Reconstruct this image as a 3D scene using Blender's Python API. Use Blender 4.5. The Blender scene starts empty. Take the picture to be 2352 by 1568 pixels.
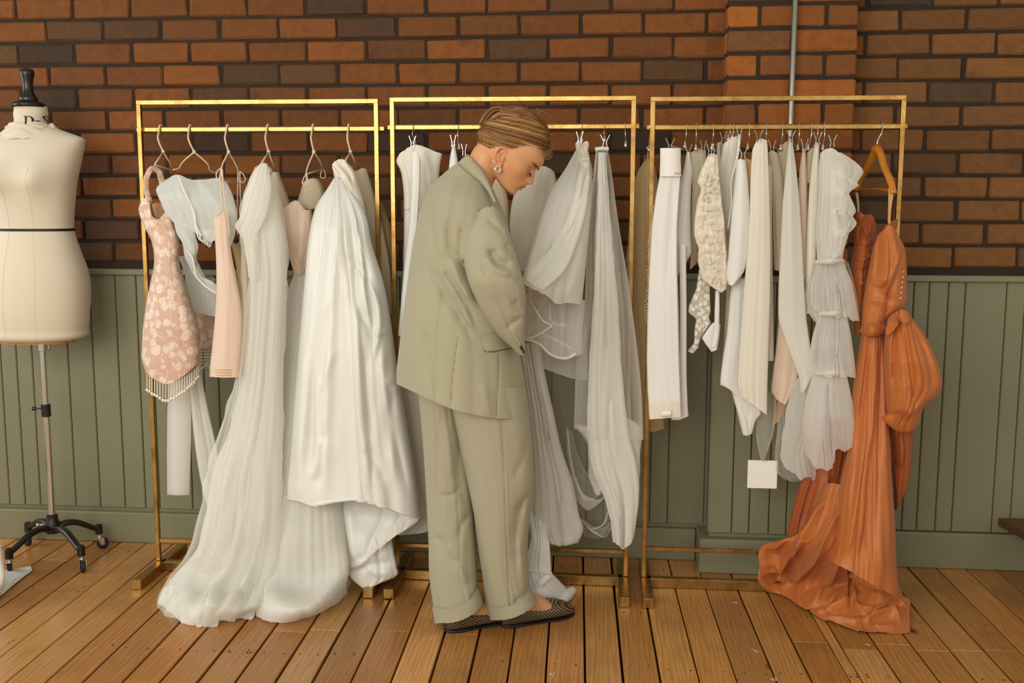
import bpy, bmesh, math, random
import numpy as np
from mathutils import Vector, Matrix, Euler
random.seed(7)
rng = np.random.default_rng(7)
SC = bpy.context.scene
COL = SC.collection
PI = math.pi

# ------------------------------------------------------------------ camera, world, lights, exposure
CAM_H, CAM_D, FPX = 1.317, 3.75, 2330.0
_y, _p, _r = math.radians(5.0), math.radians(7.43), math.radians(0.15)
_fwd = np.array([-math.sin(_y)*math.cos(_p), math.cos(_y)*math.cos(_p), -math.sin(_p)])
_rt = np.array([math.cos(_y), math.sin(_y), 0.0]); _up = np.cross(_rt, _fwd)
_R = math.cos(_r)*_rt + math.sin(_r)*_up
_U = -math.sin(_r)*_rt + math.cos(_r)*_up
_C = np.array([0.0, -CAM_D, CAM_H])
cd = bpy.data.cameras.new('camera'); cam = bpy.data.objects.new('camera', cd); COL.objects.link(cam)
cd.sensor_width = 36.0; cd.lens = 36.0*FPX/2352.0; cd.clip_start = 0.05
cam.matrix_world = Matrix(((_R[0], _U[0], -_fwd[0], _C[0]), (_R[1], _U[1], -_fwd[1], _C[1]), (_R[2], _U[2], -_fwd[2], _C[2]), (0, 0, 0, 1)))
SC.camera = cam
SC.view_settings.view_transform = 'Standard'; SC.view_settings.look = 'None'
SC.view_settings.gamma = 1.0; SC.view_settings.use_curve_mapping = False
SC.view_settings.exposure = 0.27
SC.cycles.transparent_max_bounces = 24

wd = bpy.data.worlds.new('room_ambient'); SC.world = wd; wd.use_nodes = True
_bg = wd.node_tree.nodes['Background']
_bg.inputs[0].default_value = (1.0, 0.92, 0.78, 1); _bg.inputs[1].default_value = 0.43

def area(name, loc, target, sx, sy, power, color):
    l = bpy.data.lights.new(name, 'AREA'); l.shape = 'RECTANGLE'; l.size = sx; l.size_y = sy
    l.energy = power; l.color = color
    o = bpy.data.objects.new(name, l); COL.objects.link(o); o.location = loc
    o.rotation_euler = (Vector(target) - Vector(loc)).to_track_quat('-Z', 'Y').to_euler()
    return o
area('window_light_key', (-1.9, -5.1, 2.2), (0.1, -0.3, 0.9), 3.8, 2.3, 136, (1.0, 0.965, 0.89))
area('window_light_side', (-4.6, -0.9, 1.7), (-1.0, -0.6, 0.8), 1.6, 1.8, 30, (0.96, 0.98, 1.0))
area('fill_light_far', (2.6, -4.6, 2.4), (1.0, -0.2, 1.2), 1.4, 1.6, 14, (1.0, 0.93, 0.80))  # added fill that brightens the right side; no window known there

# ------------------------------------------------------------------ pixel <-> world helpers (pixels of the 2352x1568 frame)
def at(px, py, Y):
    px = np.asarray(px, float); py = np.asarray(py, float); Y = np.asarray(Y, float)
    d = _fwd + np.multiply.outer((px-1176)/FPX, _R) - np.multiply.outer((py-784)/FPX, _U)
    t = (Y - _C[1])/d[..., 1]
    return _C + d*t[..., None]
def on_floor(px, py, z=0.0):
    px = np.asarray(px, float); py = np.asarray(py, float)
    d = _fwd + np.multiply.outer((px-1176)/FPX, _R) - np.multiply.outer((py-784)/FPX, _U)
    t = (z - _C[2])/d[..., 2]
    return _C + d*t[..., None]
def proj(P):
    v = np.asarray(P, float) - _C
    w = v@_fwd
    return 1176 + FPX*(v@_R)/w, 784 - FPX*(v@_U)/w
def lin(c):
    c = c/255.0
    return c/12.92 if c <= 0.04045 else ((c+0.055)/1.055)**2.4
def rgb(r, g, b): return (lin(r), lin(g), lin(b), 1.0)

# ------------------------------------------------------------------ object helpers
def empty(name, loc, label=None, cat=None, group=None):
    o = bpy.data.objects.new(name, None); COL.objects.link(o); o.location = loc
    o.empty_display_size = 0.05
    if label: tag(o, label, cat, group)
    return o
def tag(o, label, cat, group=None):
    o['label'] = label; o['category'] = cat
    if group: o['group'] = group
    return o
def wloc(o):
    return Vector(o.location)              # a parented Empty keeps its world place through its parent inverse
def attach(o, parent):
    o.parent = parent
    if parent.type == 'EMPTY':
        o.matrix_parent_inverse = Matrix.Translation(-wloc(parent))
    else:
        o.matrix_parent_inverse = Matrix.Identity(4)
def link_mesh(name, me, mat=None, parent=None):
    o = bpy.data.objects.new(name, me); COL.objects.link(o)
    if mat is not None and len(me.materials) == 0: me.materials.append(mat)
    if parent is not None: attach(o, parent)
    return o

class MB:
    """collects shapes, then links them as one mesh"""
    def __init__(s): s.v = []; s.f = []; s.n = 0; s.uv = {}
    def add(s, V, Fs):
        V = [tuple(map(float, p)) for p in V]
        s.v += V; s.f += [tuple(i+s.n for i in f) for f in Fs]; s.n += len(V); return s
    def grid(s, P, closed_u=False, closed_v=False, flip=False):
        P = np.asarray(P, float); nv, nu = P.shape[:2]
        Fs = []
        for j in range(nv if closed_v else nv-1):
            for i in range(nu if closed_u else nu-1):
                a = j*nu+i; b = j*nu+(i+1) % nu; c = ((j+1) % nv)*nu+(i+1) % nu; d = ((j+1) % nv)*nu+i
                Fs.append((a, b, c, d) if not flip else (a, d, c, b))
        return s.add(P.reshape(-1, 3), Fs)
    def box(s, c, size, bev=0.0, rot=None):
        hx, hy, hz = [k/2 for k in size]; b = min(bev, hx*.9, hy*.9, hz*.9)
        if b <= 0:
            V = [(x*hx, y*hy, z*hz) for x in (-1, 1) for y in (-1, 1) for z in (-1, 1)]
            Fs = [(0, 1, 3, 2), (4, 6, 7, 5), (0, 4, 5, 1), (2, 3, 7, 6), (0, 2, 6, 4), (1, 5, 7, 3)]
        else:
            bm = bmesh.new(); bmesh.ops.create_cube(bm, size=1.0)
            for v in bm.verts: v.co = Vector((v.co.x*2*hx, v.co.y*2*hy, v.co.z*2*hz))
            bmesh.ops.bevel(bm, geom=list(bm.edges), offset=b, segments=1, affect='EDGES', profile=0.5)
            bm.verts.index_update(); V = [tuple(v.co) for v in bm.verts]; Fs = [tuple(v.index for v in f.verts) for f in bm.faces]; bm.free()
        if rot is not None: V = [tuple(rot @ Vector(p)) for p in V]
        return s.add([(p[0]+c[0], p[1]+c[1], p[2]+c[2]) for p in V], Fs)
    def tube(s, pts, r, seg=8, caps=True, closed=False, flat=None):
        P = np.asarray(pts, float); n = len(P)
        r = np.full(n, r) if np.isscalar(r) else np.asarray(r, float)
        if closed: T = np.roll(P, -1, 0)-np.roll(P, 1, 0)
        else: T = np.gradient(P, axis=0)
        T /= np.linalg.norm(T, axis=1)[:, None]+1e-12
        ref = np.array([0, 0, 1.0]) if abs(T[0][2]) < .9 else np.array([0, 1.0, 0])
        N = np.cross(T[0], ref); N /= np.linalg.norm(N)
        rings = []
        for i in range(n):
            N = N - T[i]*(N@T[i]); N /= np.linalg.norm(N)+1e-12
            B = np.cross(T[i], N)
            a = np.linspace(0, 2*PI, seg, endpoint=False)
            if flat is None: rings.append(P[i]+r[i]*(np.outer(np.cos(a), N)+np.outer(np.sin(a), B)))
            else: rings.append(P[i]+r[i]*(np.outer(np.cos(a), N)+flat*np.outer(np.sin(a), B)))
        base = s.n
        s.grid(rings, closed_u=True, closed_v=closed)
        if caps and not closed:
            s.f.append(tuple(base+i for i in range(seg))[::-1]); s.f.append(tuple(base+(n-1)*seg+i for i in range(seg)))
        return s
    def lathe(s, prof, c=(0, 0, 0), seg=24, axis='z'):
        a = np.linspace(0, 2*PI, seg, endpoint=False)
        rings = []
        for r, z in prof:
            if axis == 'z': rings.append(np.stack([c[0]+r*np.cos(a), c[1]+r*np.sin(a), np.full(seg, c[2]+z)], 1))
            elif axis == 'y': rings.append(np.stack([c[0]+r*np.cos(a), np.full(seg, c[1]+z), c[2]+r*np.sin(a)], 1))
            else: rings.append(np.stack([np.full(seg, c[0]+z), c[1]+r*np.cos(a), c[2]+r*np.sin(a)], 1))
        base = s.n; n = len(rings)
        s.grid(rings, closed_u=True)
        s.f.append(tuple(base+i for i in range(seg))[::-1]); s.f.append(tuple(base+(n-1)*seg+i for i in range(seg)))
        return s
    def ball(s, c, r, nu=10, nv=6):
        r = (r, r, r) if np.isscalar(r) else r
        th = np.linspace(0.02, PI-0.02, nv+1); ph = np.linspace(0, 2*PI, nu, endpoint=False)
        P = [[(c[0]+r[0]*math.sin(t)*math.cos(p), c[1]+r[1]*math.sin(t)*math.sin(p), c[2]+r[2]*math.cos(t)) for p in ph] for t in th]
        base = s.n; s.grid(P, closed_u=True)
        s.f.append(tuple(base+i for i in range(nu))); s.f.append(tuple(base+nv*nu+i for i in range(nu))[::-1])
        return s
    def build(s, name, mat=None, parent=None, smooth=True, sharp=None, fix=False):
        me = bpy.data.meshes.new(name); me.from_pydata(s.v, [], s.f); me.update()
        if fix:
            bm = bmesh.new(); bm.from_mesh(me); bmesh.ops.recalc_face_normals(bm, faces=bm.faces); bm.to_mesh(me); bm.free()
        if smooth: me.polygons.foreach_set('use_smooth', np.ones(len(me.polygons), bool))
        if sharp is not None: me.set_sharp_from_angle(angle=math.radians(sharp))
        return link_mesh(name, me, mat, parent)

def copy_tree(o, parent=None):
    c = o.copy(); COL.objects.link(c)
    if parent is not None: c.parent = parent; c.matrix_parent_inverse = o.matrix_parent_inverse.copy()
    for ch in o.children: copy_tree(ch, c)
    return c

# ------------------------------------------------------------------ smooth random fields and splines
def hermite(ts, P, t):
    ts = np.asarray(ts, float); P = np.asarray(P, float); t = np.clip(np.asarray(t, float), ts[0], ts[-1])
    n = len(ts)
    if n == 1: return np.repeat(P, len(t), 0)
    if n == 2:
        k = ((t-ts[0])/(ts[1]-ts[0])).reshape((-1,)+(1,)*(P.ndim-1)); return P[0]*(1-k)+P[1]*k
    sh = (-1,)+(1,)*(P.ndim-1)
    d = (P[1:]-P[:-1])/(ts[1:]-ts[:-1]).reshape(sh)
    M = np.empty_like(P); M[0] = d[0]; M[-1] = d[-1]
    h = ts[1:]-ts[:-1]
    w = (h[1:]/(h[:-1]+h[1:])).reshape(sh)
    M[1:-1] = d[:-1]*w+d[1:]*(1-w)
    i = np.clip(np.searchsorted(ts, t, side='right')-1, 0, n-2)
    hh = h[i].reshape(sh); s = ((t-ts[i])/h[i]).reshape(sh)
    return ((2*s**3-3*s**2+1)*P[i]+(s**3-2*s**2+s)*hh*M[i]+(-2*s**3+3*s**2)*P[i+1]+(s**3-s**2)*hh*M[i+1])
def curve(pts, n):
    P = np.asarray(pts, float)
    L = np.concatenate([[0], np.cumsum(np.linalg.norm(np.diff(P, axis=0), axis=1)+1e-9)])
    return hermite(L/L[-1], P, np.linspace(0, 1, n))
def noise1(n, k, r):
    return hermite(np.linspace(0, 1, k), r.uniform(-1, 1, k), np.linspace(0, 1, n))
def interp(tab, v):
    if np.isscalar(tab): return np.full(np.shape(v), float(tab))
    tab = np.asarray(tab, float)
    return np.interp(v, tab[:, 0], tab[:, 1])
# ------------------------------------------------------------------ materials
class NT:
    def __init__(s, name):
        s.m = bpy.data.materials.new(name); s.m.use_nodes = True; s.t = s.m.node_tree
        s.t.nodes.clear(); s.out = s.t.nodes.new('ShaderNodeOutputMaterial')
    def n(s, typ, ins=None, **kw):
        nd = s.t.nodes.new('ShaderNode'+typ)
        for k, v in kw.items(): setattr(nd, k, v)
        for k, v in (ins or {}).items(): s.set(nd, k, v)
        return nd
    def set(s, nd, k, v):
        sock = nd.inputs[k]
        if isinstance(v, bpy.types.NodeSocket): s.t.links.new(v, sock)
        elif isinstance(v, bpy.types.Node): s.t.links.new(v.outputs[0], sock)
        else: sock.default_value = v
    def mix(s, fac, a, b, blend='MIX'):
        nd = s.t.nodes.new('ShaderNodeMix'); nd.data_type = 'RGBA'; nd.blend_type = blend
        for k, v in ((0, fac), (6, a), (7, b)): s.set(nd, k, v)
        return nd.outputs[2]
    def math(s, op, a, b=0.0, c=None):
        nd = s.n('Math', operation=op); s.set(nd, 0, a); s.set(nd, 1, b)
        if c is not None: s.set(nd, 2, c)
        return nd.outputs[0]
    def ramp(s, fac, stops, interp='LINEAR'):
        nd = s.n('ValToRGB'); s.set(nd, 0, fac); cr = nd.color_ramp; cr.interpolation = interp
        while len(cr.elements) < len(stops): cr.elements.new(0.5)
        for e, (p, c) in zip(cr.elements, stops):
            e.position = p; e.color = c if len(c) == 4 else (*c, 1)
        return nd.outputs[0]
    def noise(s, scale, detail=3.0, rough=0.55, vec=None, dist=0.0):
        nd = s.n('TexNoise', {'Scale': scale, 'Detail': detail, 'Roughness': rough, 'Distortion': dist})
        if vec is not None: s.set(nd, 'Vector', vec)
        return nd.outputs[0]
    def pos(s, scale=(1, 1, 1), off=None):
        g = s.n('TexCoord'); mp = s.n('Mapping', {'Vector': g.outputs['Object'], 'Scale': scale})
        if off is not None: s.set(mp, 'Location', off)
        return mp.outputs[0]
    def wpos(s, scale=(1, 1, 1)):
        g = s.n('NewGeometry'); mp = s.n('Mapping', {'Vector': g.outputs['Position'], 'Scale': scale}); return mp.outputs[0]
    def bump(s, h, strength=0.3, dist=0.002, normal=None):
        nd = s.n('Bump', {'Height': h, 'Strength': strength, 'Distance': dist})
        if normal is not None: s.set(nd, 'Normal', normal)
        return nd.outputs[0]
    def bsdf(s, **kw):
        nd = s.n('BsdfPrincipled')
        for k, v in kw.items(): s.set(nd, k.replace('_', ' '), v)
        return nd
    def done(s, shader):
        s.t.links.new(shader.outputs[0] if isinstance(shader, bpy.types.Node) else shader, s.out.inputs[0]); return s.m

W1 = (1, 1, 1, 1); K1 = (0, 0, 0, 1)
def m_plain(name, col, rough=0.5, metal=0.0, var=0.12, scale=30, bump=0.1):
    t = NT(name); nz = t.noise(scale)
    c = t.mix(1.0, col, t.ramp(nz, [(0.3, (1-var,)*3), (0.7, (1+var*.5,)*3)]), 'MULTIPLY')
    return t.done(t.bsdf(Base_Color=c, Roughness=rough, Metallic=metal, Normal=t.bump(nz, bump, 0.002)))

def m_brick():
    t = NT('brick_clay'); oi = t.n('ObjectInfo'); w = t.wpos()
    big = t.noise(9, 4, .6, w); fine = t.noise(120, 4, .7, w); mid = t.noise(34, 4, .65, w)
    c = t.mix(1.0, oi.outputs['Color'], t.ramp(mid, [(0.25, (.78, .75, .72)), (0.5, (.97,)*3), (0.75, (1.14, 1.12, 1.1))]), 'MULTIPLY')
    c = t.mix(t.ramp(big, [(0.58, (0, 0, 0)), (0.72, (.42,)*3)]), c, rgb(62, 40, 22))
    c = t.mix(t.ramp(fine, [(0.62, (0, 0, 0)), (0.70, (.3,)*3)]), c, rgb(140, 86, 44))
    c = t.mix(t.ramp(t.noise(70, 3, .6, w), [(0.22, (.6,)*3), (0.28, (0, 0, 0))]), c, rgb(38, 22, 12))
    h = t.math('ADD', fine, t.math('MULTIPLY', mid, 2.0))
    return t.done(t.bsdf(Base_Color=c, Roughness=0.86, Normal=t.bump(h, 0.55, 0.004)))
def m_mortar():
    t = NT('sooty_mortar'); w = t.wpos(); a = t.noise(60, 5, .65, w); b = t.noise(8, 3, .6, w)
    c = t.mix(b, rgb(42, 29, 18), rgb(58, 42, 26))
    c = t.mix(t.ramp(a, [(0.6, (0, 0, 0)), (0.75, (.5,)*3)]), c, rgb(76, 54, 33))
    return t.done(t.bsdf(Base_Color=c, Roughness=0.95, Normal=t.bump(a, 0.8, 0.006)))
def m_paint():
    t = NT('sage_paint'); w = t.wpos(); a = t.noise(5, 4, .6, w); f = t.noise(220, 2, .5, w)
    c = t.mix(a, rgb(120, 119, 92), rgb(130, 128, 100))
    c = t.mix(t.ramp(t.noise(26, 4, .7, w), [(0.66, (0, 0, 0)), (0.74, (.35,)*3)]), c, rgb(98, 92, 66))
    return t.done(t.bsdf(Base_Color=c, Roughness=0.42, Normal=t.bump(f, 0.12, 0.001)))
def m_wood():
    t = NT('pine_boards'); oi = t.n('ObjectInfo'); rnd = oi.outputs['Random']
    off = t.n('CombineXYZ', {'X': t.math('MULTIPLY', rnd, 7.0), 'Y': t.math('MULTIPLY', rnd, 31.0), 'Z': t.math('MULTIPLY', rnd, 3.0)})
    g = t.n('NewGeometry'); v = t.n('VectorMath', {0: g.outputs['Position'], 1: off.outputs[0]}, operation='ADD').outputs[0]
    st = t.n('Mapping', {'Vector': v, 'Scale': (1, .09, 1)}).outputs[0]
    warp = t.noise(7, 2, .5, st)
    rings = t.n('TexWave', {'Vector': st, 'Scale': 22.0, 'Distortion': 9.0, 'Detail': 2.0, 'Detail Scale': 1.2}, wave_type='BANDS', bands_direction='X').outputs[1]
    fine = t.noise(190, 3, .6, t.n('Mapping', {'Vector': v, 'Scale': (1, .03, 1)}).outputs[0])
    c = t.mix(1.0, oi.outputs['Color'], t.ramp(rings, [(0.0, (.86, .82, .78)), (0.5, (.98,)*3), (1.0, (1.06, 1.05, 1.03))]), 'MULTIPLY')
    c = t.mix(t.ramp(fine, [(0.35, (.25,)*3), (0.6, (0, 0, 0))]), c, rgb(92, 54, 24))
    worn = t.noise(3.3, 5, .6, v)
    c = t.mix(t.ramp(worn, [(0.50, (0, 0, 0)), (0.75, (.42,)*3)]), c, rgb(96, 66, 34))
    kn = t.n('TexVoronoi', {'Vector': t.n('Mapping', {'Vector': v, 'Scale': (1, .62, 1)}).outputs[0], 'Scale': 5.2, 'Randomness': 1.0}, feature='F1').outputs['Distance']
    c = t.mix(t.ramp(kn, [(0.040, (.9,)*3), (0.075, (.25,)*3), (0.11, (0, 0, 0))]), c, rgb(70, 36, 16))
    sp = t.noise(42, 4, .7, t.n('Mapping', {'Vector': v, 'Scale': (1, .45, 1)}).outputs[0])
    c = t.mix(t.ramp(sp, [(0.25, (.8,)*3), (0.31, (0, 0, 0))]), c, rgb(52, 34, 18))
    r = t.ramp(worn, [(0.3, (.22,)*3), (0.7, (.40,)*3)])
    return t.done(t.bsdf(Base_Color=c, Roughness=r, Normal=t.bump(t.math('ADD', rings, fine), 0.10, 0.002)))
def m_brass():
    t = NT('brushed_brass'); a = t.noise(16, 4, .6, t.pos()); b = t.noise(140, 3, .6, t.pos())
    c = t.mix(t.ramp(a, [(0.4, (0, 0, 0)), (0.7, (1, 1, 1))]), rgb(188, 152, 90), rgb(152, 112, 58))
    r = t.ramp(b, [(0.3, (.24,)*3), (0.7, (.42,)*3)])
    return t.done(t.bsdf(Base_Color=c, Roughness=r, Metallic=1.0, Normal=t.bump(b, 0.08, 0.001)))
def m_metal(name, col, rough): return m_plain(name, col, rough, 1.0, 0.06, 60, 0.03)

def m_cloth(name, col, rough=0.85, sheen=0.25, trans=0.18, weave=900, wb=0.10, var=0.04, spec=0.25, slub=False):
    t = NT(name); o = t.pos()
    a = t.noise(4, 3, .5, o)
    c = t.mix(a, tuple(k*(1-var) for k in col[:3])+(1,), tuple(min(1, k*(1+var)) for k in col[:3])+(1,))
    h = t.noise(weave, 1, .5, o)
    if slub:
        h2 = t.noise(120, 3, .6, t.pos((1, 1, 5.5)))
        h = t.math('ADD', h, t.math('MULTIPLY', h2, 2.5))
        c = t.mix(t.ramp(h2, [(0.55, (0, 0, 0)), (0.8, (.25,)*3)]), c, tuple(k*.86 for k in col[:3])+(1,))
    b = t.bsdf(Base_Color=c, Roughness=rough, Sheen_Weight=sheen, Sheen_Roughness=0.5, Specular_IOR_Level=spec, Normal=t.bump(h, wb, 0.001))
    if trans > 0:
        tr = t.n('BsdfTranslucent', {'Color': c})
        return t.done(t.n('MixShader', {0: trans, 1: b.outputs[0], 2: tr.outputs[0]}))
    return t.done(b)
def m_satin(name, col, rough=0.33, spec=0.5, dark=None, trans=0.06, crump=0.0, sheen=0.1):
    t = NT(name); o = t.pos()
    a = t.noise(3.5, 3, .5, o); h = t.noise(500, 1, .5, t.pos((1, 1, .2)))
    c = t.mix(a, dark or tuple(k*.93 for k in col[:3])+(1,), col)
    nrm = t.bump(h, 0.05, 0.0006)
    if crump > 0:
        cr = t.noise(11, 3, .55, t.pos((1.3, 1.3, .55)), 0.8)
        nrm = t.bump(cr, crump, 0.03, nrm)
    b = t.bsdf(Base_Color=c, Roughness=rough, Specular_IOR_Level=spec, Sheen_Weight=sheen, Normal=nrm)
    tr = t.n('BsdfTranslucent', {'Color': c})
    return t.done(t.n('MixShader', {0: trans, 1: b.outputs[0], 2: tr.outputs[0]}))
def m_tulle(name, col, lo=0.30, hi=0.85, streak=0.25, sc=1.0):
    """net: part transparent, denser where it turns edge-on and where it gathers"""
    t = NT(name)
    lw = t.n('LayerWeight', {'Blend': 0.55}).outputs['Facing']
    st = t.noise(26*sc, 4, .6, t.pos((1, 1, .06)))
    d = t.math('ADD', t.ramp(lw, [(0.1, (lo,)*3), (0.9, (hi,)*3)]), t.math('MULTIPLY', t.math('SUBTRACT', st, 0.5), streak*2))
    d = t.n('Clamp', {0: d}).outputs[0]
    df = t.n('BsdfDiffuse', {'Color': col}); tl = t.n('BsdfTranslucent', {'Color': col})
    cl = t.n('MixShader', {0: 0.45, 1: df.outputs[0], 2: tl.outputs[0]})
    tp = t.n('BsdfTransparent')
    return t.done(t.n('MixShader', {0: d, 1: tp.outputs[0], 2: cl.outputs[0]}))
def m_floral(name, base, flower, scale=26.0, alpha=1.0):
    """lace: raised petals and trailing stems over a net"""
    t = NT(name); o = t.pos()
    def warp(sc, am): return t.n('VectorMath', {0: o, 1: t.n('VectorMath', {0: t.n('TexNoise', {'Vector': o, 'Scale': sc, 'Detail': 3.0}).outputs[1], 1: (am, am, am)}, operation='MULTIPLY').outputs[0]}, operation='ADD').outputs[0]
    w = warp(scale*1.6, .55/scale)
    v1 = t.n('TexVoronoi', {'Vector': w, 'Scale': scale}, feature='F1')
    pet = t.n('TexVoronoi', {'Vector': w, 'Scale': scale*3.1}, feature='DISTANCE_TO_EDGE').outputs['Distance']
    fl = t.ramp(v1.outputs['Distance'], [(0.42, (1, 1, 1)), (0.54, (0, 0, 0))])
    fl = t.mix(1.0, fl, t.ramp(pet, [(0.01, (.35,)*3), (0.09, (1, 1, 1))]), 'MULTIPLY')
    fl = t.mix(1.0, fl, t.ramp(t.noise(scale*5, 2, .5, o), [(.3, (.55,)*3), (.6, (1, 1, 1))]), 'MULTIPLY')
    ve = t.n('TexVoronoi', {'Vector': warp(scale*.8, 1.1/scale), 'Scale': scale*.62}, feature='DISTANCE_TO_EDGE').outputs['Distance']
    stem = t.mix(1.0, t.ramp(ve, [(0.012, (.5,)*3), (0.04, (0, 0, 0))]), t.ramp(t.noise(scale*.7, 2, .5, o), [(.45, (0, 0, 0)), (.55, (1, 1, 1))]), 'MULTIPLY')
    k = t.mix(1.0, fl, stem, 'LIGHTEN')
    c = t.mix(k, base, flower)
    b = t.bsdf(Base_Color=c, Roughness=0.6, Sheen_Weight=0.2, Normal=t.bump(k, 0.5, 0.002))
    if alpha < 1:
        tp = t.n('BsdfTransparent')
        return t.done(t.n('MixShader', {0: t.ramp(k, [(0.2, (alpha,)*3), (0.6, (1, 1, 1))]), 1: tp.outputs[0], 2: b.outputs[0]}))
    return t.done(b)
MAT = dict(
    brick=m_brick(), mortar=m_mortar(), paint=m_paint(), wood=m_wood(), brass=m_brass(),
    steel=m_metal('chrome_steel', (.75, .74, .70, 1), .18), galv=m_metal('galvanised_steel', rgb(170, 172, 162), .42),
    black=m_plain('black_lacquer', rgb(30, 20, 14), .3), rubber=m_plain('black_rubber', rgb(26, 22, 18), .6),
    void=m_plain('dark_void', rgb(26, 18, 10), .95),
    calico=m_cloth('calico', rgb(216, 206, 184), .9, .15, 0.0, 700, .08, .02),
    tape=m_plain('black_tape', rgb(24, 22, 18), .6),
    cream=m_plain('cream_wire', rgb(222, 200, 168), .75),
    white=m_cloth('white_cotton', rgb(244, 244, 239)), ivory=m_cloth('ivory_crepe', rgb(240, 235, 220)),
    beige=m_cloth('oatmeal_crepe', rgb(216, 204, 176)), champ=m_cloth('champagne_crepe', rgb(190, 160, 112), .6),
    blush=m_cloth('blush_crepe', rgb(236, 212, 190), .7), peach=m_cloth('peach_silk', rgb(226, 178, 128), .5),
    silk=m_satin('white_slub_silk', rgb(236, 236, 228), .38, .45, None, .10, .0), satin=m_satin('ivory_satin', rgb(230, 224, 208), .34, .5),
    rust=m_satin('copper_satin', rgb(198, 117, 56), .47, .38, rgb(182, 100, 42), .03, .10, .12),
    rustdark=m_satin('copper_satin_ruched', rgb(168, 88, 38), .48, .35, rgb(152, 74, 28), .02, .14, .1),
    tulle=m_tulle('white_tulle', rgb(253, 252, 247), .56, .96, .20), tulle_thin=m_tulle('sheer_tulle', rgb(244, 243, 234), .20, .8, .16),
    tulle_full=m_tulle('layered_tulle', rgb(248, 247, 240), .90, 1.0, .12),
    organza=m_tulle('pale_blue_organza', rgb(242, 246, 241), .90, 1.0, .06, .5),
    lace=m_floral('pink_floral_lace', rgb(206, 170, 146), rgb(240, 222, 206), 33.0),
    lace2=m_floral('ivory_flower_lace', rgb(224, 213, 190), rgb(247, 243, 234), 48.0),
    lace3=m_floral('ecru_net_lace', rgb(234, 226, 206), rgb(246, 241, 230), 60.0, .40),
    bead=m_plain('pearl_bead', rgb(236, 226, 206), .25), card=m_plain('white_card', rgb(236, 234, 226), .7, 0, .02),
    hangwood=m_plain('varnished_beech', rgb(196, 122, 36), .35, 0, .2, 18),
    suit=m_cloth('sage_linen', rgb(166, 161, 134), .9, .2, .04, 520, .16, .035, .2), suitseam=m_cloth('sage_linen_seam', rgb(120, 112, 80), .9, .1, 0),
    ribbon=m_cloth('white_ribbon', rgb(240, 240, 232), .5), ink=m_plain('black_ink', rgb(30, 26, 20), .7),
)
MAT['tulle2'] = MAT['tulle']
# ------------------------------------------------------------------ setting: floor
SLANT = -math.tan(math.radians(1.4))            # boards run almost square to the wall
def structure(o): o['kind'] = 'structure'; return o
fb = MB().box((-.3, -2.2, -.045), (7.4, 4.9, .03)); floor = structure(fb.build('floor', MAT['void'], smooth=False))
_bx = [18, 99.5, 184, 263, 349.5, 428.6, 510, 592, 676.5, 757, 840, 925, 1008, 1092, 1175, 1257, 1343, 1424.5, 1506, 1589, 1669, 1753.5, 1832, 1914, 1939, 2021, 2105, 2184, 2263, 2342]
_bp = on_floor(_bx, [1495]*len(_bx))
edges0 = [float(p[0] - SLANT*-p[1]*-1) if False else float(p[0] + SLANT*p[1]*-1) for p in _bp]   # x where each joint meets the wall (y = 0)
while edges0[0] > -3.3: edges0.insert(0, edges0[0]-.107)
while edges0[-1] < 2.7: edges0.append(edges0[-1]+.107)
joints = {}
def plank_index(px, py):
    p = on_floor(px, py); x0 = p[0]-SLANT*p[1]
    return int(np.searchsorted(edges0, x0))-1, float(p[1])
for q in [(910, 1449), (752, 1447), (650, 1450), (1880, 1475), (1995, 1492), (2060, 1480), (2140, 1494), (2225, 1494), (2300, 1494), (100, 1285), (-60, 1330), (1090, 1457)]:
    i, yy = plank_index(*q); joints.setdefault(i, []).append(yy)
rp = random.Random(3)
tones = [(186, 130, 68), (176, 119, 60), (194, 141, 78), (170, 116, 58), (184, 127, 68), (198, 147, 88), (176, 123, 64)]
for i in range(len(edges0)-1):
    gap = rp.choice([.0018, .0025, .0033, .0044])
    ys = sorted(joints.get(i, []))
    if rp.random() < .4 and not ys: ys = [rp.uniform(-3.4, -1.6)]
    cuts = [-4.4]+ys+[.05]
    for y0, y1 in zip(cuts[:-1], cuts[1:]):
        a0, a1 = edges0[i]+gap, edges0[i+1]-gap; b = .0018; top = rp.uniform(-.0006, .0006)
        V = []
        for (z, ins) in ((-.03, 0), (top-b, 0), (top, b)):
            for (x, y) in ((a0+ins, y0+.0012+ins), (a1-ins, y0+.0012+ins), (a1-ins, y1-.0012-ins), (a0+ins, y1-.0012-ins)):
                V.append((x+SLANT*y, y, z))
        Fs = [(k+j, k+(j+1) % 4, k+4+(j+1) % 4, k+4+j) for k in (0, 4) for j in range(4)]+[(8, 9, 10, 11)]
        o = MB().add(V, Fs).build('plank', MAT['wood'], floor, smooth=False)
        c = rp.choice(tones); k = rp.uniform(.9, 1.06); o.color = tuple(lin(min(255, q*k)) for q in c)+(1,)
# nail heads
nb = MB()
for _ in range(240):
    i = rp.randrange(2, len(edges0)-2); y = -rp.choice([.12, .52, .93, 1.33, 1.7])+rp.uniform(-.015, .015)
    for f in (.22, .78):
        x = edges0[i]+(edges0[i+1]-edges0[i])*(f+rp.uniform(-.06, .06))+SLANT*y; r = rp.uniform(.002, .0034)
        nb.add([(x+r*math.cos(a*PI/3), y+r*math.sin(a*PI/3), .0009) for a in range(6)], [tuple(range(6))])
nails = nb.build('nails', MAT['void'], floor, smooth=False); nails['kind'] = 'stuff'

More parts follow.
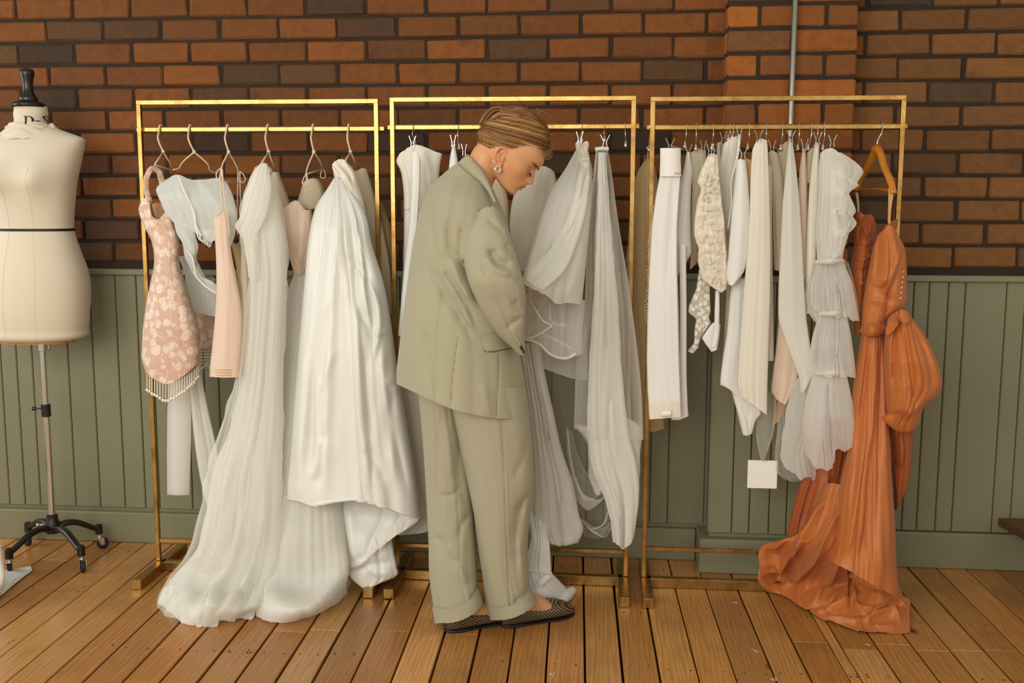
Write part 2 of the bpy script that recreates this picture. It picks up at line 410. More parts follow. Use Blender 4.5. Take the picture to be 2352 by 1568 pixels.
# ------------------------------------------------------------------ setting: brick wall and its pilaster
BY = .022                                        # brick face
wall = structure(MB().box((-.3, BY+.06+.007, 1.4), (7.0, .12, 2.9)).build('wall_back', MAT['mortar'], smooth=False))
def brick_mesh(L, H, Dp, seed):
    r = random.Random(seed); bm = bmesh.new(); bmesh.ops.create_cube(bm, size=1.0)
    for v in bm.verts: v.co = Vector((v.co.x*L, v.co.y*Dp, v.co.z*H))
    bmesh.ops.bevel(bm, geom=[e for e in bm.edges if any(v.co.y < 0 for v in e.verts)], offset=.0055, segments=1, affect='EDGES')
    for v in bm.verts: v.co += Vector((r.uniform(-.002, .002), r.uniform(-.0022, .0018), r.uniform(-.0017, .0017)))
    me = bpy.data.meshes.new('brick'); bm.to_mesh(me); bm.free(); me.materials.append(MAT['brick']); return me
BRL, BRH, PITX, PITZ = .2125, .0705, .2235, .0826
bm_full = [brick_mesh(BRL, BRH, .06, s) for s in range(10)]
bm_half = [brick_mesh(.101, BRH, .06, s+50) for s in range(5)]
rb = random.Random(11)
def put_brick(me, x, y, z, parent, warm):
    o = bpy.data.objects.new('brick', me); COL.objects.link(o); o.parent = parent
    o.location = (x, y+rb.uniform(-.002, .002), z)
    o.rotation_euler = (rb.uniform(-.006, .006), rb.uniform(-.006, .006)+(PI if rb.random() < .5 else 0), rb.uniform(-.008, .008))
    q = rb.random()
    if q < .70: c = (119, 68, 20)
    elif q < .86: c = (104, 61, 22)
    elif q < .96: c = (84, 55, 26)
    else: c = (62, 43, 24)
    k = rb.uniform(.88, 1.10)*(1.22 if warm else 1.0)
    if x > pil_r: c = (c[0]*.92+8, c[1]*.95+12, c[2]+15)
    o.color = tuple(lin(min(255, c[j]*k)) for j in range(3))+(1,)
    return o
ztop = float(at(36, 47.5, BY)[2])                # centre of the topmost mortar bed in view
xa = float(at(35, 25, BY)[0]); xb = float(at(105.7, 72, BY)[0])
pil_l, pil_r = float(at(1669, 100, -.093)[0]), float(at(1972, 100, -.093)[0])
for r in range(-2, 12):
    zc = ztop-(r-.5)*PITZ if False else ztop+PITZ/2-r*PITZ
    ph = xa if r % 2 == 0 else xb
    k0 = math.floor((-2.55-ph)/PITX)
    for k in range(k0, k0+20):
        x = ph+PITX/2+k*PITX
        if x-.106 > 1.75 or x+.106 < -2.5: continue
        if pil_l+.03 < x-.1 and x+.1 < pil_r-.03: continue
        if abs(zc-1.08) < .02: continue
        put_brick(rb.choice(bm_full), x+rb.uniform(-.003, .003), BY+.03, zc+rb.uniform(-.0015, .0015), wall, False)
pil_w = pil_r-pil_l; pc = (pil_l+pil_r)/2
pil = structure(MB().box((pc, (BY-.108)/2+.01, 1.7), (pil_w-.014, BY+.108-.02, 1.5)).build('pilaster', MAT['mortar'], wall, smooth=False))
for r in range(-2, 12):
    zc = ztop+PITZ/2-r*PITZ
    y = -.11+.03+.017
    if r % 2 == 0:
        for s in (-1, 1): put_brick(rb.choice(bm_full), pc+s*PITX/2, y, zc, pil, True)
    else:
        put_brick(rb.choice(bm_full), pc, y, zc, pil, True)
        for s in (-1, 1): put_brick(rb.choice(bm_half), pc+s*(BRL/2+.011+.0505), y, zc, pil, True)
# side returns of the pilaster
for r in range(-2, 12):
    zc = ztop+PITZ/2-r*PITZ
    for s in (-1, 1):
        o = put_brick(bm_half[r % 5], pc+s*(pil_w/2-.03), -.03, zc, pil, True); o.rotation_euler = (0, 0, s*PI/2); o.scale = (.66, 1, 1)

# ------------------------------------------------------------------ setting: painted wainscot, cap and skirting
ZC = 1.085                                       # top of the wainscot cap
def board(x0, x1, yf, z0, z1, par):
    g = .0014; bv = .0035; t = .016
    x0 += g; x1 -= g
    V = [(x0, yf+t, z0), (x0, yf+bv, z0), (x0+bv, yf, z0), (x1-bv, yf, z0), (x1, yf+bv, z0), (x1, yf+t, z0)]
    V = V+[(x, y, z1) for x, y, z in V]
    Fs = [(i, i+1, i+7, i+6) for i in range(5)]+[(5, 4, 3, 2, 1, 0), (6, 7, 8, 9, 10, 11)]
    return MB().add(V, Fs).build('panel', MAT['paint'], par, smooth=False)
def wx(px, py, Y): return float(at(px, py, Y)[0])
wb = MB().box((-.3, .036, .55), (7.0, .02, 1.06)).build('wainscot_backing', MAT['paint'], wall, smooth=False)
_xs = [wx(35.7, 794, .012), wx(71, 781, .012), wx(154, 781, .012), wx(209.8, 750, .012), wx(267.9, 750, .012), wx(318, 795, .012)]
left = [_xs[0]]; pat = [.065, .058, .135]
k = 0
while left[0] > -2.9: left.insert(0, left[0]-pat[k % 3]); k += 1
mid = [wx(1495.7, 1000, .012), wx(1537, 1000, .012)]
fill = []; x = _xs[-1]; k = 0
while x < mid[0]-.09: x += pat[(k+1) % 3]; fill.append(x); k += 1
if fill and mid[0]-fill[-1] < .03: fill.pop()
right = [wx(2050, 700, .012), wx(2098, 700, .012), wx(2136.7, 638, .012), wx(2181, 638, .012), wx(2220, 638, .012), wx(2315.5, 638, .012)]
x = right[-1]; k = 0
while x < 2.2: x += pat[k % 3]; right.append(x); k += 1
px0, px1 = pil_l-.022, pil_r+.022
bx = left+_xs[1:]+fill+mid+[px0]
for a, b in zip(bx[:-1], bx[1:]): board(a, b, .012, .14, 1.062, wb)
bx = [px1]+[q for q in right if q > px1+.03]
for a, b in zip(bx[:-1], bx[1:]): board(a, b, .012, .14, 1.062, wb)
PY = -.112
pb = MB().box((pc, PY/2+.02, .55), (px1-px0-.02, -PY-.0, 1.06)).build('pilaster_wainscot', MAT['paint'], wall, smooth=False)
pxs = [px0, wx(1685, 1060, PY), wx(1727, 1000, PY), wx(1768, 1130, PY)]
while pxs[-1] < px1-.1: pxs.append(pxs[-1]+.062)
pxs[-1] = px1
for a, b in zip(pxs[:-1], pxs[1:]): board(a, b, PY-.004, .15, 1.062, pb)
def strip(x0, x1, yf, yb, z0, z1, name, par=None, bev=.004):
    o = MB().box(((x0+x1)/2, (yf+yb)/2, (z0+z1)/2), (x1-x0, yb-yf, z1-z0), bev).build(name, MAT['paint'], par, smooth=False)
    if par is None: structure(o)
    return o
strip(-3.1, px0, -.004, .04, 1.062, ZC, 'trim_1'); strip(px1, 2.4, -.004, .04, 1.062, ZC, 'trim_2'); strip(px0-.012, px1+.012, PY-.018, .03, 1.062, ZC, 'trim_3')
strip(-3.1, px0-.03, -.006, .03, 0, .122, 'baseboard_back'); strip(px1+.03, 2.4, -.006, .03, 0, .135, 'baseboard_right'); strip(px0-.028, px1+.028, PY-.024, .03, 0, .128, 'baseboard_pilaster')

# pipe on the pilaster
pipe = empty('conduit_pipe', (wx(1818, 200, -.118), -.118, 1.09), 'grey galvanised conduit pipe running up the front of the brick pilaster', 'pipe')
xt, xm = wx(1822, 0, -.118), wx(1816, 280, -.118)
MB().tube([(xm, -.118, 1.09), (xm, -.118, 1.5), (xm, -.118, 2.4)], .0095, 14).build('tube', MAT['galv'], pipe)
for z in (1.30, 2.2):
    cl = MB()
    cl.tube([(xm+.0115*math.cos(a), -.118-.0115*math.sin(a), z) for a in np.linspace(0, PI, 9)], .0035, 6)
    cl.box((xm-.02, -.101, z), (.022, .003, .014)); cl.box((xm+.02, -.101, z), (.022, .003, .014))
    cl.box((xm, -.1045, z), (.03, .002, .010)); cl.build('saddle_clip', MAT['galv'], pipe)
# ------------------------------------------------------------------ brass clothes rails
RY = -.285                                       # plane of the rails
def clothes_rail(x0, x1, ztop, zrail, ov_l, ov_r, zbar, label, n):
    root = empty('clothes_rail', ((x0+x1)/2, RY, 0), label, 'clothes rail', 'brass clothes rails along the brick wall')
    p = .0155; bb = .0012
    for x in (x0, x1):
        MB().box((x, RY, (.036+ztop)/2), (p, p, ztop-.036), bb).build('post', MAT['brass'], root, smooth=False)
        foot = MB().box((x+(.008 if x == x0 else -.008), RY-.005, .018), (.036, .40, .034), .002).build('foot', MAT['brass'], root, smooth=False)
    MB().box(((x0+x1)/2, RY, ztop+p/2-.001), (x1-x0+p, p, p), bb).build('top_bar', MAT['brass'], root, smooth=False)
    MB().box(((x0-ov_l+x1+ov_r)/2, RY+.0175, zrail), (x1-x0+ov_l+ov_r, .020, .020), .004).build('hanging_rail', MAT['brass'], root, smooth=False)
    MB().box(((x0+x1)/2, RY, zbar), (x1-x0-p, p*.9, p*.9), bb).build('lower_bar', MAT['brass'], root, smooth=False)
    MB().box(((x0+x1)/2, RY, .018), (x1-x0-.022, .030, .034), .002).build('base_bar', MAT['brass'], root, smooth=False)
    return root
ZR = float(at(600, 297, RY+.0175)[2])
rk1 = clothes_rail(-1.603, -.768, 1.672, ZR, .020, .027, .112, 'brass clothes rail nearest the dress form, carrying cream hangers', 1)
rk2 = clothes_rail(-.713, .101, 1.676, ZR+.004, .022, .022, .124, 'brass clothes rail behind the woman in the sage suit', 2)
rk3 = clothes_rail(.164, .971, 1.672, ZR, .022, .022, .138, 'brass clothes rail in front of the brick pilaster, holding the copper gown', 3)
RAILZ, RAILY = ZR, RY+.0175

# ------------------------------------------------------------------ dress form
FX, FY = -2.045, -.20
form = empty('dress_form', (FX, FY, 0), 'cream padded dress form with black neck cap on a wheeled steel stand', 'dress form')
def fz(py): return float(at(90, py, FY)[2])
def fx(px, py): return float(at(px, py, FY)[0])
sec = [  # pixel row, left x, right x, depth half, forward shift
    (779, -2, 172, .105, 0), (774, -8, 187, .12, 0), (755, -11, 193, .128, .0), (720, -14, 197, .135, .004), (660, -15, 198, .135, .006), (620, -12, 192, .128, .006), (570, -4, 176, .112, .004),
    (525, 2, 163, .098, .0), (500, 1, 164, .100, .004), (450, -3, 170, .112, .014), (420, -6, 174, .120, .020), (395, -9, 179, .118, .018), (360, -15, 185, .108, .008), (330, -22, 190, .092, .0), (318, -24, 189, .078, -.004),
    (306, 0, 158, .068, -.006), (296, 18, 130, .062, -.008), (286, 32, 106, .056, -.008), (262, 34, 104, .053, -.006), (244, 37, 102, .050, -.004)]
sec_py = np.array([s[0] for s in sec], float)
NV, NU = 90, 64
vv = np.linspace(0, 1, NV); tt = (779-sec_py)/(779-244)
arr = hermite(tt, np.array([s[1:] for s in sec], float), vv)
P = np.zeros((NV, NU, 3)); th = np.linspace(0, 2*PI, NU, endpoint=False)
for j in range(NV):
    py = 779-vv[j]*(779-244); l, r, dp, sh = arr[j]
    a, b = at(l, py, FY), at(r, py, FY); cx = (a[0]+b[0])/2; hw = (b[0]-a[0])/2; z = (a[2]+b[2])/2
    bust = math.exp(-((py-412)/34)**2); bum = math.exp(-((py-640)/60)**2)
    for i, t in enumerate(th):
        c, s = math.cos(t), math.sin(t); e = 2.25
        x = cx+hw*np.sign(c)*abs(c)**(2/e)
        y = FY-sh-dp*np.sign(s)*abs(s)**(2/e)
        if s > 0: y -= bust*.030*(math.exp(-((c-.42)/.26)**2)+math.exp(-((c+.42)/.26)**2))
        else: y += bum*.02*s*-1
        P[j, i] = (x, y, z)
mb = MB().grid(P, closed_u=True)
mb.f.append(tuple(range(NU))[::-1]); mb.f.append(tuple((NV-1)*NU+i for i in range(NU)))
mb.build('torso', MAT['calico'], form)
cxz = lambda j: P[j].mean(0)
# seams down the padded body
for k, i in enumerate((13, 19)):
    line = [P[j, i]*1.0+np.array([0, -.0006, 0]) for j in range(2, 66)]
    MB().tube(line, .0004, 5).build('seam', MAT['calico'], form)
# waist tape
def ring_at(py, grow=.0015):
    v = (779-py)/(779-244); j = int(np.clip(v*(NV-1), 0, NV-2)); f = v*(NV-1)-j
    R = P[j]*(1-f)+P[j+1]*f; c = R.mean(0); d = R-c; d[:, 2] = 0
    return R+d/np.linalg.norm(d, axis=1)[:, None]*grow
tp = MB().grid([ring_at(530, .0005), ring_at(529), ring_at(525), ring_at(524, .0005)], closed_u=True); tp.build('waist_tape', MAT['tape'], form)
# neck cap, turned black wood
nc = at(70, 244, FY); s = 1.0
prof = [(.056, -.004), (.056, .006), (.050, .012), (.034, .016), (.030, .022), (.034, .027), (.027, .033), (.024, .040), (.019, .052), (.0175, .070), (.020, .090), (.0245, .108), (.0255, .118), (.022, .127), (.010, .132)]
MB().lathe(prof, (nc[0]-.004, FY-.004, nc[2]), 28).build('neck_cap', MAT['black'], form)
# base board edge under the torso
bb = ring_at(778, -.012); bl = bb.copy(); bl[:, 2] -= .009
MB().grid([bl, bb], closed_u=True).build('base_board', MAT['hangwood'], form)
# stand
pz = fz(782); px_ = fx(100, 800)
colb = fx(118, 1195)
PX = (px_+colb)/2
zb = float(at(118, 1195, FY)[2])
zc_ = float(at(108, 942, FY)[2])
MB().tube([(PX, FY, zb), (PX, FY, zc_)], .0125, 16).build('pole', MAT['steel'], form, sharp=40)
MB().tube([(PX, FY, zc_), (PX, FY, pz+.02)], .0105, 16).build('inner_pole', MAT['steel'], form, sharp=40)
MB().lathe([(.0125, -.024), (.017, -.022), (.017, .022), (.0125, .024)], (PX, FY, zc_), 20).build('height_collar', MAT['black'], form, sharp=40)
kb = MB(); kb.tube([(PX-.015, FY, zc_+.007), (PX-.034, FY-.006, zc_+.007)], .003, 8); kb.tube([(PX-.034, FY-.006, zc_+.007), (PX-.048, FY-.01, zc_+.007)], [.006, .007], 10); kb.build('collar_knob', MAT['black'], form, sharp=40)
MB().lathe([(.012, -.020), (.015, -.018), (.015, .018), (.012, .020)], (PX, FY, pz-.018), 18).build('top_socket', MAT['steel'], form, sharp=40)
kb = MB(); kb.tube([(PX+.012, FY-.004, pz-.02), (PX+.026, FY-.008, pz-.02)], .003, 8); kb.box((PX+.032, FY-.01, pz-.02), (.011, .009, .026), .003); kb.build('thumb_screw', MAT['galv'], form, sharp=40)
MB().lathe([(.014, -.05), (.026, -.046), (.028, -.01), (.022, .0), (.020, .022), (.014, .026)], (PX, FY, zb), 20).build('hub', MAT['black'], form, sharp=45)
kb = MB(); kb.tube([(PX-.02, FY-.012, zb-.012), (PX-.042, FY-.02, zb-.012)], .003, 8); kb.ball((PX-.046, FY-.021, zb-.012), .007); kb.build('hub_screw', MAT['steel'], form)
feet = [at(22, 1296, -.385), at(187, 1280, -.33), at(228, 1238, -.085), at(66, 1232, -.085)]
for k, ft in enumerate(feet):
    fxx, fyy = float(ft[0]), float(ft[1]); d = Vector((fxx-PX, fyy-FY, 0)); L = d.length; d.normalize()
    pts = [(PX+d.x*L*q, FY+d.y*L*q, z) for q, z in ((.06, zb-.03), (.3, zb-.018), (.55, zb-.026), (.78, .098), (.93, .084), (1.0, .080))]
    MB().tube(curve(pts, 18), np.linspace(.016, .0125, 18), 12, flat=.8).build('leg', MAT['black'], form)
    lg = form.children[-1]
    lg = [c for c in form.children if c.name.startswith('leg')][-1]
    MB().lathe([(.008, .058), (.0145, .06), (.0145, .094), (.010, .098)], (fxx, fyy, 0), 16).build('leg_cap', MAT['black'], lg, sharp=45)
    st = MB(); st.tube([(fxx, fyy, .045), (fxx, fyy, .062)], .0055, 10); st.box((fxx, fyy, .046), (.022, .022, .004), .001)
    a = (2.2, -.9, .5, 2.6)[k]; ax = Vector((math.cos(a), math.sin(a), 0)); sd = Vector((-ax.y, ax.x, 0))
    wc = Vector((fxx, fyy, .0225))+ax*.012
    for sg in (-1, 1):
        q = [wc+sd*sg*.011+Vector((0, 0, .024))-ax*.018, wc+sd*sg*.011+Vector((0, 0, .024))+ax*.006, wc+sd*sg*.011+ax*.007-Vector((0, 0, .005)), wc+sd*sg*.011-ax*.007-Vector((0, 0, .005))]
        o2 = [p+sd*sg*.0018 for p in q]
        st.add([tuple(p) for p in q+o2], [(0, 1, 2, 3), (7, 6, 5, 4), (0, 4, 5, 1), (1, 5, 6, 2), (2, 6, 7, 3), (3, 7, 4, 0)])
    st.build('caster_fork', MAT['steel'], lg, smooth=False)
    wl = MB(); n = 24
    rings = []
    for off, rr in ((-.008, .012), (-.008, .019), (-.006, .0222), (.006, .0222), (.008, .019), (.008, .012)):
        rings.append([tuple(wc+sd*off+ax*(rr*math.cos(t))+Vector((0, 0, rr*math.sin(t)))) for t in np.linspace(0, 2*PI, n, endpoint=False)])
    wl.grid(rings, closed_u=True); wl.f.append(tuple(range(n))[::-1]); wl.f.append(tuple(5*n+i for i in range(n)))
    wl.build('wheel', MAT['rubber'], lg, sharp=40)
# lettering on the neck block:  D - S  (its feet are covered by the draped cloth)
def neck_pt(px, py, out=.0012):
    t = (779-py)/(779-244); j = int(np.clip(t*(NV-1), 0, NV-2)); f = t*(NV-1)-j
    R = P[j]*(1-f)+P[j+1]*f; c = R.mean(0)
    x = float(at(px, py, FY-.05)[0]); q = R[R[:, 1] < c[1]]; i = np.argsort(q[:, 0]); y = np.interp(x, q[i, 0], q[i, 1])
    z = float(at(px, py, y)[2]); return (x, y-out, z)
def stroke(mb, pts, w):
    """pts in pixels, w pen widths in pixels"""
    C = curve(pts, 22); W = np.interp(np.linspace(0, 1, 22), np.linspace(0, 1, len(w)), w)
    T = np.gradient(C, axis=0); T /= np.linalg.norm(T, axis=1)[:, None]; Nn = np.stack([-T[:, 1], T[:, 0]], 1)
    A = C+Nn*W[:, None]/2; B = C-Nn*W[:, None]/2
    mb.grid([[neck_pt(*p) for p in A], [neck_pt(*p) for p in B]])
for ch in 'D-S':
    lb = MB()
    if ch == 'D':
        stroke(lb, [(58, 267), (58, 286)], [4, 4]); stroke(lb, [(53, 266.8), (64, 266.8)], [1.3, 1.3]); stroke(lb, [(53, 286), (64, 286)], [1.3, 1.3])
        stroke(lb, [(62, 266.8), (68, 268.5), (71, 276), (68, 284), (62, 286)], [1.3, 3, 4.4, 3, 1.3])
    elif ch == '-': stroke(lb, [(74.5, 278), (80.5, 278)], [2.4, 2.4])
    else:
        stroke(lb, [(92.5, 270), (90, 267.3), (86, 267.3), (84.6, 271), (88, 275), (92.5, 279), (93, 284), (88.5, 286.5), (84, 284)], [1.3, 1.6, 2.2, 3.6, 4, 4, 3, 1.6, 1.4])
        stroke(lb, [(93, 266.5), (93, 271.5)], [1.4, 1.4])
    lb.build('letter', MAT['ink'], form, smooth=False)
# gathered cloth wound about the neck
scarf = MB(); nu, nvv = 120, 30
Rr = np.zeros((nvv, nu, 3)); ang = np.linspace(0, 2*PI, nu, endpoint=False); rs_ = np.random.default_rng(5)
n1, n2 = noise1(nu+1, 9, rs_)[:nu], noise1(nu+1, 13, rs_)[:nu]
zi, zo = float(at(68, 283, FY-.05)[2])-nc[2], float(at(72, 313, FY-.10)[2])-nc[2]
for j in range(nvv):
    v = j/(nvv-1)
    for i, a in enumerate(ang):
        c_, s_ = math.cos(a), math.sin(a)
        rx = .062+.044*v; ry = .060+.022*v
        bul = .012*math.sin(PI*v)
        w = .0035*math.sin(13*v+2.0*n1[i]*3+1.2*math.sin(a*2))+.0022*math.sin(22*v+4*n2[i])
        z = zi+(zo-zi)*v*(1.0 if s_ < 0 else .55)-.020*v*v*abs(c_)+.004*n1[i]*(1-v)
        Rr[j, i] = (nc[0]-.002+(rx+bul*.5)*c_, FY-.003+(ry+bul*.6)*s_-w*.6, nc[2]+z+bul*.8+w)
sc_ = empty('neck_cloth', (float(nc[0]), FY, float(nc[2])-.08), 'crumpled off-white cloth wound round the neck of the dress form', 'cloth')
scarf.grid(Rr, closed_u=True).build('drape', MAT['calico'], sc_)
# ------------------------------------------------------------------ draped cloth
def seg_dist(X, Y, pl):
    """distance, arc position (0..1) and side of every point to a polyline"""
    pl = np.asarray(pl, float); L = np.concatenate([[0], np.cumsum(np.linalg.norm(np.diff(pl, axis=0), axis=1))])
    best = np.full(X.shape, 1e9); S = np.zeros(X.shape); Sd = np.ones(X.shape)
    for k in range(len(pl)-1):
        a, b = pl[k], pl[k+1]; d = b-a; n2 = d@d+1e-9
        t = np.clip(((X-a[0])*d[0]+(Y-a[1])*d[1])/n2, 0, 1)
        qx, qy = X-(a[0]+t*d[0]), Y-(a[1]+t*d[1]); ds = np.hypot(qx, qy)
        m = ds < best; best = np.where(m, ds, best); S = np.where(m, (L[k]+t*(L[k+1]-L[k]))/L[-1], S)
        Sd = np.where(m, np.sign(d[0]*qy-d[1]*qx), Sd)
    return best, S, Sd
GRID = [None]
def on_sheet(grid, px, py, out=.002):
    """depth of the sheet's front at a pixel"""
    k = np.argmin((grid[0]-px)**2+(grid[1]-py)**2); return float(grid[2].reshape(-1, 3)[k, 1])-out
def cloth(name, rows, Y, mat, parent=None, depth=.04, back=None, nf=6, amp=.006, gather=None, creases=(), seed=1, res=7.0,
          closed=True, hem=0.0, floorz=.002, sharp=1.0, drift=.5, edgewob=0.0, power=.5, layer=0.0, nuv=None, crumple=0.0, lying=False, crisp=0.0):
    """rows: outline rows in pixels, top to bottom, each left -> right.  Y, depth, back, amp: number or [(v, value)...].
    The sheet is swept between the rows, bellied towards the room by depth, folded by nf folds of depth amp and dented by creases."""
    r = np.random.default_rng(seed)
    cw = [np.mean([p[:2] for p in q], 0) for q in rows]
    tv = np.concatenate([[0], np.cumsum([np.linalg.norm(b-a)+1e-6 for a, b in zip(cw[:-1], cw[1:])])])
    yv = interp(Y, tv/tv[-1])
    rows = [[tuple(p) if len(p) == 3 else (p[0], p[1], yv[k]) for p in q] for k, q in enumerate(rows)]
    Lh = tv[-1]; tv = tv/Lh
    wid = max(np.hypot(q[-1][0]-q[0][0], q[-1][1]-q[0][1]) for q in rows)
    nu = int(np.clip(max(wid*1.25/res, nf*7), 10, 150)); nv = int(np.clip(Lh/res, 8, 170))
    if nuv: nu, nv = nuv
    RW = np.stack([curve(q, nu) for q in rows])
    if crisp:                                        # straighter edges and sharper corners, for cut lengths of cloth
        def straight(q):
            q = np.asarray(q, float); L = np.concatenate([[0], np.cumsum(np.hypot(*np.diff(q[:, :2], axis=0).T)+1e-9)]); return np.stack([np.interp(np.linspace(0, 1, nu), L/L[-1], q[:, k]) for k in range(3)], 1)
        RL = np.stack([straight(q) for q in rows])
    v = np.linspace(0, 1, nv); u = np.linspace(0, 1, nu)
    G = hermite(tv, RW, v)                           # pixels
    if crisp:
        i_ = np.clip(np.searchsorted(tv, v, side='right')-1, 0, len(tv)-2); k_ = ((v-tv[i_])/(tv[i_+1]-tv[i_]))[:, None, None]
        G = G*(1-crisp)+(RL[i_]*(1-k_)+RL[i_+1]*k_)*crisp
    if edgewob:
        for e in (0, -1):
            G[:, e, 0] += edgewob*noise1(nv, max(6, nv//5), r)
    U, V = np.meshgrid(u, v)
    Yc = G[..., 2]; dp = interp(depth, v)[:, None]; A = interp(amp, v)[:, None]
    E = np.clip(np.sin(PI*U), 0, 1)**.6
    shape = np.clip(1-(2*U-1)**2, 0, 1)**power
    def folds(nf, seed2, dr):
        q = np.random.default_rng(seed2); warp = noise1(nu, 7, q)*.8/max(nf, 1)
        f = np.zeros_like(U)
        for k, (fr, w) in enumerate(((nf*.62, .55), (nf, 1.0), (nf*1.7, .45))):
            ph = q.uniform(0, 6.28)+dr*2.2*noise1(nv, 4, q)[:, None]
            x = 2*PI*fr*(U+warp[None, :]*(1+.5*V))+ph
            s = np.sin(x); s = np.sign(s)*np.abs(s)**sharp
            f += w*(s+.28*np.sin(2*x+1))*(0.75+.35*noise1(nu, 6, q)[None, :])
        return f/1.6
    F = folds(nf, seed*13+1, drift)
    disp = dp*shape+A*F*E
    if gather:                                       # fine gathers fading down from the top:  (count, amp, reach)
        gn, ga, gr = gather
        disp += ga*folds(gn, seed*17+5, .25)*E*np.exp(-V/gr)
    if crumple:
        q = np.random.default_rng(seed+99)
        for k in range(14):
            cu, cv_, an = q.uniform(0, 1), q.uniform(0, 1), q.uniform(-1, 1)
            d = (U-cu)*math.cos(an)*1.0+(V-cv_)*math.sin(an)*1.6; e = -(U-cu)*math.sin(an)+(V-cv_)*math.cos(an)*1.6
            disp += crumple*q.choice([-1, 1])*np.exp(-(d/.05)**2-(e/.22)**2)*E
    for c in creases:
        pl, am, w = c[:3]; asym = c[3] if len(c) > 3 else 1.0
        ds, S, Sd = seg_dist(G[..., 0], G[..., 1], curve(pl, 14) if len(pl) > 2 else pl)
        ww = np.where(Sd > 0, w, w*asym)
        disp += am*1.1*np.exp(-(ds/ww)**1.55)*np.clip(np.minimum(S, 1-S)*5+.25, 0, 1)*np.minimum(1, E*1.6)
    if hem:                                          # uneven hem
        hw = noise1(nu, max(5, int(nf*2)), r)
        G[..., 1] += hem*hw[None, :]*np.clip((V-.8)/.2, 0, 1)**1.5
    W = at(G[..., 0], G[..., 1], Yc)
    Wf = at(G[..., 0], G[..., 1], Yc-dp*shape).copy(); rel = disp-dp*shape
    if lying:                                        # relief stands off the sheet's own slope, so folds rise from the floor
        n_ = np.cross(np.gradient(Wf, axis=1), np.gradient(Wf, axis=0)); n_[..., 0] *= .35; n_ /= np.linalg.norm(n_, axis=-1, keepdims=True)+1e-12
        n_ *= np.sign(np.sum(n_*(_C-Wf), -1, keepdims=True))
        for _ in range(6): n_[1:-1] = (n_[:-2]+n_[1:-1]*2+n_[2:])/4
        n_ /= np.linalg.norm(n_, axis=-1, keepdims=True)+1e-12
        Wf = Wf+n_*np.maximum(rel, -.03)[..., None]
    else: Wf[..., 1] -= rel
    Wf[..., 0] += (A*.55)*np.roll(F, 2, 1)*E
    Wf[..., 2] = np.maximum(Wf[..., 2], floorz+.0015*np.abs(F))
    GRID[0] = (G[..., 0], G[..., 1], Wf)
    mb = MB()
    if closed:
        bk = interp(depth if back is None else back, v)[:, None]
        db = bk*shape+A*.8*folds(nf, seed*13+7, drift)*E
        Wb = W.copy(); Wb[..., 1] += np.maximum(db, -.6*disp+.0005); Wb[..., 2] = np.maximum(Wb[..., 2], floorz)
        ring = np.concatenate([Wf, Wb[:, -2:0:-1]], 1)
        mb.grid(ring, closed_u=True)
    else:
        mb.grid(Wf)
    if layer:                                        # a second sheet of net just behind
        W2 = W.copy(); W2[..., 1] -= dp*shape*.6+A*folds(nf*1.3, seed*13+23, drift)*E-layer; W2[..., 2] = np.maximum(W2[..., 2], floorz); mb.grid(W2)
    return mb.build(name, mat, parent)
def band(name, pts, w, Y, mat, parent=None, thick=.0009, n=None, twist=0.0):
    """a narrow ribbon: centre line in pixels (optionally with its own Y as third value), width in pixels"""
    P = curve(pts, n or max(8, len(pts)*5)); n = len(P)
    Wd = np.interp(np.linspace(0, 1, n), np.linspace(0, 1, len(w)), w) if not np.isscalar(w) else np.full(n, w)
    YY = P[:, 2] if P.shape[1] == 3 else interp(Y, np.linspace(0, 1, n))
    T = np.gradient(P[:, :2], axis=0); T /= np.linalg.norm(T, axis=1)[:, None]+1e-9; Nn = np.stack([-T[:, 1], T[:, 0]], 1)
    A = P[:, :2]+Nn*Wd[:, None]/2; B = P[:, :2]-Nn*Wd[:, None]/2
    a = at(A[:, 0], A[:, 1], YY); b = at(B[:, 0], B[:, 1], YY); m = (a+b)/2; m[:, 1] -= thick*2
    a2, b2 = a.copy(), b.copy(); a2[:, 1] += thick; b2[:, 1] += thick
    mb = MB().grid(np.stack([a, m, b, b2, a2], 1), closed_u=True)
    return mb.build(name, mat, parent)
def wire(name, pts, r, mat, parent=None, n=None, seg=8):
    """a rod through pixel points with their own Y: (px, py, Y)"""
    P = curve(pts, n or max(6, len(pts)*5)); return MB().tube(at(P[:, 0], P[:, 1], P[:, 2]), r, seg).build(name, mat, parent)
def FL(px, py, z=.004):
    return (px, py, float(on_floor(px, py, z)[1]))
def garment(name, px, py, Y, label, cat='dress', group=None):
    p = at(px, py, Y); return empty(name, tuple(map(float, p)), label, cat, group)

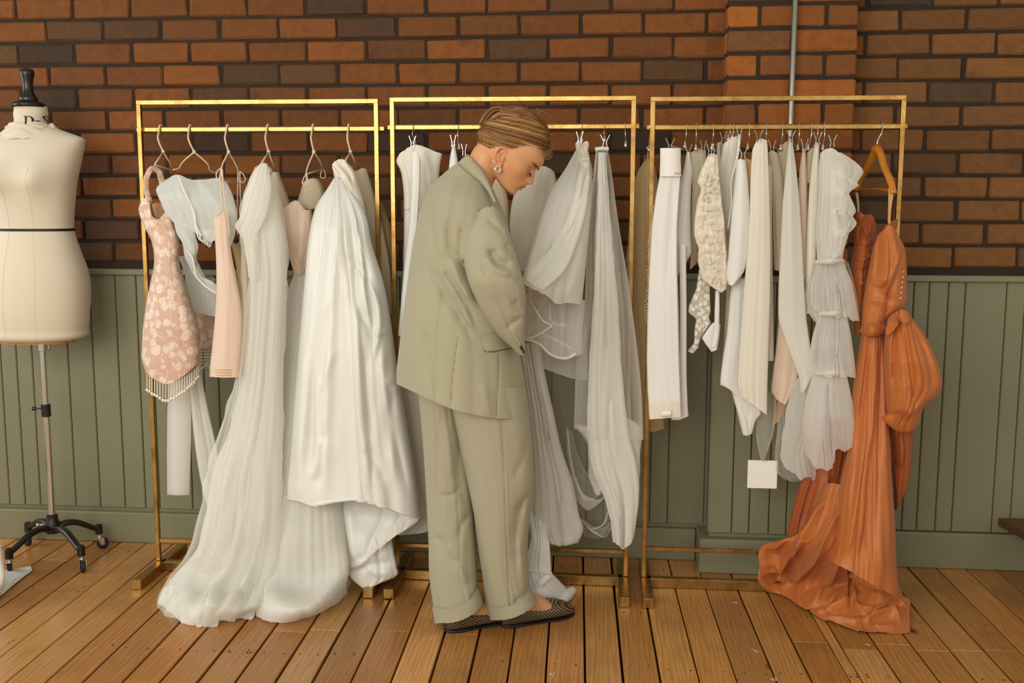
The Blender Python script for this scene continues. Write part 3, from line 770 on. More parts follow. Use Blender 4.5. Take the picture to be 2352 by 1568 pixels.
# ------------------------------------------------------------------ hangers
def hook_pts(px, Y0=RAILY, z=RAILZ):
    """hook hung over the rail at pixel column px: world points from the tip down to the shank"""
    x = float(at(px, 297, Y0)[0]); r = .0145
    pts = [(x, Y0+r*math.cos(a), z+.002+r*math.sin(a)) for a in np.linspace(-.5, PI, 9)]
    return x, pts
def wire_hanger(px, neck, left, right, label, Yn=-.30, Yl=-.44, Yr=-.15, bar=True, mat='cream', r=.0032):
    x, hp = hook_pts(px)
    root = empty('coat_hanger', (x, RAILY, RAILZ), label, 'hanger', 'cream coat hangers on the first rail')
    nk = at(neck[0], neck[1], Yn); pts = hp+[((x*.6+nk[0]*.4), Yn-.012, RAILZ-.035), tuple(nk)]
    MB().tube(curve(pts, 30), r, 8).build('hook', MAT[mat], root)
    MB().ball(tuple(nk), (.0065, .0065, .008)).build('knot', MAT[mat], root)
    L, R = at(left[0][0], left[0][1], Yl), at(right[0][0], right[0][1], Yr)
    def arm(pp, Ye):
        P = [np.array(nk)]
        for q, (a, b) in enumerate(pp): P.append(at(a, b, Yn+(Ye-Yn)*(q+1)/len(pp)))
        return P
    la, ra = arm(left, Yl), arm(right, Yr)
    for p in (la, ra): MB().tube(curve(p, 16) if len(p) > 2 else p, r*.85, 8).build('arm', MAT[mat], root)
    if bar: MB().tube([la[-1], (la[-1]+ra[-1])/2, ra[-1]], r*.8, 8).build('bar', MAT[mat], root)
    return root
def clip_hanger(px, neck, clips, label, Yn=-.285, group='steel clip hangers on the third rail', empty_bar=False):
    """thin steel hanger with a swivel, a cross bar along the depth and spring clips; clips: [(px, py, Y, spread)]"""
    x, hp = hook_pts(px)
    root = empty('clip_hanger', (x, RAILY, RAILZ), label, 'hanger', group)
    nk = at(neck[0], neck[1], Yn)
    MB().tube(curve(hp+[(x, Yn-.014, RAILZ-.02), tuple(nk)], 26), .0017, 7).build('hook', MAT['steel'], root)
    MB().lathe([(.002, .012), (.0042, .008), (.0042, 0), (.0065, -.003), (.0065, -.010), (.003, -.013)], tuple(nk), 12).build('swivel', MAT['steel'], root)
    P = [np.array([nk[0], nk[1], nk[2]-.008])]
    for c in clips: P.append(at(c[0], c[1], c[2]))
    P = sorted(P, key=lambda q: q[1])
    if len(P) > 1:
        e = P[-1]*1.0; e[1] = min(-.14, e[1]+.10); P.append(e) if e[1] > P[-1][1] else None
        MB().tube(P, .0015, 6).build('bar', MAT['steel'], root)
    for c in clips:
        p = at(c[0], c[1], c[2]); s = c[3] if len(c) > 3 else 1.0; cb = MB()
        for sg in (-1, 1):
            a = p+np.array([sg*.0115*s, -.003, .022]); b = p+np.array([sg*.004, -.003, 0]); d = p+np.array([sg*.0055*s, -.003, -.016])
            q = [a, b, d]
            Q = [(w[0], w[1]+o, w[2]) for w in q for o in (-.006, .006)]; t = .0016
            Q2 = [(k[0]+t, k[1], k[2]) for k in Q]
            cb.add(Q+Q2, [(0, 1, 3, 2), (2, 3, 5, 4), (6, 8, 9, 7), (8, 10, 11, 9), (0, 6, 7, 1), (4, 5, 11, 10), (0, 2, 8, 6), (2, 4, 10, 8), (1, 7, 9, 3), (3, 9, 11, 5)])
        cb.build('clip', MAT['steel'], root, smooth=False)
        cl = [k for k in root.children if k.name.startswith('clip')][-1]
        MB().tube([p+np.array([0, -.008, 0]), p+np.array([0, .008, 0])], .0036, 10).build('spring', MAT['black'], cl, sharp=40)
    return root
# ------------------------------------------------------------------ first rail: cream hangers
wire_hanger(370, (375, 349), [(355, 378)], [(403, 394)], 'cream wire hanger under the pink lace dress, first from the dress form', Yn=-.30, Yl=-.42, Yr=-.17)
wire_hanger(438, (446, 349), [(418, 374), (411, 386), (398, 390)], [(478, 378), (483, 392), (497, 398)], 'cream wire hanger with notched shoulders holding the pale blue organza', Yl=-.40, Yr=-.20, bar=False)
wire_hanger(524, (525, 349), [(511, 378), (506, 400), (504, 415)], [(546, 388), (549, 420)], 'cream wire hanger with thin straps of the blush corset dress looped on it', Yl=-.42, Yr=-.17)
wire_hanger(616, (617, 349), [(601, 374)], [(634, 396)], 'cream wire hanger above the long tulle gown with a train', Yl=-.40, Yr=-.17)
wire_hanger(720, (721, 349), [(706, 385), (703, 400)], [(736, 372), (741, 388)], 'cream wire hanger with ribbon loops above the blush bodice', Yl=-.40, Yr=-.17)
wire_hanger(802, (805, 349), [(789, 376)], [(824, 388)], 'cream wire hanger next to the rail post, holding the silk ball gown', Yl=-.40, Yr=-.17)

# ------------------------------------------------------------------ pink lace dress with bead fringe
d = garment('lace_dress', 380, 600, -.34, 'pink floral lace dress with wide straps and a pearl bead fringe hem')
cloth('bodice', [[(322, 466), (331, 455), (341, 452), (344, 476), (350, 496), (362, 503), (374, 494), (381, 484), (386, 488)],
                 [(318, 482), (326, 480), (338, 482), (347, 497), (354, 508), (364, 512), (376, 506), (386, 498), (394, 508)],
                 [(332, 522), (352, 520), (378, 522), (404, 530)], [(346, 548), (366, 548), (390, 550), (410, 556)], [(353, 580), (372, 580), (392, 580), (409, 580)],
                 [(353, 612), (374, 612), (396, 611), (410, 608)], [(346, 645), (372, 646), (400, 646), (420, 644)], [(336, 695), (368, 696), (404, 698), (438, 700)],
                 [(329, 745), (366, 750), (410, 752), (453, 748)], [(326, 795), (368, 808), (414, 806), (458, 794)], [(327, 830), (354, 850), (388, 858), (424, 848), (457, 822)], [(336, 858), (356, 872), (384, 882), (420, 864), (454, 836)]],
      -.37, MAT['lace'], d, depth=[(0, .02), (.3, .05), (.7, .075), (1, .06)], nf=2, amp=.003, seed=3, res=5,
      creases=[([(372, 520), (375, 640), (373, 760), (372, 870)], -.003, 3), ([(404, 620), (428, 720), (440, 800)], .003, 10)])
for nm, pts in (('strap', [(342, 462, -.40), (335, 430, -.42), (338, 402, -.43), (350, 386, -.42), (362, 392, -.40), (370, 412, -.37), (376, 440, -.36), (384, 486, -.37)]),):
    band(nm, pts, [13, 11, 12, 12, 13, 14, 13, 12], -.4, MAT['lace'], d, .004)
cloth('lining', [[(345, 470), (360, 466), (378, 470)], [(350, 500), (362, 503), (376, 496)]], -.30, MAT['peach'], d, depth=.004, nf=1, amp=.001)
cloth('back_panel', [[(448, 640), (495, 640)], [(452, 725), (494, 727)], [(456, 770), (497, 772)], [(458, 800), (493, 806)]], -.17, MAT['lace'], d, depth=.02, nf=2, amp=.003, seed=9)
rbd = random.Random(4); hem = curve([(338, 861), (356, 873), (384, 883), (420, 866), (446, 846), (455, 836)], 21)
for k, (hx, hy) in enumerate(hem):
    L = 30+rbd.uniform(-2, 3)-(6 if k > 14 else 0); yy = -.37-.055*math.sin(PI*(k+.5)/21)
    fb_ = MB(); m = 6
    for q in range(m):
        p = at(hx, hy+2+q*L/m, yy); fb_.ball(tuple(p), (.0026, .0026, .0040), 6, 4)
    p = at(hx, hy+L+5, yy); fb_.ball(tuple(p), (.0058, .0058, .0068), 8, 5)
    o = fb_.build('fringe_strand', MAT['bead'], d)
for k in range(12):
    hx = 459+k*3.2; fb_ = MB()
    for q in range(5): fb_.ball(tuple(at(hx, 806+q*7, -.185)), .0030, 6, 4)
    fb_.ball(tuple(at(hx, 842+4*math.sin(k), -.185)), (.004, .004, .005), 6, 4)
    o = fb_.build('fringe_strand', MAT['bead'], d)
band('sash', [(412, 850, -.27), (411, 960, -.27), (410, 1060, -.27), (409, 1136, -.27)], [40, 54, 54, 50], -.27, MAT['tulle_full'], d, .004)
cloth('sash', [[(430, 850), (460, 846)], [(441, 960), (478, 940)], [(450, 1040), (498, 1030)], [(462, 1110), (505, 1090)], [(476, 1165), (506, 1150)]], -.26, MAT['tulle_full'], d, depth=.012, nf=3, amp=.006, seed=5)

# ------------------------------------------------------------------ pale blue organza blouse
b = garment('organza_blouse', 450, 480, -.38, 'pale blue sheer organza blouse with a rippled edge, slung over a cream hanger', 'blouse')
cloth('drape', [[(372, 418), (406, 401), (436, 412), (470, 412), (506, 410), (524, 422)], [(359, 432), (405, 425), (450, 430), (500, 430), (537, 452)], [(362, 450), (404, 452), (450, 456), (500, 460), (541, 480)],
               [(372, 468), (408, 476), (452, 482), (500, 490), (543, 505)], [(383, 492), (414, 500), (452, 512), (500, 528), (540, 540)], [(398, 512), (420, 520), (458, 538), (500, 556), (530, 566)]],
      [(0, -.36), (.4, -.41), (1, -.40)], MAT['organza'], b, depth=[(0, .012), (.4, .045), (1, .03)], nf=3, amp=.006, seed=11, res=5, drift=1.0, edgewob=2,
      creases=[([(412, 404), (420, 440), (440, 470), (452, 500), (456, 530)], .012, 5, .5), ([(470, 420), (500, 470), (515, 500)], .005, 6), ([(380, 440), (400, 470), (410, 500)], -.007, 7)])
cloth('ruffle', [[(398, 500), (425, 512), (449, 520)], [(402, 530), (428, 540), (452, 545)], [(420, 558), (440, 566), (456, 572)], [(425, 590), (440, 596), (452, 590)], [(436, 612), (446, 618), (456, 612)], [(446, 634), (455, 640), (466, 634)], [(466, 650), (476, 656), (488, 646)], [(490, 672), (498, 668), (502, 660)]],
      -.395, MAT['organza'], b, depth=.008, nf=2, amp=.007, seed=12, res=4, edgewob=2.5)
cloth('ruffle', [[(446, 520), (480, 530), (505, 525)], [(450, 535), (480, 548), (500, 545)], [(458, 552), (478, 560), (492, 552)], [(474, 562), (482, 567), (486, 556)]], -.43, MAT['organza'], b, depth=.008, nf=2, amp=.004, seed=14, res=4)
band('edge_ribbon', [(410, 404, -.44), (420, 432, -.455), (436, 466, -.46), (446, 490, -.46), (450, 520, -.455), (462, 545, -.45), (483, 566, -.445)], [4, 5, 5, 6, 6, 8, 6], -.45, MAT['ribbon'], b)
band('edge_ribbon', [(430, 575, -.41), (442, 592, -.415), (446, 612, -.41), (450, 632, -.41), (466, 652, -.41), (496, 673, -.40)], [3, 4, 4, 4, 5, 6], -.41, MAT['ribbon'], b)
lt = [(456, 536), (462, 543), (467, 549), (473, 553), (479, 557)]
for k, (lx, ly) in enumerate(lt):
    lb = MB(); p = lambda a, c: tuple(at(lx+a, ly+c, -.4555+k*.0018))
    sh = (((0, 0), (0, 7), (4, 7)), ((0, 0), (0, 7), (4, 7), (0, 3.5), (3, 3.5), (0, 0), (4, 0)), ((0, 0), (0, 7), (4, 7)), ((0, 0), (0, 7), (4, 7)), ((0, 0), (4, 0), (4, 7), (0, 7), (0, 0)))[k]
    for a_, b_ in zip(sh[:-1], sh[1:]): lb.tube([p(*a_), p(*b_)], .0007, 4)
    lb.build('letter', MAT['ink'], b)
cloth('lower_panel', [[(408, 588), (440, 590), (470, 640)], [(418, 610), (450, 630), (496, 672)], [(430, 650), (462, 665), (497, 690)], [(440, 690), (468, 700), (497, 712)], [(447, 715), (470, 722), (496, 728)]],
      -.245, MAT['organza'], b, depth=.012, nf=3, amp=.004, seed=15, res=5)

# ------------------------------------------------------------------ blush corset column
c = garment('corset_dress', 515, 680, -.36, 'straight blush corset dress with thin straps and three stitched hem lines')
cloth('body', [[(490, 500), (504, 494), (512, 486), (519, 478)], [(492, 530), (508, 530), (522, 528), (526, 526)], [(495, 570), (512, 572), (530, 572)], [(497, 640), (518, 640), (542, 638)], [(494, 720), (522, 720), (555, 715)], [(487, 800), (520, 800), (556, 795)], [(482, 845), (515, 848), (553, 846)], [(481, 865), (515, 867), (552, 866)]],
      -.475, MAT['blush'], c, depth=[(0, .012), (.4, .030), (1, .04)], nf=2, amp=.003, seed=21, res=5, creases=[([(516, 500), (524, 600), (526, 700), (520, 860)], .004, 5, .5), ([(535, 640), (545, 720), (548, 800)], -.004, 9)])
for yy in (848, 854, 860):
    band('stitch_line', [(482, yy, -.480), (496, yy+1, -.508), (515, yy+1.5, -.521), (534, yy+1, -.508), (552, yy, -.480)], 1.6, -.51, MAT['peach'], c, .0008)
for k, pts in enumerate(([(505, 402, -.43), (508, 440, -.46), (510, 475, -.478), (505, 490, -.485), (493, 498, -.48)], [(510, 388, -.43), (513, 430, -.46), (518, 470, -.478), (524, 510, -.485), (527, 545, -.478)], [(547, 392, -.19), (546, 440, -.20), (545, 480, -.22), (546, 540, -.24)], [(551, 394, -.19), (552, 440, -.20), (553, 490, -.22), (551, 560, -.24)])):
    wire('strap', pts, .0027, MAT['blush'], c)
for pts in ([(508, 386, -.43), (500, 392, -.43), (497, 405, -.43), (503, 414, -.43), (508, 404, -.43), (508, 386, -.43)], [(551, 393, -.19), (560, 402, -.19), (563, 414, -.19), (557, 420, -.19), (551, 410, -.19)]):
    wire('bow_loop', pts, .0022, MAT['blush'], c)
cloth('back_panel', [[(527, 545), (540, 560), (556, 548)], [(540, 600), (572, 600)], [(548, 660), (574, 660)], [(554, 730), (570, 730)], [(554, 800), (560, 800)]], -.20, MAT['champ'], c, depth=.02, nf=2, amp=.004, seed=22)  # same blush cloth inside; its shade is put into the darker champagne colour

# ------------------------------------------------------------------ long tulle gown with a train
g = garment('tulle_gown', 590, 900, -.40, 'long white tulle gown spreading into a frayed train on the floorboards')
rows = [[(597, 376), (602, 373), (608, 376), (613, 382)], [(578, 402), (594, 400), (610, 400), (624, 410)], [(568, 440), (590, 440), (612, 440), (634, 446)], [(560, 490), (588, 488), (616, 490), (645, 494)],
        [(560, 560), (590, 558), (622, 558), (656, 556)], [(570, 620), (598, 620), (628, 620), (659, 620)], [(566, 700), (596, 700), (628, 700), (655, 690)], [(555, 790), (590, 790), (622, 790), (651, 780)],
        [(550, 880), (584, 880), (618, 880), (650, 880)], [(525, 985, -.38), (566, 990), (610, 990), (650, 985)], [(489, 1085, -.42), (545, 1090), (600, 1090), (648, 1085)], [(470, 1185, -.45), (532, 1195), (594, 1195), (645, 1185)],
        [(448, 1265, -.48), (505, 1285), (575, 1290), (640, 1280)], [(400, 1318, -.53), (472, 1345, -.58), (555, 1352, -.60), (630, 1345)], [FL(378, 1350, .02), FL(442, 1392, .05), FL(530, 1396, .05), FL(618, 1386, .04)], [FL(366, 1385), FL(404, 1415), FL(455, 1432), FL(510, 1424), FL(580, 1410), FL(612, 1404)]]
cloth('skirt', rows, [(0, -.36), (.15, -.40), (.6, -.42), (1, -.52)], MAT['tulle_full'], g, depth=[(0, .015), (.2, .06), (.6, .08), (.9, .05), (1, .012)], back=[(0, .015), (.5, .05), (.92, .04), (1, .004)], nf=4, amp=[(0, .002), (.2, .006), (.5, .010), (.85, .012), (1, .012)], seed=31, res=4.5, drift=.7, hem=10, edgewob=2.0, lying=True, creases=[([(560, 1000), (500, 1180), (440, 1330), (396, 1400)], .012, 12, .5), ([(585, 1000), (560, 1200), (510, 1340), (440, 1420)], .014, 12, .5), ([(610, 1020), (600, 1220), (560, 1340), (500, 1420)], .012, 12, .5), ([(570, 1100), (520, 1260), (460, 1360), (420, 1400)], -.012, 9), ([(600, 1120), (570, 1290), (520, 1380), (480, 1420)], -.012, 9), ([(625, 1100), (615, 1260), (580, 1370), (560, 1410)], -.010, 9)])
cloth('overlay', [[(592, 384), (606, 374), (618, 388)], [(562, 450), (592, 452), (622, 440)], [(548, 500), (580, 500), (610, 500)], [(540, 522), (560, 535), (590, 540)], [(556, 548), (572, 556), (590, 552)], [(566, 590), (578, 598), (592, 590)], [(570, 640), (580, 646), (590, 640)]], -.475, MAT['tulle'], g, depth=.016, nf=4, amp=.007, seed=32, res=4, edgewob=3, hem=5)
cloth('outer_net', [[(586, 384), (604, 374), (622, 386)], [(556, 450), (596, 450), (640, 450)], [(552, 560), (600, 556), (660, 556)], [(556, 700), (606, 700), (658, 690)], [(536, 880), (594, 880), (652, 880)], [(506, 985), (574, 990), (652, 985)], [(472, 1085), (556, 1090), (650, 1085)], [(455, 1190), (546, 1195), (646, 1185)], [(430, 1270), (530, 1285), (640, 1280)], [(386, 1322, -.50), (500, 1345, -.56), (630, 1345, -.56)], [FL(366, 1362, .02), FL(470, 1400, .05), FL(612, 1390, .04)], [FL(362, 1392), FL(398, 1424), FL(452, 1440), FL(520, 1428), FL(584, 1414)]],
      [(0, -.37), (.15, -.43), (.6, -.47), (1, -.56)], MAT['tulle_thin'], g, depth=[(0, .02), (.3, .07), (.8, .08), (1, .02)], nf=5, amp=[(0, .003), (.5, .010), (1, .010)], seed=33, res=6, hem=12, edgewob=4, drift=.8, closed=False, lying=True)
for k, (x_, y_) in enumerate(((384, 1376), (404, 1398), (432, 1416), (466, 1424), (505, 1416), (548, 1408))):
    cloth('hem_frill', [[FL(x_-8, y_-26, .05), FL(x_+12, y_-30, .055), FL(x_+36, y_-22, .05)], [FL(x_-18, y_-6, .018), FL(x_+8, y_-4, .02), FL(x_+38, y_-2, .018)], [FL(x_-24, y_+8), FL(x_-6, y_+14), FL(x_+12, y_+12), FL(x_+34, y_+14)]], -.6, MAT['tulle'], g, depth=.008, back=.002, nf=3, amp=.006, seed=330+k, res=3.5, hem=7, lying=True)
cloth('cup', [[(622, 402), (630, 394), (640, 400)], [(620, 430), (640, 428), (656, 440)], [(626, 462), (648, 466), (668, 474)], [(640, 500), (660, 505), (676, 500)]], -.20, MAT['beige'], g, depth=.03, nf=1, amp=.002, seed=34)

# ------------------------------------------------------------------ blush bodice dress with a tulle skirt
e = garment('bodice_dress', 690, 700, -.33, 'blush bodice dress with a full sheer skirt pooling in front of the rail')
cloth('bodice', [[(641, 482), (660, 472), (678, 460), (690, 470), (700, 482), (715, 480)], [(646, 505), (668, 500), (690, 500), (718, 505)], [(652, 550), (674, 552), (696, 556), (714, 560)], [(664, 590), (680, 592), (696, 594), (708, 596)], [(676, 630), (688, 632), (700, 634)]],
      -.30, MAT['blush'], e, depth=[(0, .03), (.4, .04), (1, .02)], nf=2, amp=.004, seed=41, res=5, creases=[([(690, 474), (688, 540), (682, 600)], -.008, 6), ([(700, 490), (694, 560), (684, 620)], .004, 6)])
cloth('skirt', [[(676, 630), (690, 634), (706, 630)], [(662, 665), (690, 668), (720, 665)], [(654, 720), (690, 720), (726, 715)], [(647, 800), (694, 800), (738, 800)], [(645, 900), (698, 900), (750, 900)], [(640, 1010), (702, 1010), (764, 1010)], [(628, 1120, -.40), (705, 1125), (780, 1120)], [(610, 1230, -.46), (704, 1240), (793, 1230)],
               [(594, 1330, -.55), (700, 1350), (801, 1310)], [FL(584, 1392, .03), FL(650, 1405, .05), FL(730, 1392, .05), FL(797, 1345, .04)], [FL(585, 1412), FL(620, 1428), FL(690, 1420), FL(755, 1398), FL(800, 1360)]],
      [(0, -.30), (.25, -.32), (.7, -.42), (1, -.56)], MAT['tulle_full'], e, depth=[(0, .02), (.3, .06), (.85, .08), (1, .015)], back=[(0, .02), (.8, .03), (1, .003)], gather=(9, .003, .25), nf=3, amp=[(0, .002), (.5, .008), (1, .007)], seed=42, res=6, hem=3, drift=.5)
band('hem_facing', [FL(600, 1408, .012), FL(640, 1400, .015), FL(700, 1400, .015), FL(756, 1378, .015), FL(792, 1340, .02)], [4, 10, 12, 10, 5], -.6, MAT['tulle'], e)
cloth('hem_net', [[FL(760, 1372, .03), FL(784, 1345, .04), FL(794, 1310, .05)], [FL(740, 1402), FL(782, 1380), FL(806, 1338)]], -.6, MAT['tulle_thin'], e, depth=.006, nf=3, amp=.004, seed=43, closed=False)
for pts in ([(703, 400, -.40), (697, 410, -.40), (695, 422, -.40), (703, 424, -.40), (706, 410, -.40), (704, 398, -.40)], [(704, 400, -.40), (702, 440, -.38), (703, 475, -.35)], [(740, 385, -.17), (747, 398, -.17), (746, 408, -.17), (738, 408, -.17), (739, 388, -.17)]):
    wire('ribbon_loop', pts, .0018, MAT['blush'], e)
cloth('cup', [[(696, 418), (712, 410), (732, 412)], [(690, 440), (716, 436), (742, 432)], [(686, 468), (714, 470), (742, 460)], [(694, 478), (714, 480), (736, 474)]], -.22, MAT['beige'], e, depth=.03, nf=1, amp=.002, seed=44)

# ------------------------------------------------------------------ silk ball gown
f = garment('silk_gown', 800, 800, -.42, 'large white slub silk ball gown with a gathered waist and a turned-up hem')
cr = [([(770, 430), (748, 560), (722, 760), (700, 1000), (690, 1130)], .020, 16, .5), ([(776, 440), (772, 600), (760, 800), (752, 1000), (748, 1140)], .016, 20, .6), ([(752, 470), (732, 640), (716, 850), (716, 1100)], -.018, 12),
      ([(790, 440), (812, 560), (822, 700), (850, 770)], -.016, 7, 1.6), ([(800, 440), (830, 560), (838, 660), (854, 756)], .014, 9, .5), ([(800, 590), (822, 615), (840, 640)], -.010, 7), ([(806, 606), (826, 632)], .010, 6), ([(822, 640), (826, 800), (832, 950), (850, 1100)], .017, 16, .5), ([(848, 640), (872, 700), (874, 760), (862, 820)], .014, 10, .5),
      ([(862, 760), (876, 765), (892, 758)], .010, 6), ([(840, 780), (842, 860), (846, 960), (862, 1080)], -.014, 11), ([(880, 780), (884, 870), (900, 980), (908, 1100)], .014, 15, .5), ([(890, 880), (906, 870), (920, 900)], .016, 12), ([(902, 900), (898, 960), (915, 1040), (936, 1130)], -.014, 10),
      ([(760, 700), (740, 830), (738, 900)], -.010, 9), ([(736, 900), (752, 860), (770, 800)], .008, 8), ([(700, 800), (690, 950), (684, 1080)], .012, 10), ([(712, 1100), (730, 1060), (738, 1000)], .010, 10), ([(838, 1030), (862, 1060), (880, 1110)], -.010, 9), ([(730, 1120), (738, 1060), (748, 980)], -.012, 9)]
cloth('skirt', [[(766, 410), (776, 406), (788, 410)], [(752, 432), (776, 430), (802, 432)], [(728, 468), (778, 464), (826, 466)], [(716, 505), (778, 505), (843, 502)], [(708, 550), (780, 552), (852, 552)], [(699, 640), (788, 640), (879, 640)], [(690, 740), (794, 740), (897, 735)], [(681, 850), (798, 850), (912, 845)], [(672, 960), (802, 960), (930, 950)],
               [(664, 1060), (805, 1060), (948, 1060)], [(657, 1125), (716, 1135), (806, 1128), (884, 1140), (962, 1160)], [(658, 1146), (690, 1152), (722, 1162), (770, 1154), (830, 1152), (876, 1164), (920, 1178), (966, 1192)]],
      [(0, -.42), (.15, -.45), (1, -.47)], MAT['silk'], f, depth=[(0, .015), (.15, .07), (.6, .11), (1, .12)], back=[(0, .012), (.2, .04), (1, .05)], gather=(26, .0065, .16), nf=4, amp=[(0, .002), (.2, .006), (1, .010)], seed=51, res=5, creases=cr, drift=.4, crumple=.004)
band('hem_edge', [(659, 1142, -.485), (690, 1147, -.535), (722, 1157, -.565), (770, 1150, -.59), (830, 1147, -.59), (876, 1159, -.57), (920, 1173, -.54), (964, 1189, -.485)], [9, 10, 11, 9, 10, 11, 12, 8], -.5, MAT['silk'], f, .003)
cloth('bodice', [[(765, 392), (763, 380), (772, 368), (788, 366), (800, 378)], [(766, 400), (772, 392), (782, 386), (800, 388), (815, 394)], [(768, 410), (780, 404), (796, 408), (822, 420)], [(770, 422), (790, 425), (810, 440), (832, 450)], [(776, 434), (800, 450), (820, 470), (840, 490)]],
      -.40, MAT['satin'], f, depth=[(0, .02), (.5, .04), (1, .03)], nf=2, amp=.006, seed=52, res=4, creases=[([(770, 380), (784, 390), (800, 410), (815, 440)], .010, 7, .5), ([(778, 374), (796, 392), (810, 420)], -.008, 5)])
cloth('bodice_back', [[(808, 394), (824, 390), (832, 386), (842, 388)], [(812, 420), (828, 410), (846, 400)], [(822, 470), (842, 450), (858, 440)], [(838, 540), (860, 520), (874, 500)], [(862, 620), (884, 610), (894, 600)], [(884, 720), (900, 720), (904, 715)]], -.26, MAT['beige'], f, depth=.02, nf=2, amp=.005, seed=53)
cloth('lining', [[(868, 470), (874, 464), (880, 474)], [(868, 540), (884, 530), (897, 520)], [(872, 620), (890, 620), (905, 610)], [(886, 720), (898, 720), (908, 715)], [(904, 800), (909, 800), (913, 800)], [(918, 900), (922, 900), (926, 900)]], -.20, MAT['champ'], f, depth=.02, nf=2, amp=.005, seed=54)
# the hem is turned up at one side and the train falls behind it
cloth('train', [[(786, 1120, -.40), (840, 1120, -.40), (900, 1130, -.40), (950, 1150, -.40)], [(785, 1170, -.42), (840, 1180), (900, 1190), (968, 1190, -.42)], [(787, 1230), (830, 1240), (868, 1250), (905, 1226)], [(788, 1290), (820, 1298), (860, 1280), (905, 1265)], [(790, 1312), (820, 1322), (866, 1312), (912, 1300)], [(800, 1322), (828, 1342), (870, 1332), (912, 1322)], [(826, 1346), (838, 1352), (852, 1348), (866, 1342)]],
      [(0, -.36), (.4, -.42), (1, -.44)], MAT['silk'], f, depth=[(0, .03), (.6, .05), (1, .03)], nf=3, amp=.006, seed=55, res=5, creases=[([(792, 1300), (830, 1290), (870, 1255), (905, 1232)], .012, 8, .4), ([(800, 1318), (850, 1300), (905, 1290)], -.010, 7), ([(800, 1160), (806, 1230), (816, 1290)], .012, 12), ([(838, 1300), (870, 1316), (900, 1310)], .008, 7)])
cloth('hem_fold', [[(862, 1236, -.47), (902, 1206, -.475), (968, 1186, -.49)], [(866, 1250), (904, 1226), (958, 1200)], [(872, 1262), (890, 1244), (908, 1228)]], -.475, MAT['silk'], f, depth=.006, nf=2, amp=.003, seed=56, res=4)
# ------------------------------------------------------------------ second rail
G2 = 'steel clip hangers on the middle rail'
clip_hanger(951, (952, 322), [(948, 328, -.42)], 'steel clip hanger at the near end of the middle rail, gripping the white bodice', group=G2)
clip_hanger(1054, (1054, 336), [(1041, 326, -.42, .8), (1066, 346, -.20, .8)], 'steel clip hanger just behind the woman, gripping thin white strips', group=G2)
clip_hanger(1337, (1336, 318), [(1331, 318, -.42)], 'steel clip hanger gripping the lace-topped tulle skirt', group=G2)
clip_hanger(1388, (1388, 318), [(1389, 326, -.44, 1.3)], 'broad steel clip hanger gripping the gathered top of the veil', group=G2)
clip_hanger(1436, (1437, 330), [], 'empty steel hanger hook hanging beside the middle rail post', group=G2)

w = garment('white_bodice_gown', 960, 400, -.30, 'ivory bodice gown clipped by its folded neckline, half hidden by the woman')
cloth('bodice', [[(918, 352), (938, 339), (952, 332), (975, 338), (1000, 348), (1016, 353)], [(910, 370), (935, 364), (960, 362), (990, 368), (1012, 372)], [(920, 392), (940, 392), (962, 392), (990, 394), (1009, 398)], [(926, 430), (945, 430), (965, 430), (990, 432), (1008, 424)], [(928, 480), (948, 480), (966, 480), (990, 480), (1006, 470)]],
      -.29, MAT['ivory'], w, depth=[(0, .015), (.5, .05), (1, .05)], nf=3, amp=.006, seed=61, res=4, creases=[([(952, 340), (962, 380), (966, 440)], -.012, 4), ([(948, 338), (950, 400), (948, 480)], .008, 6), ([(968, 345), (985, 380), (990, 430)], .010, 8)])
cloth('skirt', [[(928, 470), (960, 470), (1000, 470)], [(927, 560), (962, 560), (1000, 560)], [(924, 660), (962, 660), (1000, 660)], [(914, 790), (960, 790), (1000, 790)], [(912, 900), (960, 900), (1004, 900)], [(926, 1010), (970, 1010), (1010, 1010)], [(950, 1120), (980, 1120), (1012, 1120)], [(960, 1185), (985, 1182), (1014, 1180)], [(903, 1229), (950, 1226), (1010, 1214)]],
      -.27, MAT['ivory'], w, depth=.05, nf=4, amp=.006, seed=62, res=6)
cloth('hanging_strip', [[(944, 352), (954, 348), (966, 372)], [(944, 420), (955, 420), (966, 400)], [(938, 520), (950, 520), (960, 500)], [(926, 640), (938, 640), (948, 630)], [(914, 770), (924, 772), (934, 774)]], -.40, MAT['white'], w, depth=.012, nf=1, amp=.003, seed=63, res=4)
s2 = garment('white_strip', 1042, 360, -.40, 'narrow white fabric strip clipped behind the shoulder of the woman', 'fabric')
cloth('strip', [[(1039, 334), (1042, 331), (1045, 334)], [(1034, 360), (1043, 360), (1050, 360)], [(1030, 400), (1044, 400), (1056, 400)], [(1028, 470), (1044, 470), (1060, 470)]], -.40, MAT['white'], s2, depth=.012, nf=1, amp=.002, seed=64, res=4)
h2 = garment('oatmeal_sheath', 1150, 460, -.26, 'oatmeal sheath dress hanging behind the face of the woman')
cloth('sheath', [[(1112, 400), (1126, 396), (1140, 402)], [(1106, 430), (1134, 430), (1162, 440)], [(1100, 480), (1136, 480), (1170, 490)], [(1098, 560), (1136, 560), (1174, 560)], [(1098, 700), (1140, 700), (1180, 700)], [(1098, 900), (1144, 900), (1190, 900)]], -.24, MAT['beige'], h2, depth=.03, nf=3, amp=.005, seed=65, res=6)
p2 = garment('puff_sleeve_dress', 1230, 460, -.28, 'sheer ivory dress with a puffed shoulder beside the face of the woman')
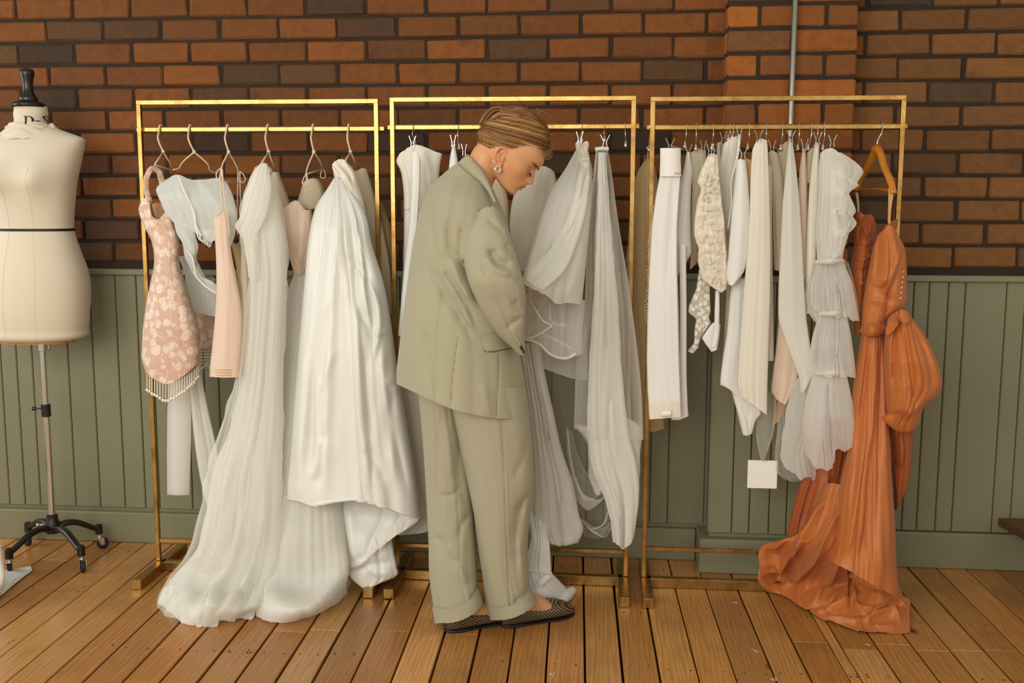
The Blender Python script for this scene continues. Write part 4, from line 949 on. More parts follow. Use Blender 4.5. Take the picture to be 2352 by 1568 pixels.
cloth('puff', [[(1196, 400), (1215, 384), (1240, 380), (1262, 386), (1274, 396)], [(1182, 440), (1212, 430), (1246, 426), (1278, 424)], [(1172, 490), (1210, 485), (1246, 480), (1280, 470)], [(1172, 540), (1208, 540), (1242, 540), (1276, 530)], [(1186, 600), (1206, 605), (1230, 605), (1250, 600)], [(1194, 632), (1200, 634), (1208, 634)]],
      -.27, MAT['ivory'], p2, depth=[(0, .03), (.4, .05), (1, .02)], nf=3, amp=.006, seed=66, res=5, creases=[([(1262, 400), (1262, 440), (1240, 540), (1215, 620)], -.010, 7), ([(1225, 400), (1215, 480), (1205, 600)], .007, 9)])
band('cuff', [(1191, 634, -.31), (1206, 634, -.32)], 11, -.3, MAT['white'], p2, .004)

t = garment('lace_tulle_dress', 1290, 560, -.42, 'tulle dress with a lace bodice band and ribbon-edged layers, held out by the woman')
cloth('bodice', [[(1321, 330), (1328, 322), (1338, 326), (1350, 324), (1353, 334)], [(1324, 348), (1332, 344), (1344, 346), (1351, 352)], [(1330, 372), (1340, 372), (1352, 372), (1360, 384)], [(1334, 400), (1344, 402), (1356, 404), (1362, 404)]], -.40, MAT['lace2'], t, depth=.022, nf=3, amp=.005, seed=71, res=3.5)
cloth('lace_band', [[(1330, 360), (1342, 362), (1354, 362)], [(1330, 400), (1343, 404), (1355, 406)], [(1322, 450), (1338, 454), (1352, 456)], [(1310, 490), (1324, 496), (1338, 500)]], -.465, MAT['lace3'], t, depth=.012, nf=2, amp=.004, seed=72, res=4)
cloth('skirt', [[(1322, 346), (1332, 346), (1344, 346), (1352, 348)], [(1298, 388), (1320, 384), (1340, 384), (1358, 384)], [(1270, 430), (1302, 428), (1334, 428), (1362, 428)], [(1245, 490), (1284, 488), (1322, 490), (1358, 492)], [(1225, 555, -.54), (1268, 560, -.50), (1310, 566, -.48), (1350, 568, -.46)], [(1206, 620, -.66), (1250, 634, -.60), (1296, 644, -.54), (1342, 646, -.50)], [(1197, 648, -.68), (1236, 672, -.65), (1286, 694, -.58), (1336, 705, -.52)]],
      [(0, -.40), (.5, -.45), (1, -.55)], MAT['tulle_full'], t, depth=[(0, .015), (.4, .07), (1, .06)], nf=3, amp=[(0, .002), (.6, .007), (1, .010)], seed=73, res=5, gather=(16, .004, .25), creases=[([(1345, 420), (1310, 520), (1260, 580), (1205, 645)], .020, 16, .5), ([(1330, 440), (1290, 520), (1240, 600)], -.012, 10), ([(1340, 560), (1320, 640), (1300, 690)], .010, 12)], hem=6, crisp=.6)
cloth('sash_fold', [[(1330, 396), (1344, 400), (1356, 404)], [(1310, 480), (1328, 488), (1344, 494)], [(1282, 540), (1304, 552), (1324, 562)], [(1246, 590), (1274, 608), (1298, 620)], [(1206, 640), (1230, 658), (1250, 666)]], [(0, -.47), (.5, -.53), (1, -.70)], MAT['tulle_full'], t, depth=.012, nf=3, amp=.004, seed=76, res=4)
cloth('petticoat', [[(1208, 640), (1250, 660), (1300, 680), (1344, 690)], [(1204, 690), (1240, 694), (1290, 700), (1344, 706)], [(1202, 735), (1248, 738), (1290, 748), (1340, 750)], [(1204, 782), (1234, 790), (1262, 812), (1284, 822), (1306, 822), (1340, 812)]], -.46, MAT['tulle'], t, depth=.05, nf=4, amp=.010, seed=74, res=6, closed=True)
cloth('net_layer', [[(1232, 730), (1280, 740), (1345, 740)], [(1238, 790), (1290, 800), (1350, 800)], [(1242, 843), (1280, 858), (1320, 870), (1350, 872)]], -.40, MAT['tulle'], t, depth=.02, nf=3, amp=.005, seed=75, closed=False)
for pts in ([(1206, 688, -.52), (1216, 694, -.525), (1232, 716, -.53), (1246, 736, -.53), (1268, 748, -.53)], [(1268, 748, -.53), (1244, 764, -.53), (1224, 774, -.53), (1204, 780, -.525)], [(1206, 778, -.525), (1238, 790, -.53), (1262, 812, -.53), (1282, 821, -.53), (1304, 822, -.525), (1322, 812, -.52)], [(1244, 766, -.50), (1280, 782, -.50), (1312, 800, -.49)], [(1214, 694, -.50), (1258, 692, -.50)], [(1262, 700, -.50), (1268, 740, -.50), (1300, 747, -.50)]):
    band('ribbon_edge', pts, 6, -.5, MAT['ribbon'], t, .0006)

v = garment('tulle_veil', 1400, 760, -.42, 'long sheer veil gathered onto a white band and hung by a broad clip', 'veil')
band('gathered_band', [(1367, 343, -.44), (1381, 341, -.445), (1398, 342, -.44)], 9, -.44, MAT['ribbon'], v, .006)
cloth('net', [[(1369, 344), (1382, 343), (1396, 344)], [(1364, 390), (1384, 390), (1404, 390)], [(1357, 450), (1384, 450), (1412, 450)], [(1349, 540), (1386, 540), (1425, 540)], [(1345, 640), (1390, 640), (1442, 640)], [(1340, 740), (1396, 740), (1456, 740)], [(1324, 830), (1392, 835), (1466, 820)], [(1320, 920), (1394, 930), (1474, 910)], [(1318, 985), (1345, 1000), (1400, 1008), (1450, 1012), (1478, 1016)]],
      [(0, -.43), (1, -.45)], MAT['tulle_thin'], v, depth=[(0, .008), (.4, .05), (1, .06)], nf=4, amp=[(0, .003), (.5, .010), (1, .014)], seed=81, res=5, gather=(12, .004, .3), creases=[([(1390, 400), (1400, 560), (1396, 740), (1390, 960)], .020, 22), ([(1372, 420), (1362, 600), (1366, 800)], -.012, 8), ([(1412, 480), (1432, 680), (1440, 900)], -.014, 8)], hem=8)
cloth('core_fold', [[(1374, 350), (1384, 350), (1392, 350)], [(1370, 520), (1388, 520), (1404, 520)], [(1362, 700), (1390, 700), (1420, 700)], [(1352, 860), (1392, 860), (1430, 860)], [(1350, 1000), (1392, 1000), (1446, 1000)], [(1360, 1080), (1406, 1080), (1464, 1070)], [(1390, 1150), (1424, 1150), (1468, 1140)], [(1404, 1210), (1426, 1214), (1462, 1196)], [(1408, 1244), (1418, 1250), (1430, 1262), (1442, 1254), (1456, 1234)]],
      -.475, MAT['tulle_full'], v, depth=.022, nf=4, amp=.008, seed=82, res=5, edgewob=1, drift=1.0, creases=[([(1400, 900), (1410, 1040), (1424, 1180), (1428, 1250)], .014, 9)])
cloth('fold', [[(1320, 975), (1345, 980), (1380, 980)], [(1343, 1005), (1360, 1014), (1392, 1006)], [(1352, 1050), (1368, 1060), (1392, 1046)], [(1354, 1096), (1370, 1106), (1388, 1080)], [(1362, 1124), (1372, 1136), (1388, 1106)]], -.45, MAT['tulle'], v, depth=.025, nf=2, amp=.010, seed=83, res=4, edgewob=3, drift=1.0, creases=[([(1392, 1040), (1372, 1080), (1352, 1050)], .010, 5), ([(1350, 1100), (1372, 1110), (1390, 1060)], -.010, 5)])
cloth('fold', [[(1436, 960), (1458, 970), (1478, 985)], [(1446, 1040), (1460, 1040), (1472, 1030)], [(1444, 1120), (1458, 1120), (1468, 1110)], [(1436, 1180), (1446, 1196), (1462, 1160)]], -.44, MAT['tulle'], v, depth=.025, nf=2, amp=.010, seed=84, res=4, edgewob=2, drift=1.0)
sw = garment('net_swag', 1330, 1050, -.30, 'grey looking sheer net hanging in loops above the lower bar of the middle rail', 'net')
cloth('net', [[(1236, 830), (1290, 850), (1350, 868)], [(1252, 920), (1300, 930), (1360, 930)], [(1280, 1040), (1320, 1040), (1376, 1030)], [(1310, 1120), (1346, 1130), (1388, 1110)], [(1336, 1190), (1366, 1196), (1396, 1170)], [(1342, 1232), (1376, 1236), (1400, 1206)]], -.27, MAT['tulle_thin'], sw, depth=.02, nf=3, amp=.006, seed=85, closed=False)
cloth('loop', [[(1300, 980), (1306, 984), (1314, 990)], [(1306, 1060), (1318, 1056), (1330, 1050)], [(1322, 1118), (1340, 1104), (1352, 1090)], [(1346, 1148), (1364, 1130), (1374, 1110)], [(1384, 1134), (1390, 1112), (1396, 1090)], [(1400, 1080), (1404, 1070), (1410, 1060)]], -.33, MAT['tulle_thin'], sw, depth=.014, nf=2, amp=.005, seed=90, res=4, closed=False)
cloth('loop', [[(1308, 1090), (1316, 1092), (1324, 1096)], [(1326, 1150), (1338, 1146), (1346, 1138)], [(1352, 1172), (1366, 1160), (1376, 1146)], [(1380, 1152), (1388, 1142), (1394, 1130)]], -.34, MAT['tulle'], sw, depth=.010, nf=2, amp=.004, seed=91, res=4, closed=False)
cloth('loop', [[(1334, 1190), (1340, 1194), (1348, 1200)], [(1356, 1214), (1366, 1216), (1380, 1214)], [(1384, 1234), (1398, 1216), (1410, 1190)], [(1408, 1180), (1414, 1140), (1418, 1100)]], -.31, MAT['tulle_thin'], sw, depth=.010, nf=2, amp=.004, seed=92, res=4, closed=False)
for pts in ([(1304, 990, -.345), (1312, 1060, -.345), (1330, 1122, -.35), (1348, 1146, -.35), (1366, 1146, -.35)], [(1336, 1194, -.32), (1356, 1216, -.32), (1384, 1234, -.32)], [(1356, 1216, -.32), (1384, 1206, -.32), (1398, 1170, -.32)]):
    band('net_edge', pts, [2, 3, 4, 2], -.33, MAT['tulle'], sw, .001)
sl = garment('slip_dress', 1260, 1000, -.40, 'long white chiffon slip looped up, its train lying on the floor by the shoe')
cloth('skirt', [[(1186, 790), (1212, 790), (1240, 790)], [(1196, 860), (1224, 860), (1252, 860)], [(1206, 940), (1238, 940), (1270, 940)], [(1212, 1030), (1250, 1030), (1290, 1030)], [(1210, 1110), (1262, 1110), (1316, 1110)], [(1210, 1180), (1270, 1185), (1330, 1180)], [(1216, 1220), (1276, 1236), (1339, 1222)], [(1244, 1238), (1286, 1252), (1328, 1246)]],
      -.40, MAT['tulle_full'], sl, depth=.035, nf=5, amp=.009, seed=86, res=5, creases=[([(1240, 860), (1268, 960), (1300, 1080), (1330, 1200)], .014, 9), ([(1262, 1010), (1272, 1120), (1278, 1220)], -.010, 10), ([(1250, 1240), (1290, 1247), (1330, 1236)], .010, 7)])
cloth('train', [[(1214, 1080, -.37), (1232, 1080, -.37), (1250, 1080, -.37)], [(1212, 1180, -.41), (1232, 1190, -.41), (1254, 1200, -.41)], [(1220, 1230, -.48), (1240, 1240, -.48), (1262, 1246, -.48)], [(1207, 1308, -.50), (1236, 1312, -.50), (1268, 1316, -.49)], [(1214, 1340, -.52), (1240, 1338, -.52), (1270, 1318, -.50)], [FL(1226, 1372, .05), FL(1262, 1366, .045), FL(1300, 1348, .04)], [FL(1240, 1385, .02), FL(1280, 1384), FL(1316, 1364)]],
      -.48, MAT['white'], sl, depth=.02, back=.005, nf=3, amp=.006, seed=87, res=4, lying=True, creases=[([(1222, 1380), (1240, 1345), (1266, 1318)], .008, 5)])
band('rolled_hem', [FL(1270, 1386, .012), FL(1290, 1378, .016), FL(1306, 1364, .02), FL(1320, 1352, .02)], [8, 20, 26, 14], -.5, MAT['white'], sl, .006)
band('rolled_hem', [(1230, 1356, -.545), (1244, 1338, -.545), (1262, 1322, -.53)], [16, 18, 14], -.5, MAT['white'], sl, .004)
band('seam_band', [(1208, 1308, -.535), (1238, 1313, -.54), (1268, 1316, -.53)], 3, -.5, MAT['white'], sl, .002)
ch = garment('champagne_sheath', 1480, 600, -.20, 'plain champagne sheath hanging behind the post between the second and third rails')
cloth('sheath', [[(1478, 372), (1490, 362), (1502, 372)], [(1462, 400), (1490, 398), (1510, 410)], [(1450, 460), (1488, 460), (1518, 470)], [(1442, 560), (1486, 560), (1522, 560)], [(1440, 700), (1484, 700), (1524, 700)], [(1448, 860), (1486, 860), (1526, 860)], [(1460, 985), (1490, 992), (1526, 985)]], -.16, MAT['champ'], ch, depth=.035, nf=3, amp=.004, seed=88, res=6, creases=[([(1486, 380), (1488, 560), (1490, 800)], -.006, 5)])
cloth('veil_edge', [[(1444, 560), (1452, 555), (1458, 560)], [(1430, 640), (1445, 640), (1458, 640)], [(1436, 760), (1452, 760), (1466, 760)], [(1450, 900), (1464, 900), (1474, 900)], [(1462, 1010), (1470, 1016), (1478, 1010)]], -.24, MAT['tulle_thin'], ch, depth=.01, nf=2, amp=.004, seed=89, closed=False)
clip_hanger(1492, (1491, 340), [(1490, 352, -.20, .7)], 'steel clip hanger behind the post, gripping the champagne sheath', Yn=-.24, group='steel clip hangers on the third rail')
# ------------------------------------------------------------------ third rail
CH = [(1575, (1573, 332), [(1538, 334, -.45, 1.2), (1580, 346, -.36)], 'steel clip hanger gripping the white swatch strip with a card head'),
      (1598, (1598, 338), [(1614, 338, -.26, .9)], 'steel clip hanger behind the folded white swatch'),
      (1637, (1635, 336), [(1630, 346, -.43), (1643, 346, -.42)], 'steel clip hanger gripping the ivory flower lace'),
      (1675, (1673, 316), [(1660, 318, -.24)], 'steel clip hanger behind the flower lace, gripping oatmeal crepe'),
      (1683, (1682, 312), [(1697, 306, -.42)], 'steel clip hanger with its jaws just under the rail, gripping a folded cream cloth'),
      (1719, (1717, 336), [(1706, 354, -.45, 1.2)], 'steel clip hanger gripping the white and peach cloth'),
      (1758, (1757, 330), [(1741, 314, -.44, 1.2)], 'steel clip hanger gripping the long ivory panel with a pointed hem'),
      (1795, (1793, 338), [(1772, 338, -.30)], 'steel clip hanger between the ivory panel and the sheer strip'),
      (1833, (1832, 338), [(1815, 316, -.44, 1.2)], 'steel clip hanger in front of the pipe, gripping the sheer white strip'),
      (1861, (1856, 338), [(1846, 335, -.40)], 'steel clip hanger gripping the thin blush strip'),
      (1875, (1873, 330), [(1876, 320, -.43, 1.2)], 'steel clip hanger gripping the narrow cream strip'),
      (1891, (1890, 338), [(1910, 326, -.40, 1.1)], 'steel clip hanger gripping the tiered tulle gown')]
for px, nk, cl, lb in CH: clip_hanger(px, nk, cl, lb, Yn=-.28)
def swatch(name, px, py, Y, label, cat='fabric'):
    return garment(name, px, py, Y, label, cat, None)
a = swatch('swatch_strip', 1535, 650, -.45, 'long white woven swatch strip with a card head and cream foot band, nearest the post')
band('card_head', [(1540, 340, -.462), (1540, 372, -.462), (1540, 405, -.462)], [47, 47, 50], -.46, MAT['card'], a, .002)
lb_ = MB()
for (x0, x1) in (((1551, 396), (1553, 400)), ((1557, 396), (1560, 400)), ((1563, 396), (1565, 399))):
    lb_.tube([tuple(at(x0[0], x0[1], -.467)), tuple(at(x1[0], x1[1], -.467))], .0009, 5)
lb_.build('print_mark', MAT['ink'], a)['kind'] = 'stuff'
cloth('strip', [[(1516, 400), (1540, 402), (1564, 402)], [(1506, 450), (1534, 452), (1560, 452)], [(1497, 520), (1526, 520), (1556, 520)], [(1491, 620), (1522, 620), (1556, 620)], [(1487, 720), (1522, 720), (1559, 720)], [(1485, 820), (1522, 820), (1561, 820)], [(1487, 900), (1525, 900), (1564, 900)], [(1489, 924), (1527, 922), (1565, 920)]], -.445, MAT['white'], a, depth=0.0062, power=1.0, crisp=.75, nf=1, amp=.003, seed=101, res=6, creases=[([(1548, 410), (1545, 480), (1538, 560), (1530, 660)], -.006, 10)])
cloth('foot_band', [[(1489, 924), (1527, 922), (1565, 920)], [(1490, 944), (1528, 941), (1565, 939)], [(1491, 963), (1528, 960), (1566, 957)]], -.447, MAT['ivory'], a, depth=0.0068, power=1.0, crisp=.75, nf=1, amp=.002, seed=102, res=5)
band('label', [(1519, 950.5, -.464), (1530, 950, -.465), (1541, 949, -.464)], 13, -.464, MAT['card'], a, .001)
rf = random.Random(8); fr = MB()
for k in range(46):
    q = k/45; y = 470+q*270; x = np.interp(y, [470, 560, 700, 760], [1503, 1494, 1488, 1487]); L = rf.uniform(3, 8)
    fr.tube([tuple(at(x+2, y, -.444)), tuple(at(x-L*.6, y+rf.uniform(0, 4), -.444)), tuple(at(x-L, y+rf.uniform(2, 9), -.444))], .0006, 4)
fr.build('frayed_edge', MAT['ivory'], a)['kind'] = 'stuff'
cloth('back_sheet', [[(1560, 560), (1570, 560), (1576, 565)], [(1562, 700), (1572, 700), (1577, 700)], [(1560, 860), (1572, 860), (1577, 860)], [(1556, 940), (1570, 944), (1580, 938)], [(1540, 964), (1560, 964), (1582, 955)]], -.40, MAT['white'], a, depth=0.0050, power=1.0, crisp=.75, nf=1, amp=.002, seed=103)
a = swatch('folded_swatch', 1570, 500, -.36, 'plain white swatch folded to a point, second along the third rail')
cloth('sheet', [[(1577, 352), (1581, 348), (1585, 354)], [(1570, 390), (1580, 388), (1592, 394)], [(1560, 430), (1575, 430), (1588, 430)], [(1552, 480), (1570, 480), (1587, 480)], [(1545, 535), (1566, 538), (1588, 540)], [(1548, 585), (1566, 584), (1590, 580)], [(1536, 640), (1550, 636), (1566, 618)], [(1530, 676), (1538, 662), (1550, 644)]], -.37, MAT['white'], a, depth=0.0124, power=1.0, crisp=.75, nf=1, amp=.003, seed=104, res=5, creases=[([(1583, 360), (1572, 430), (1560, 520)], .006, 6, .4)])
a = swatch('oatmeal_swatch', 1605, 480, -.26, 'oatmeal crepe length hanging between the white swatch and the flower lace')
cloth('sheet', [[(1586, 350), (1604, 342), (1622, 346)], [(1590, 420), (1606, 420), (1622, 420)], [(1588, 500), (1604, 500), (1620, 500)], [(1588, 570), (1600, 570), (1612, 570)], [(1584, 620), (1592, 612), (1600, 606)]], -.25, MAT['beige'], a, depth=0.0124, power=1.0, crisp=.75, nf=2, amp=.004, seed=105)
a = swatch('flower_lace', 1635, 500, -.42, 'ivory lace covered in raised flowers, hanging to a ragged tail', 'lace')
cloth('lace_panel', [[(1625, 354), (1636, 352), (1649, 356)], [(1622, 366), (1638, 364), (1650, 372)], [(1602, 418), (1628, 410), (1653, 414)], [(1608, 432), (1632, 440), (1656, 440)], [(1597, 490), (1628, 490), (1664, 495)], [(1594, 534), (1630, 540), (1668, 545)], [(1604, 570), (1636, 576), (1670, 580)], [(1604, 612), (1638, 620), (1672, 620)], [(1612, 640), (1640, 660), (1672, 648)], [(1640, 662), (1656, 672), (1668, 664)]], -.42, MAT['lace2'], a, depth=0.0136, power=1.0, crisp=.75, nf=3, amp=.004, seed=106, res=4, edgewob=2)
fl = MB(); rf = random.Random(5)
for k in range(110):
    v_ = rf.random(); y = 400+v_*260; l = np.interp(y, [400, 440, 535, 620, 660], [1616, 1612, 1598, 1607, 1640]); r_ = np.interp(y, [400, 500, 600, 660], [1648, 1662, 1668, 1668]); x = rf.uniform(l, r_)
    c = at(x, y, -.448)
    for p in range(5):
        an = p*2*PI/5+rf.random(); q = c+np.array([.0035*math.cos(an), -.001, .0035*math.sin(an)]); fl.ball(tuple(q), (.0026, .0012, .0026), 5, 3)
fl.build('raised_flowers', MAT['bead'], a)['kind'] = 'stuff'
cloth('lace_tail', [[(1606, 610), (1618, 620), (1632, 640)], [(1600, 660), (1616, 670), (1632, 670)], [(1582, 700), (1606, 704), (1634, 700)], [(1580, 716), (1602, 724), (1634, 716)], [(1600, 732), (1614, 738), (1628, 730)], [(1596, 758), (1610, 764), (1632, 742)], [(1592, 786), (1602, 788), (1612, 770)], [(1580, 806), (1592, 812), (1604, 796)]], -.38, MAT['lace3'], a, depth=0.0074, power=1.0, crisp=.75, nf=2, amp=.005, seed=107, res=4, edgewob=2.5)
a = swatch('cream_fold', 1675, 420, -.34, 'cream cloth folded over its clip with a white selvedge, its clip touching the rail')
cloth('sheet', [[(1662, 330), (1676, 320), (1690, 314), (1700, 308)], [(1655, 370), (1670, 360), (1684, 356), (1696, 350)], [(1652, 420), (1666, 420), (1680, 420), (1690, 420)], [(1660, 480), (1668, 480), (1676, 480), (1684, 480)], [(1666, 530), (1670, 530), (1676, 530), (1680, 528)]], -.33, MAT['ivory'], a, depth=0.0186, power=1.0, crisp=.75, nf=2, amp=.005, seed=108)
band('selvedge', [(1699, 308, -.40), (1695, 350, -.40), (1688, 385, -.40), (1681, 410, -.40), (1680, 470, -.40), (1672, 525, -.40)], [7, 6, 5, 4, 4, 4], -.4, MAT['white'], a, .003)
cloth('back_sheet', [[(1646, 330), (1654, 326), (1662, 330)], [(1650, 420), (1660, 420), (1670, 420)], [(1660, 520), (1668, 520), (1676, 520)], [(1668, 680), (1690, 680), (1712, 680)], [(1662, 790), (1688, 790), (1712, 790)], [(1654, 885), (1668, 886), (1680, 886)]], -.24, MAT['beige'], a, depth=0.0124, power=1.0, crisp=.75, nf=3, amp=.005, seed=109)
a = swatch('white_roll', 1700, 500, -.42, 'smooth white cloth rounded at the foot, with a peach lining edge')
cloth('sheet', [[(1692, 368), (1702, 364), (1713, 368)], [(1688, 410), (1702, 410), (1718, 410)], [(1682, 470), (1702, 470), (1722, 470)], [(1677, 530), (1700, 530), (1722, 530)], [(1672, 590), (1696, 592), (1718, 588)], [(1668, 634), (1688, 640), (1708, 626)], [(1672, 652), (1680, 656), (1692, 648)]], -.43, MAT['white'], a, depth=0.0174, power=1.0, crisp=.75, nf=1, amp=.003, seed=110, creases=[([(1706, 380), (1700, 500), (1690, 620)], .006, 9)])
cloth('peach_edge', [[(1712, 364), (1722, 366), (1732, 372)], [(1716, 400), (1722, 404), (1728, 410)], [(1718, 470), (1722, 470), (1726, 480)], [(1716, 540), (1718, 540), (1722, 540)], [(1710, 610), (1713, 612), (1716, 610)]], -.40, MAT['peach'], a, depth=0.0087, power=1.0, crisp=.75, nf=1, amp=.003, seed=111, res=4)
band('hanging_tape', [(1648, 668, -.41), (1647, 720, -.41), (1645, 770, -.41), (1640, 796, -.41)], [9, 11, 11, 14], -.4, MAT['white'], a, .002)
cloth('pointed_corner', [[(1628, 752), (1640, 740), (1655, 745)], [(1612, 776), (1632, 776), (1652, 776)], [(1622, 792), (1634, 800), (1648, 800)], [(1634, 808), (1640, 806), (1648, 802)]], -.40, MAT['white'], a, depth=0.0050, power=1.0, crisp=.75, nf=1, amp=.002, seed=112, res=4)
a = swatch('ivory_panel', 1740, 640, -.40, 'tall ivory panel of soft cloth with a pointed hem, mid third rail')
cloth('sheet', [[(1736, 326), (1748, 318), (1762, 322)], [(1728, 344), (1746, 340), (1764, 344)], [(1724, 400), (1746, 400), (1767, 400)], [(1722, 480), (1746, 480), (1769, 480)], [(1716, 580), (1744, 580), (1771, 580)], [(1706, 690), (1740, 690), (1770, 690)], [(1698, 800), (1734, 800), (1766, 800)], [(1693, 880), (1728, 890), (1763, 890)], [(1698, 906), (1730, 930), (1762, 954)]], -.43, MAT['ivory'], a, depth=[(0, .010), (.3, .018), (1, .016)], power=1.0, crisp=.75, nf=3, amp=.006, seed=113, res=5, drift=.3)
cloth('side_sheet', [[(1764, 380), (1768, 380), (1772, 384)], [(1766, 560), (1770, 560), (1774, 560)], [(1764, 700), (1770, 700), (1776, 700)], [(1762, 828), (1770, 829), (1778, 828)]], -.36, MAT['ivory'], a, depth=0.0050, power=1.0, crisp=.75, nf=1, amp=.002, seed=114)
cloth('lower_sheet', [[(1680, 640), (1700, 640), (1716, 640)], [(1670, 760), (1694, 760), (1712, 760)], [(1654, 884), (1680, 886), (1704, 886)], [(1678, 890), (1700, 920), (1750, 950)], [(1690, 935), (1712, 955), (1736, 965)], [(1706, 998), (1716, 1000), (1727, 996)]], -.38, MAT['white'], a, depth=0.0093, power=1.0, crisp=.75, nf=2, amp=.004, seed=115, creases=[([(1690, 930), (1708, 965), (1715, 1000)], .006, 5)])
a = swatch('bone_panel', 1790, 460, -.30, 'bone crepe cloth hanging between the tall ivory panel and the sheer strip')
cloth('sheet', [[(1766, 350), (1774, 345), (1786, 352)], [(1768, 400), (1782, 400), (1796, 404)], [(1774, 480), (1788, 480), (1800, 480)], [(1776, 560), (1790, 560), (1804, 560)], [(1778, 620), (1790, 622), (1802, 620)]], -.31, MAT['beige'], a, depth=0.0124, power=1.0, crisp=.75, nf=2, amp=.003, seed=116)
cloth('sheet', [[(1786, 344), (1798, 332), (1810, 322)], [(1790, 400), (1800, 400), (1812, 400)], [(1796, 480), (1806, 480), (1816, 480)]], -.26, MAT['beige'], a, depth=0.0093, power=1.0, crisp=.75, nf=1, amp=.003, seed=117)
a = swatch('sheer_strip', 1825, 640, -.42, 'sheer white strip with slanting corners hanging right in front of the pipe')
cloth('sheet', [[(1811, 328), (1815, 324), (1821, 330)], [(1806, 380), (1817, 380), (1828, 380)], [(1798, 460), (1816, 460), (1836, 460)], [(1793, 560), (1818, 560), (1843, 560)], [(1788, 660), (1818, 660), (1848, 660)], [(1788, 735), (1820, 740), (1853, 735)], [(1806, 790), (1836, 800), (1862, 800)], [(1836, 870), (1850, 876), (1868, 860)], [(1838, 900), (1843, 902), (1852, 892)]], -.44, MAT['tulle_full'], a, depth=0.0112, power=1.0, crisp=.75, nf=2, amp=.004, seed=118, creases=[([(1818, 400), (1820, 560), (1828, 760)], .006, 8)])
cloth('back_sheet', [[(1790, 720), (1810, 720), (1836, 730)], [(1782, 800), (1806, 800), (1840, 800)], [(1770, 900), (1796, 895), (1830, 880)], [(1782, 916), (1800, 928), (1806, 930)]], -.37, MAT['blush'], a, depth=0.0074, power=1.0, crisp=.75, nf=2, amp=.004, seed=119)
cloth('back_sheet', [[(1788, 900), (1800, 910), (1806, 920)], [(1780, 950), (1790, 950), (1800, 950)], [(1773, 976), (1782, 972), (1790, 966)]], -.33, MAT['peach'], a, depth=0.0050, power=1.0, crisp=.75, nf=1, amp=.002, seed=120)
a = swatch('blush_strip', 1845, 440, -.38, 'thin pale blush strip between the sheer strip and the narrow cream strip')
cloth('sheet', [[(1843, 344), (1846, 340), (1850, 344)], [(1836, 390), (1845, 390), (1853, 390)], [(1834, 450), (1845, 450), (1855, 450)], [(1838, 540), (1848, 540), (1858, 540)], [(1842, 640), (1850, 640), (1860, 640)]], -.38, MAT['blush'], a, depth=0.0093, power=1.0, crisp=.75, nf=1, amp=.002, seed=121)
a = swatch('cream_strip', 1868, 460, -.40, 'narrow cream strip hanging beside the tiered tulle gown')
cloth('sheet', [[(1871, 330), (1876, 326), (1882, 332)], [(1864, 380), (1873, 380), (1882, 380)], [(1858, 440), (1870, 440), (1881, 440)], [(1854, 520), (1866, 520), (1878, 520)], [(1850, 620), (1862, 620), (1874, 620)], [(1850, 720), (1860, 720), (1870, 720)]], -.40, MAT['ivory'], a, depth=0.0112, power=1.0, crisp=.75, nf=1, amp=.003, seed=122)
cloth('sheet', [[(1854, 352), (1864, 340), (1870, 336)], [(1852, 420), (1860, 420), (1866, 420)]], -.28, MAT['beige'], a, depth=0.0093, power=1.0, crisp=.75, nf=1, amp=.003, seed=123)

k = garment('tiered_gown', 1915, 700, -.40, 'tiered white tulle gown with gathered flounces and a ruffled shoulder')
T1, T2 = MAT['tulle_full'], MAT['tulle']
cloth('bodice', [[(1884, 352), (1898, 342), (1912, 340), (1926, 350)], [(1880, 400), (1900, 394), (1920, 394), (1942, 400)], [(1878, 460), (1904, 456), (1926, 456), (1944, 460)], [(1872, 530), (1900, 528), (1922, 528), (1946, 530)], [(1876, 580), (1896, 582), (1916, 582), (1936, 580)], [(1876, 602), (1896, 604), (1916, 604), (1936, 602)]], -.42, T1, k, depth=[(0, .015), (.4, .05), (1, .03)], nf=4, amp=.006, seed=131, res=4.5)
for q, rows_ in enumerate(([[(1905, 352), (1930, 350), (1950, 362)], [(1916, 380), (1948, 372), (1981, 388)], [(1920, 410), (1944, 412), (1966, 430)]],
        [[(1912, 396), (1936, 400), (1956, 414)], [(1916, 420), (1944, 424), (1972, 424)], [(1918, 448), (1936, 450), (1952, 440)]],
        [[(1908, 430), (1930, 436), (1950, 442)], [(1916, 460), (1940, 464), (1966, 484)], [(1916, 490), (1938, 494), (1958, 496)]],
        [[(1908, 480), (1932, 484), (1956, 490)], [(1914, 506), (1940, 510), (1968, 514)], [(1914, 540), (1934, 544), (1950, 536)]],
        [[(1904, 520), (1926, 526), (1950, 526)], [(1908, 556), (1926, 560), (1946, 550)], [(1904, 590), (1920, 592), (1936, 584)]])):
    cloth('ruffle', rows_, -.455-.004*(q % 2), T2, k, depth=.02, nf=4, amp=.008, seed=140+q, res=3.5, edgewob=2, hem=4)
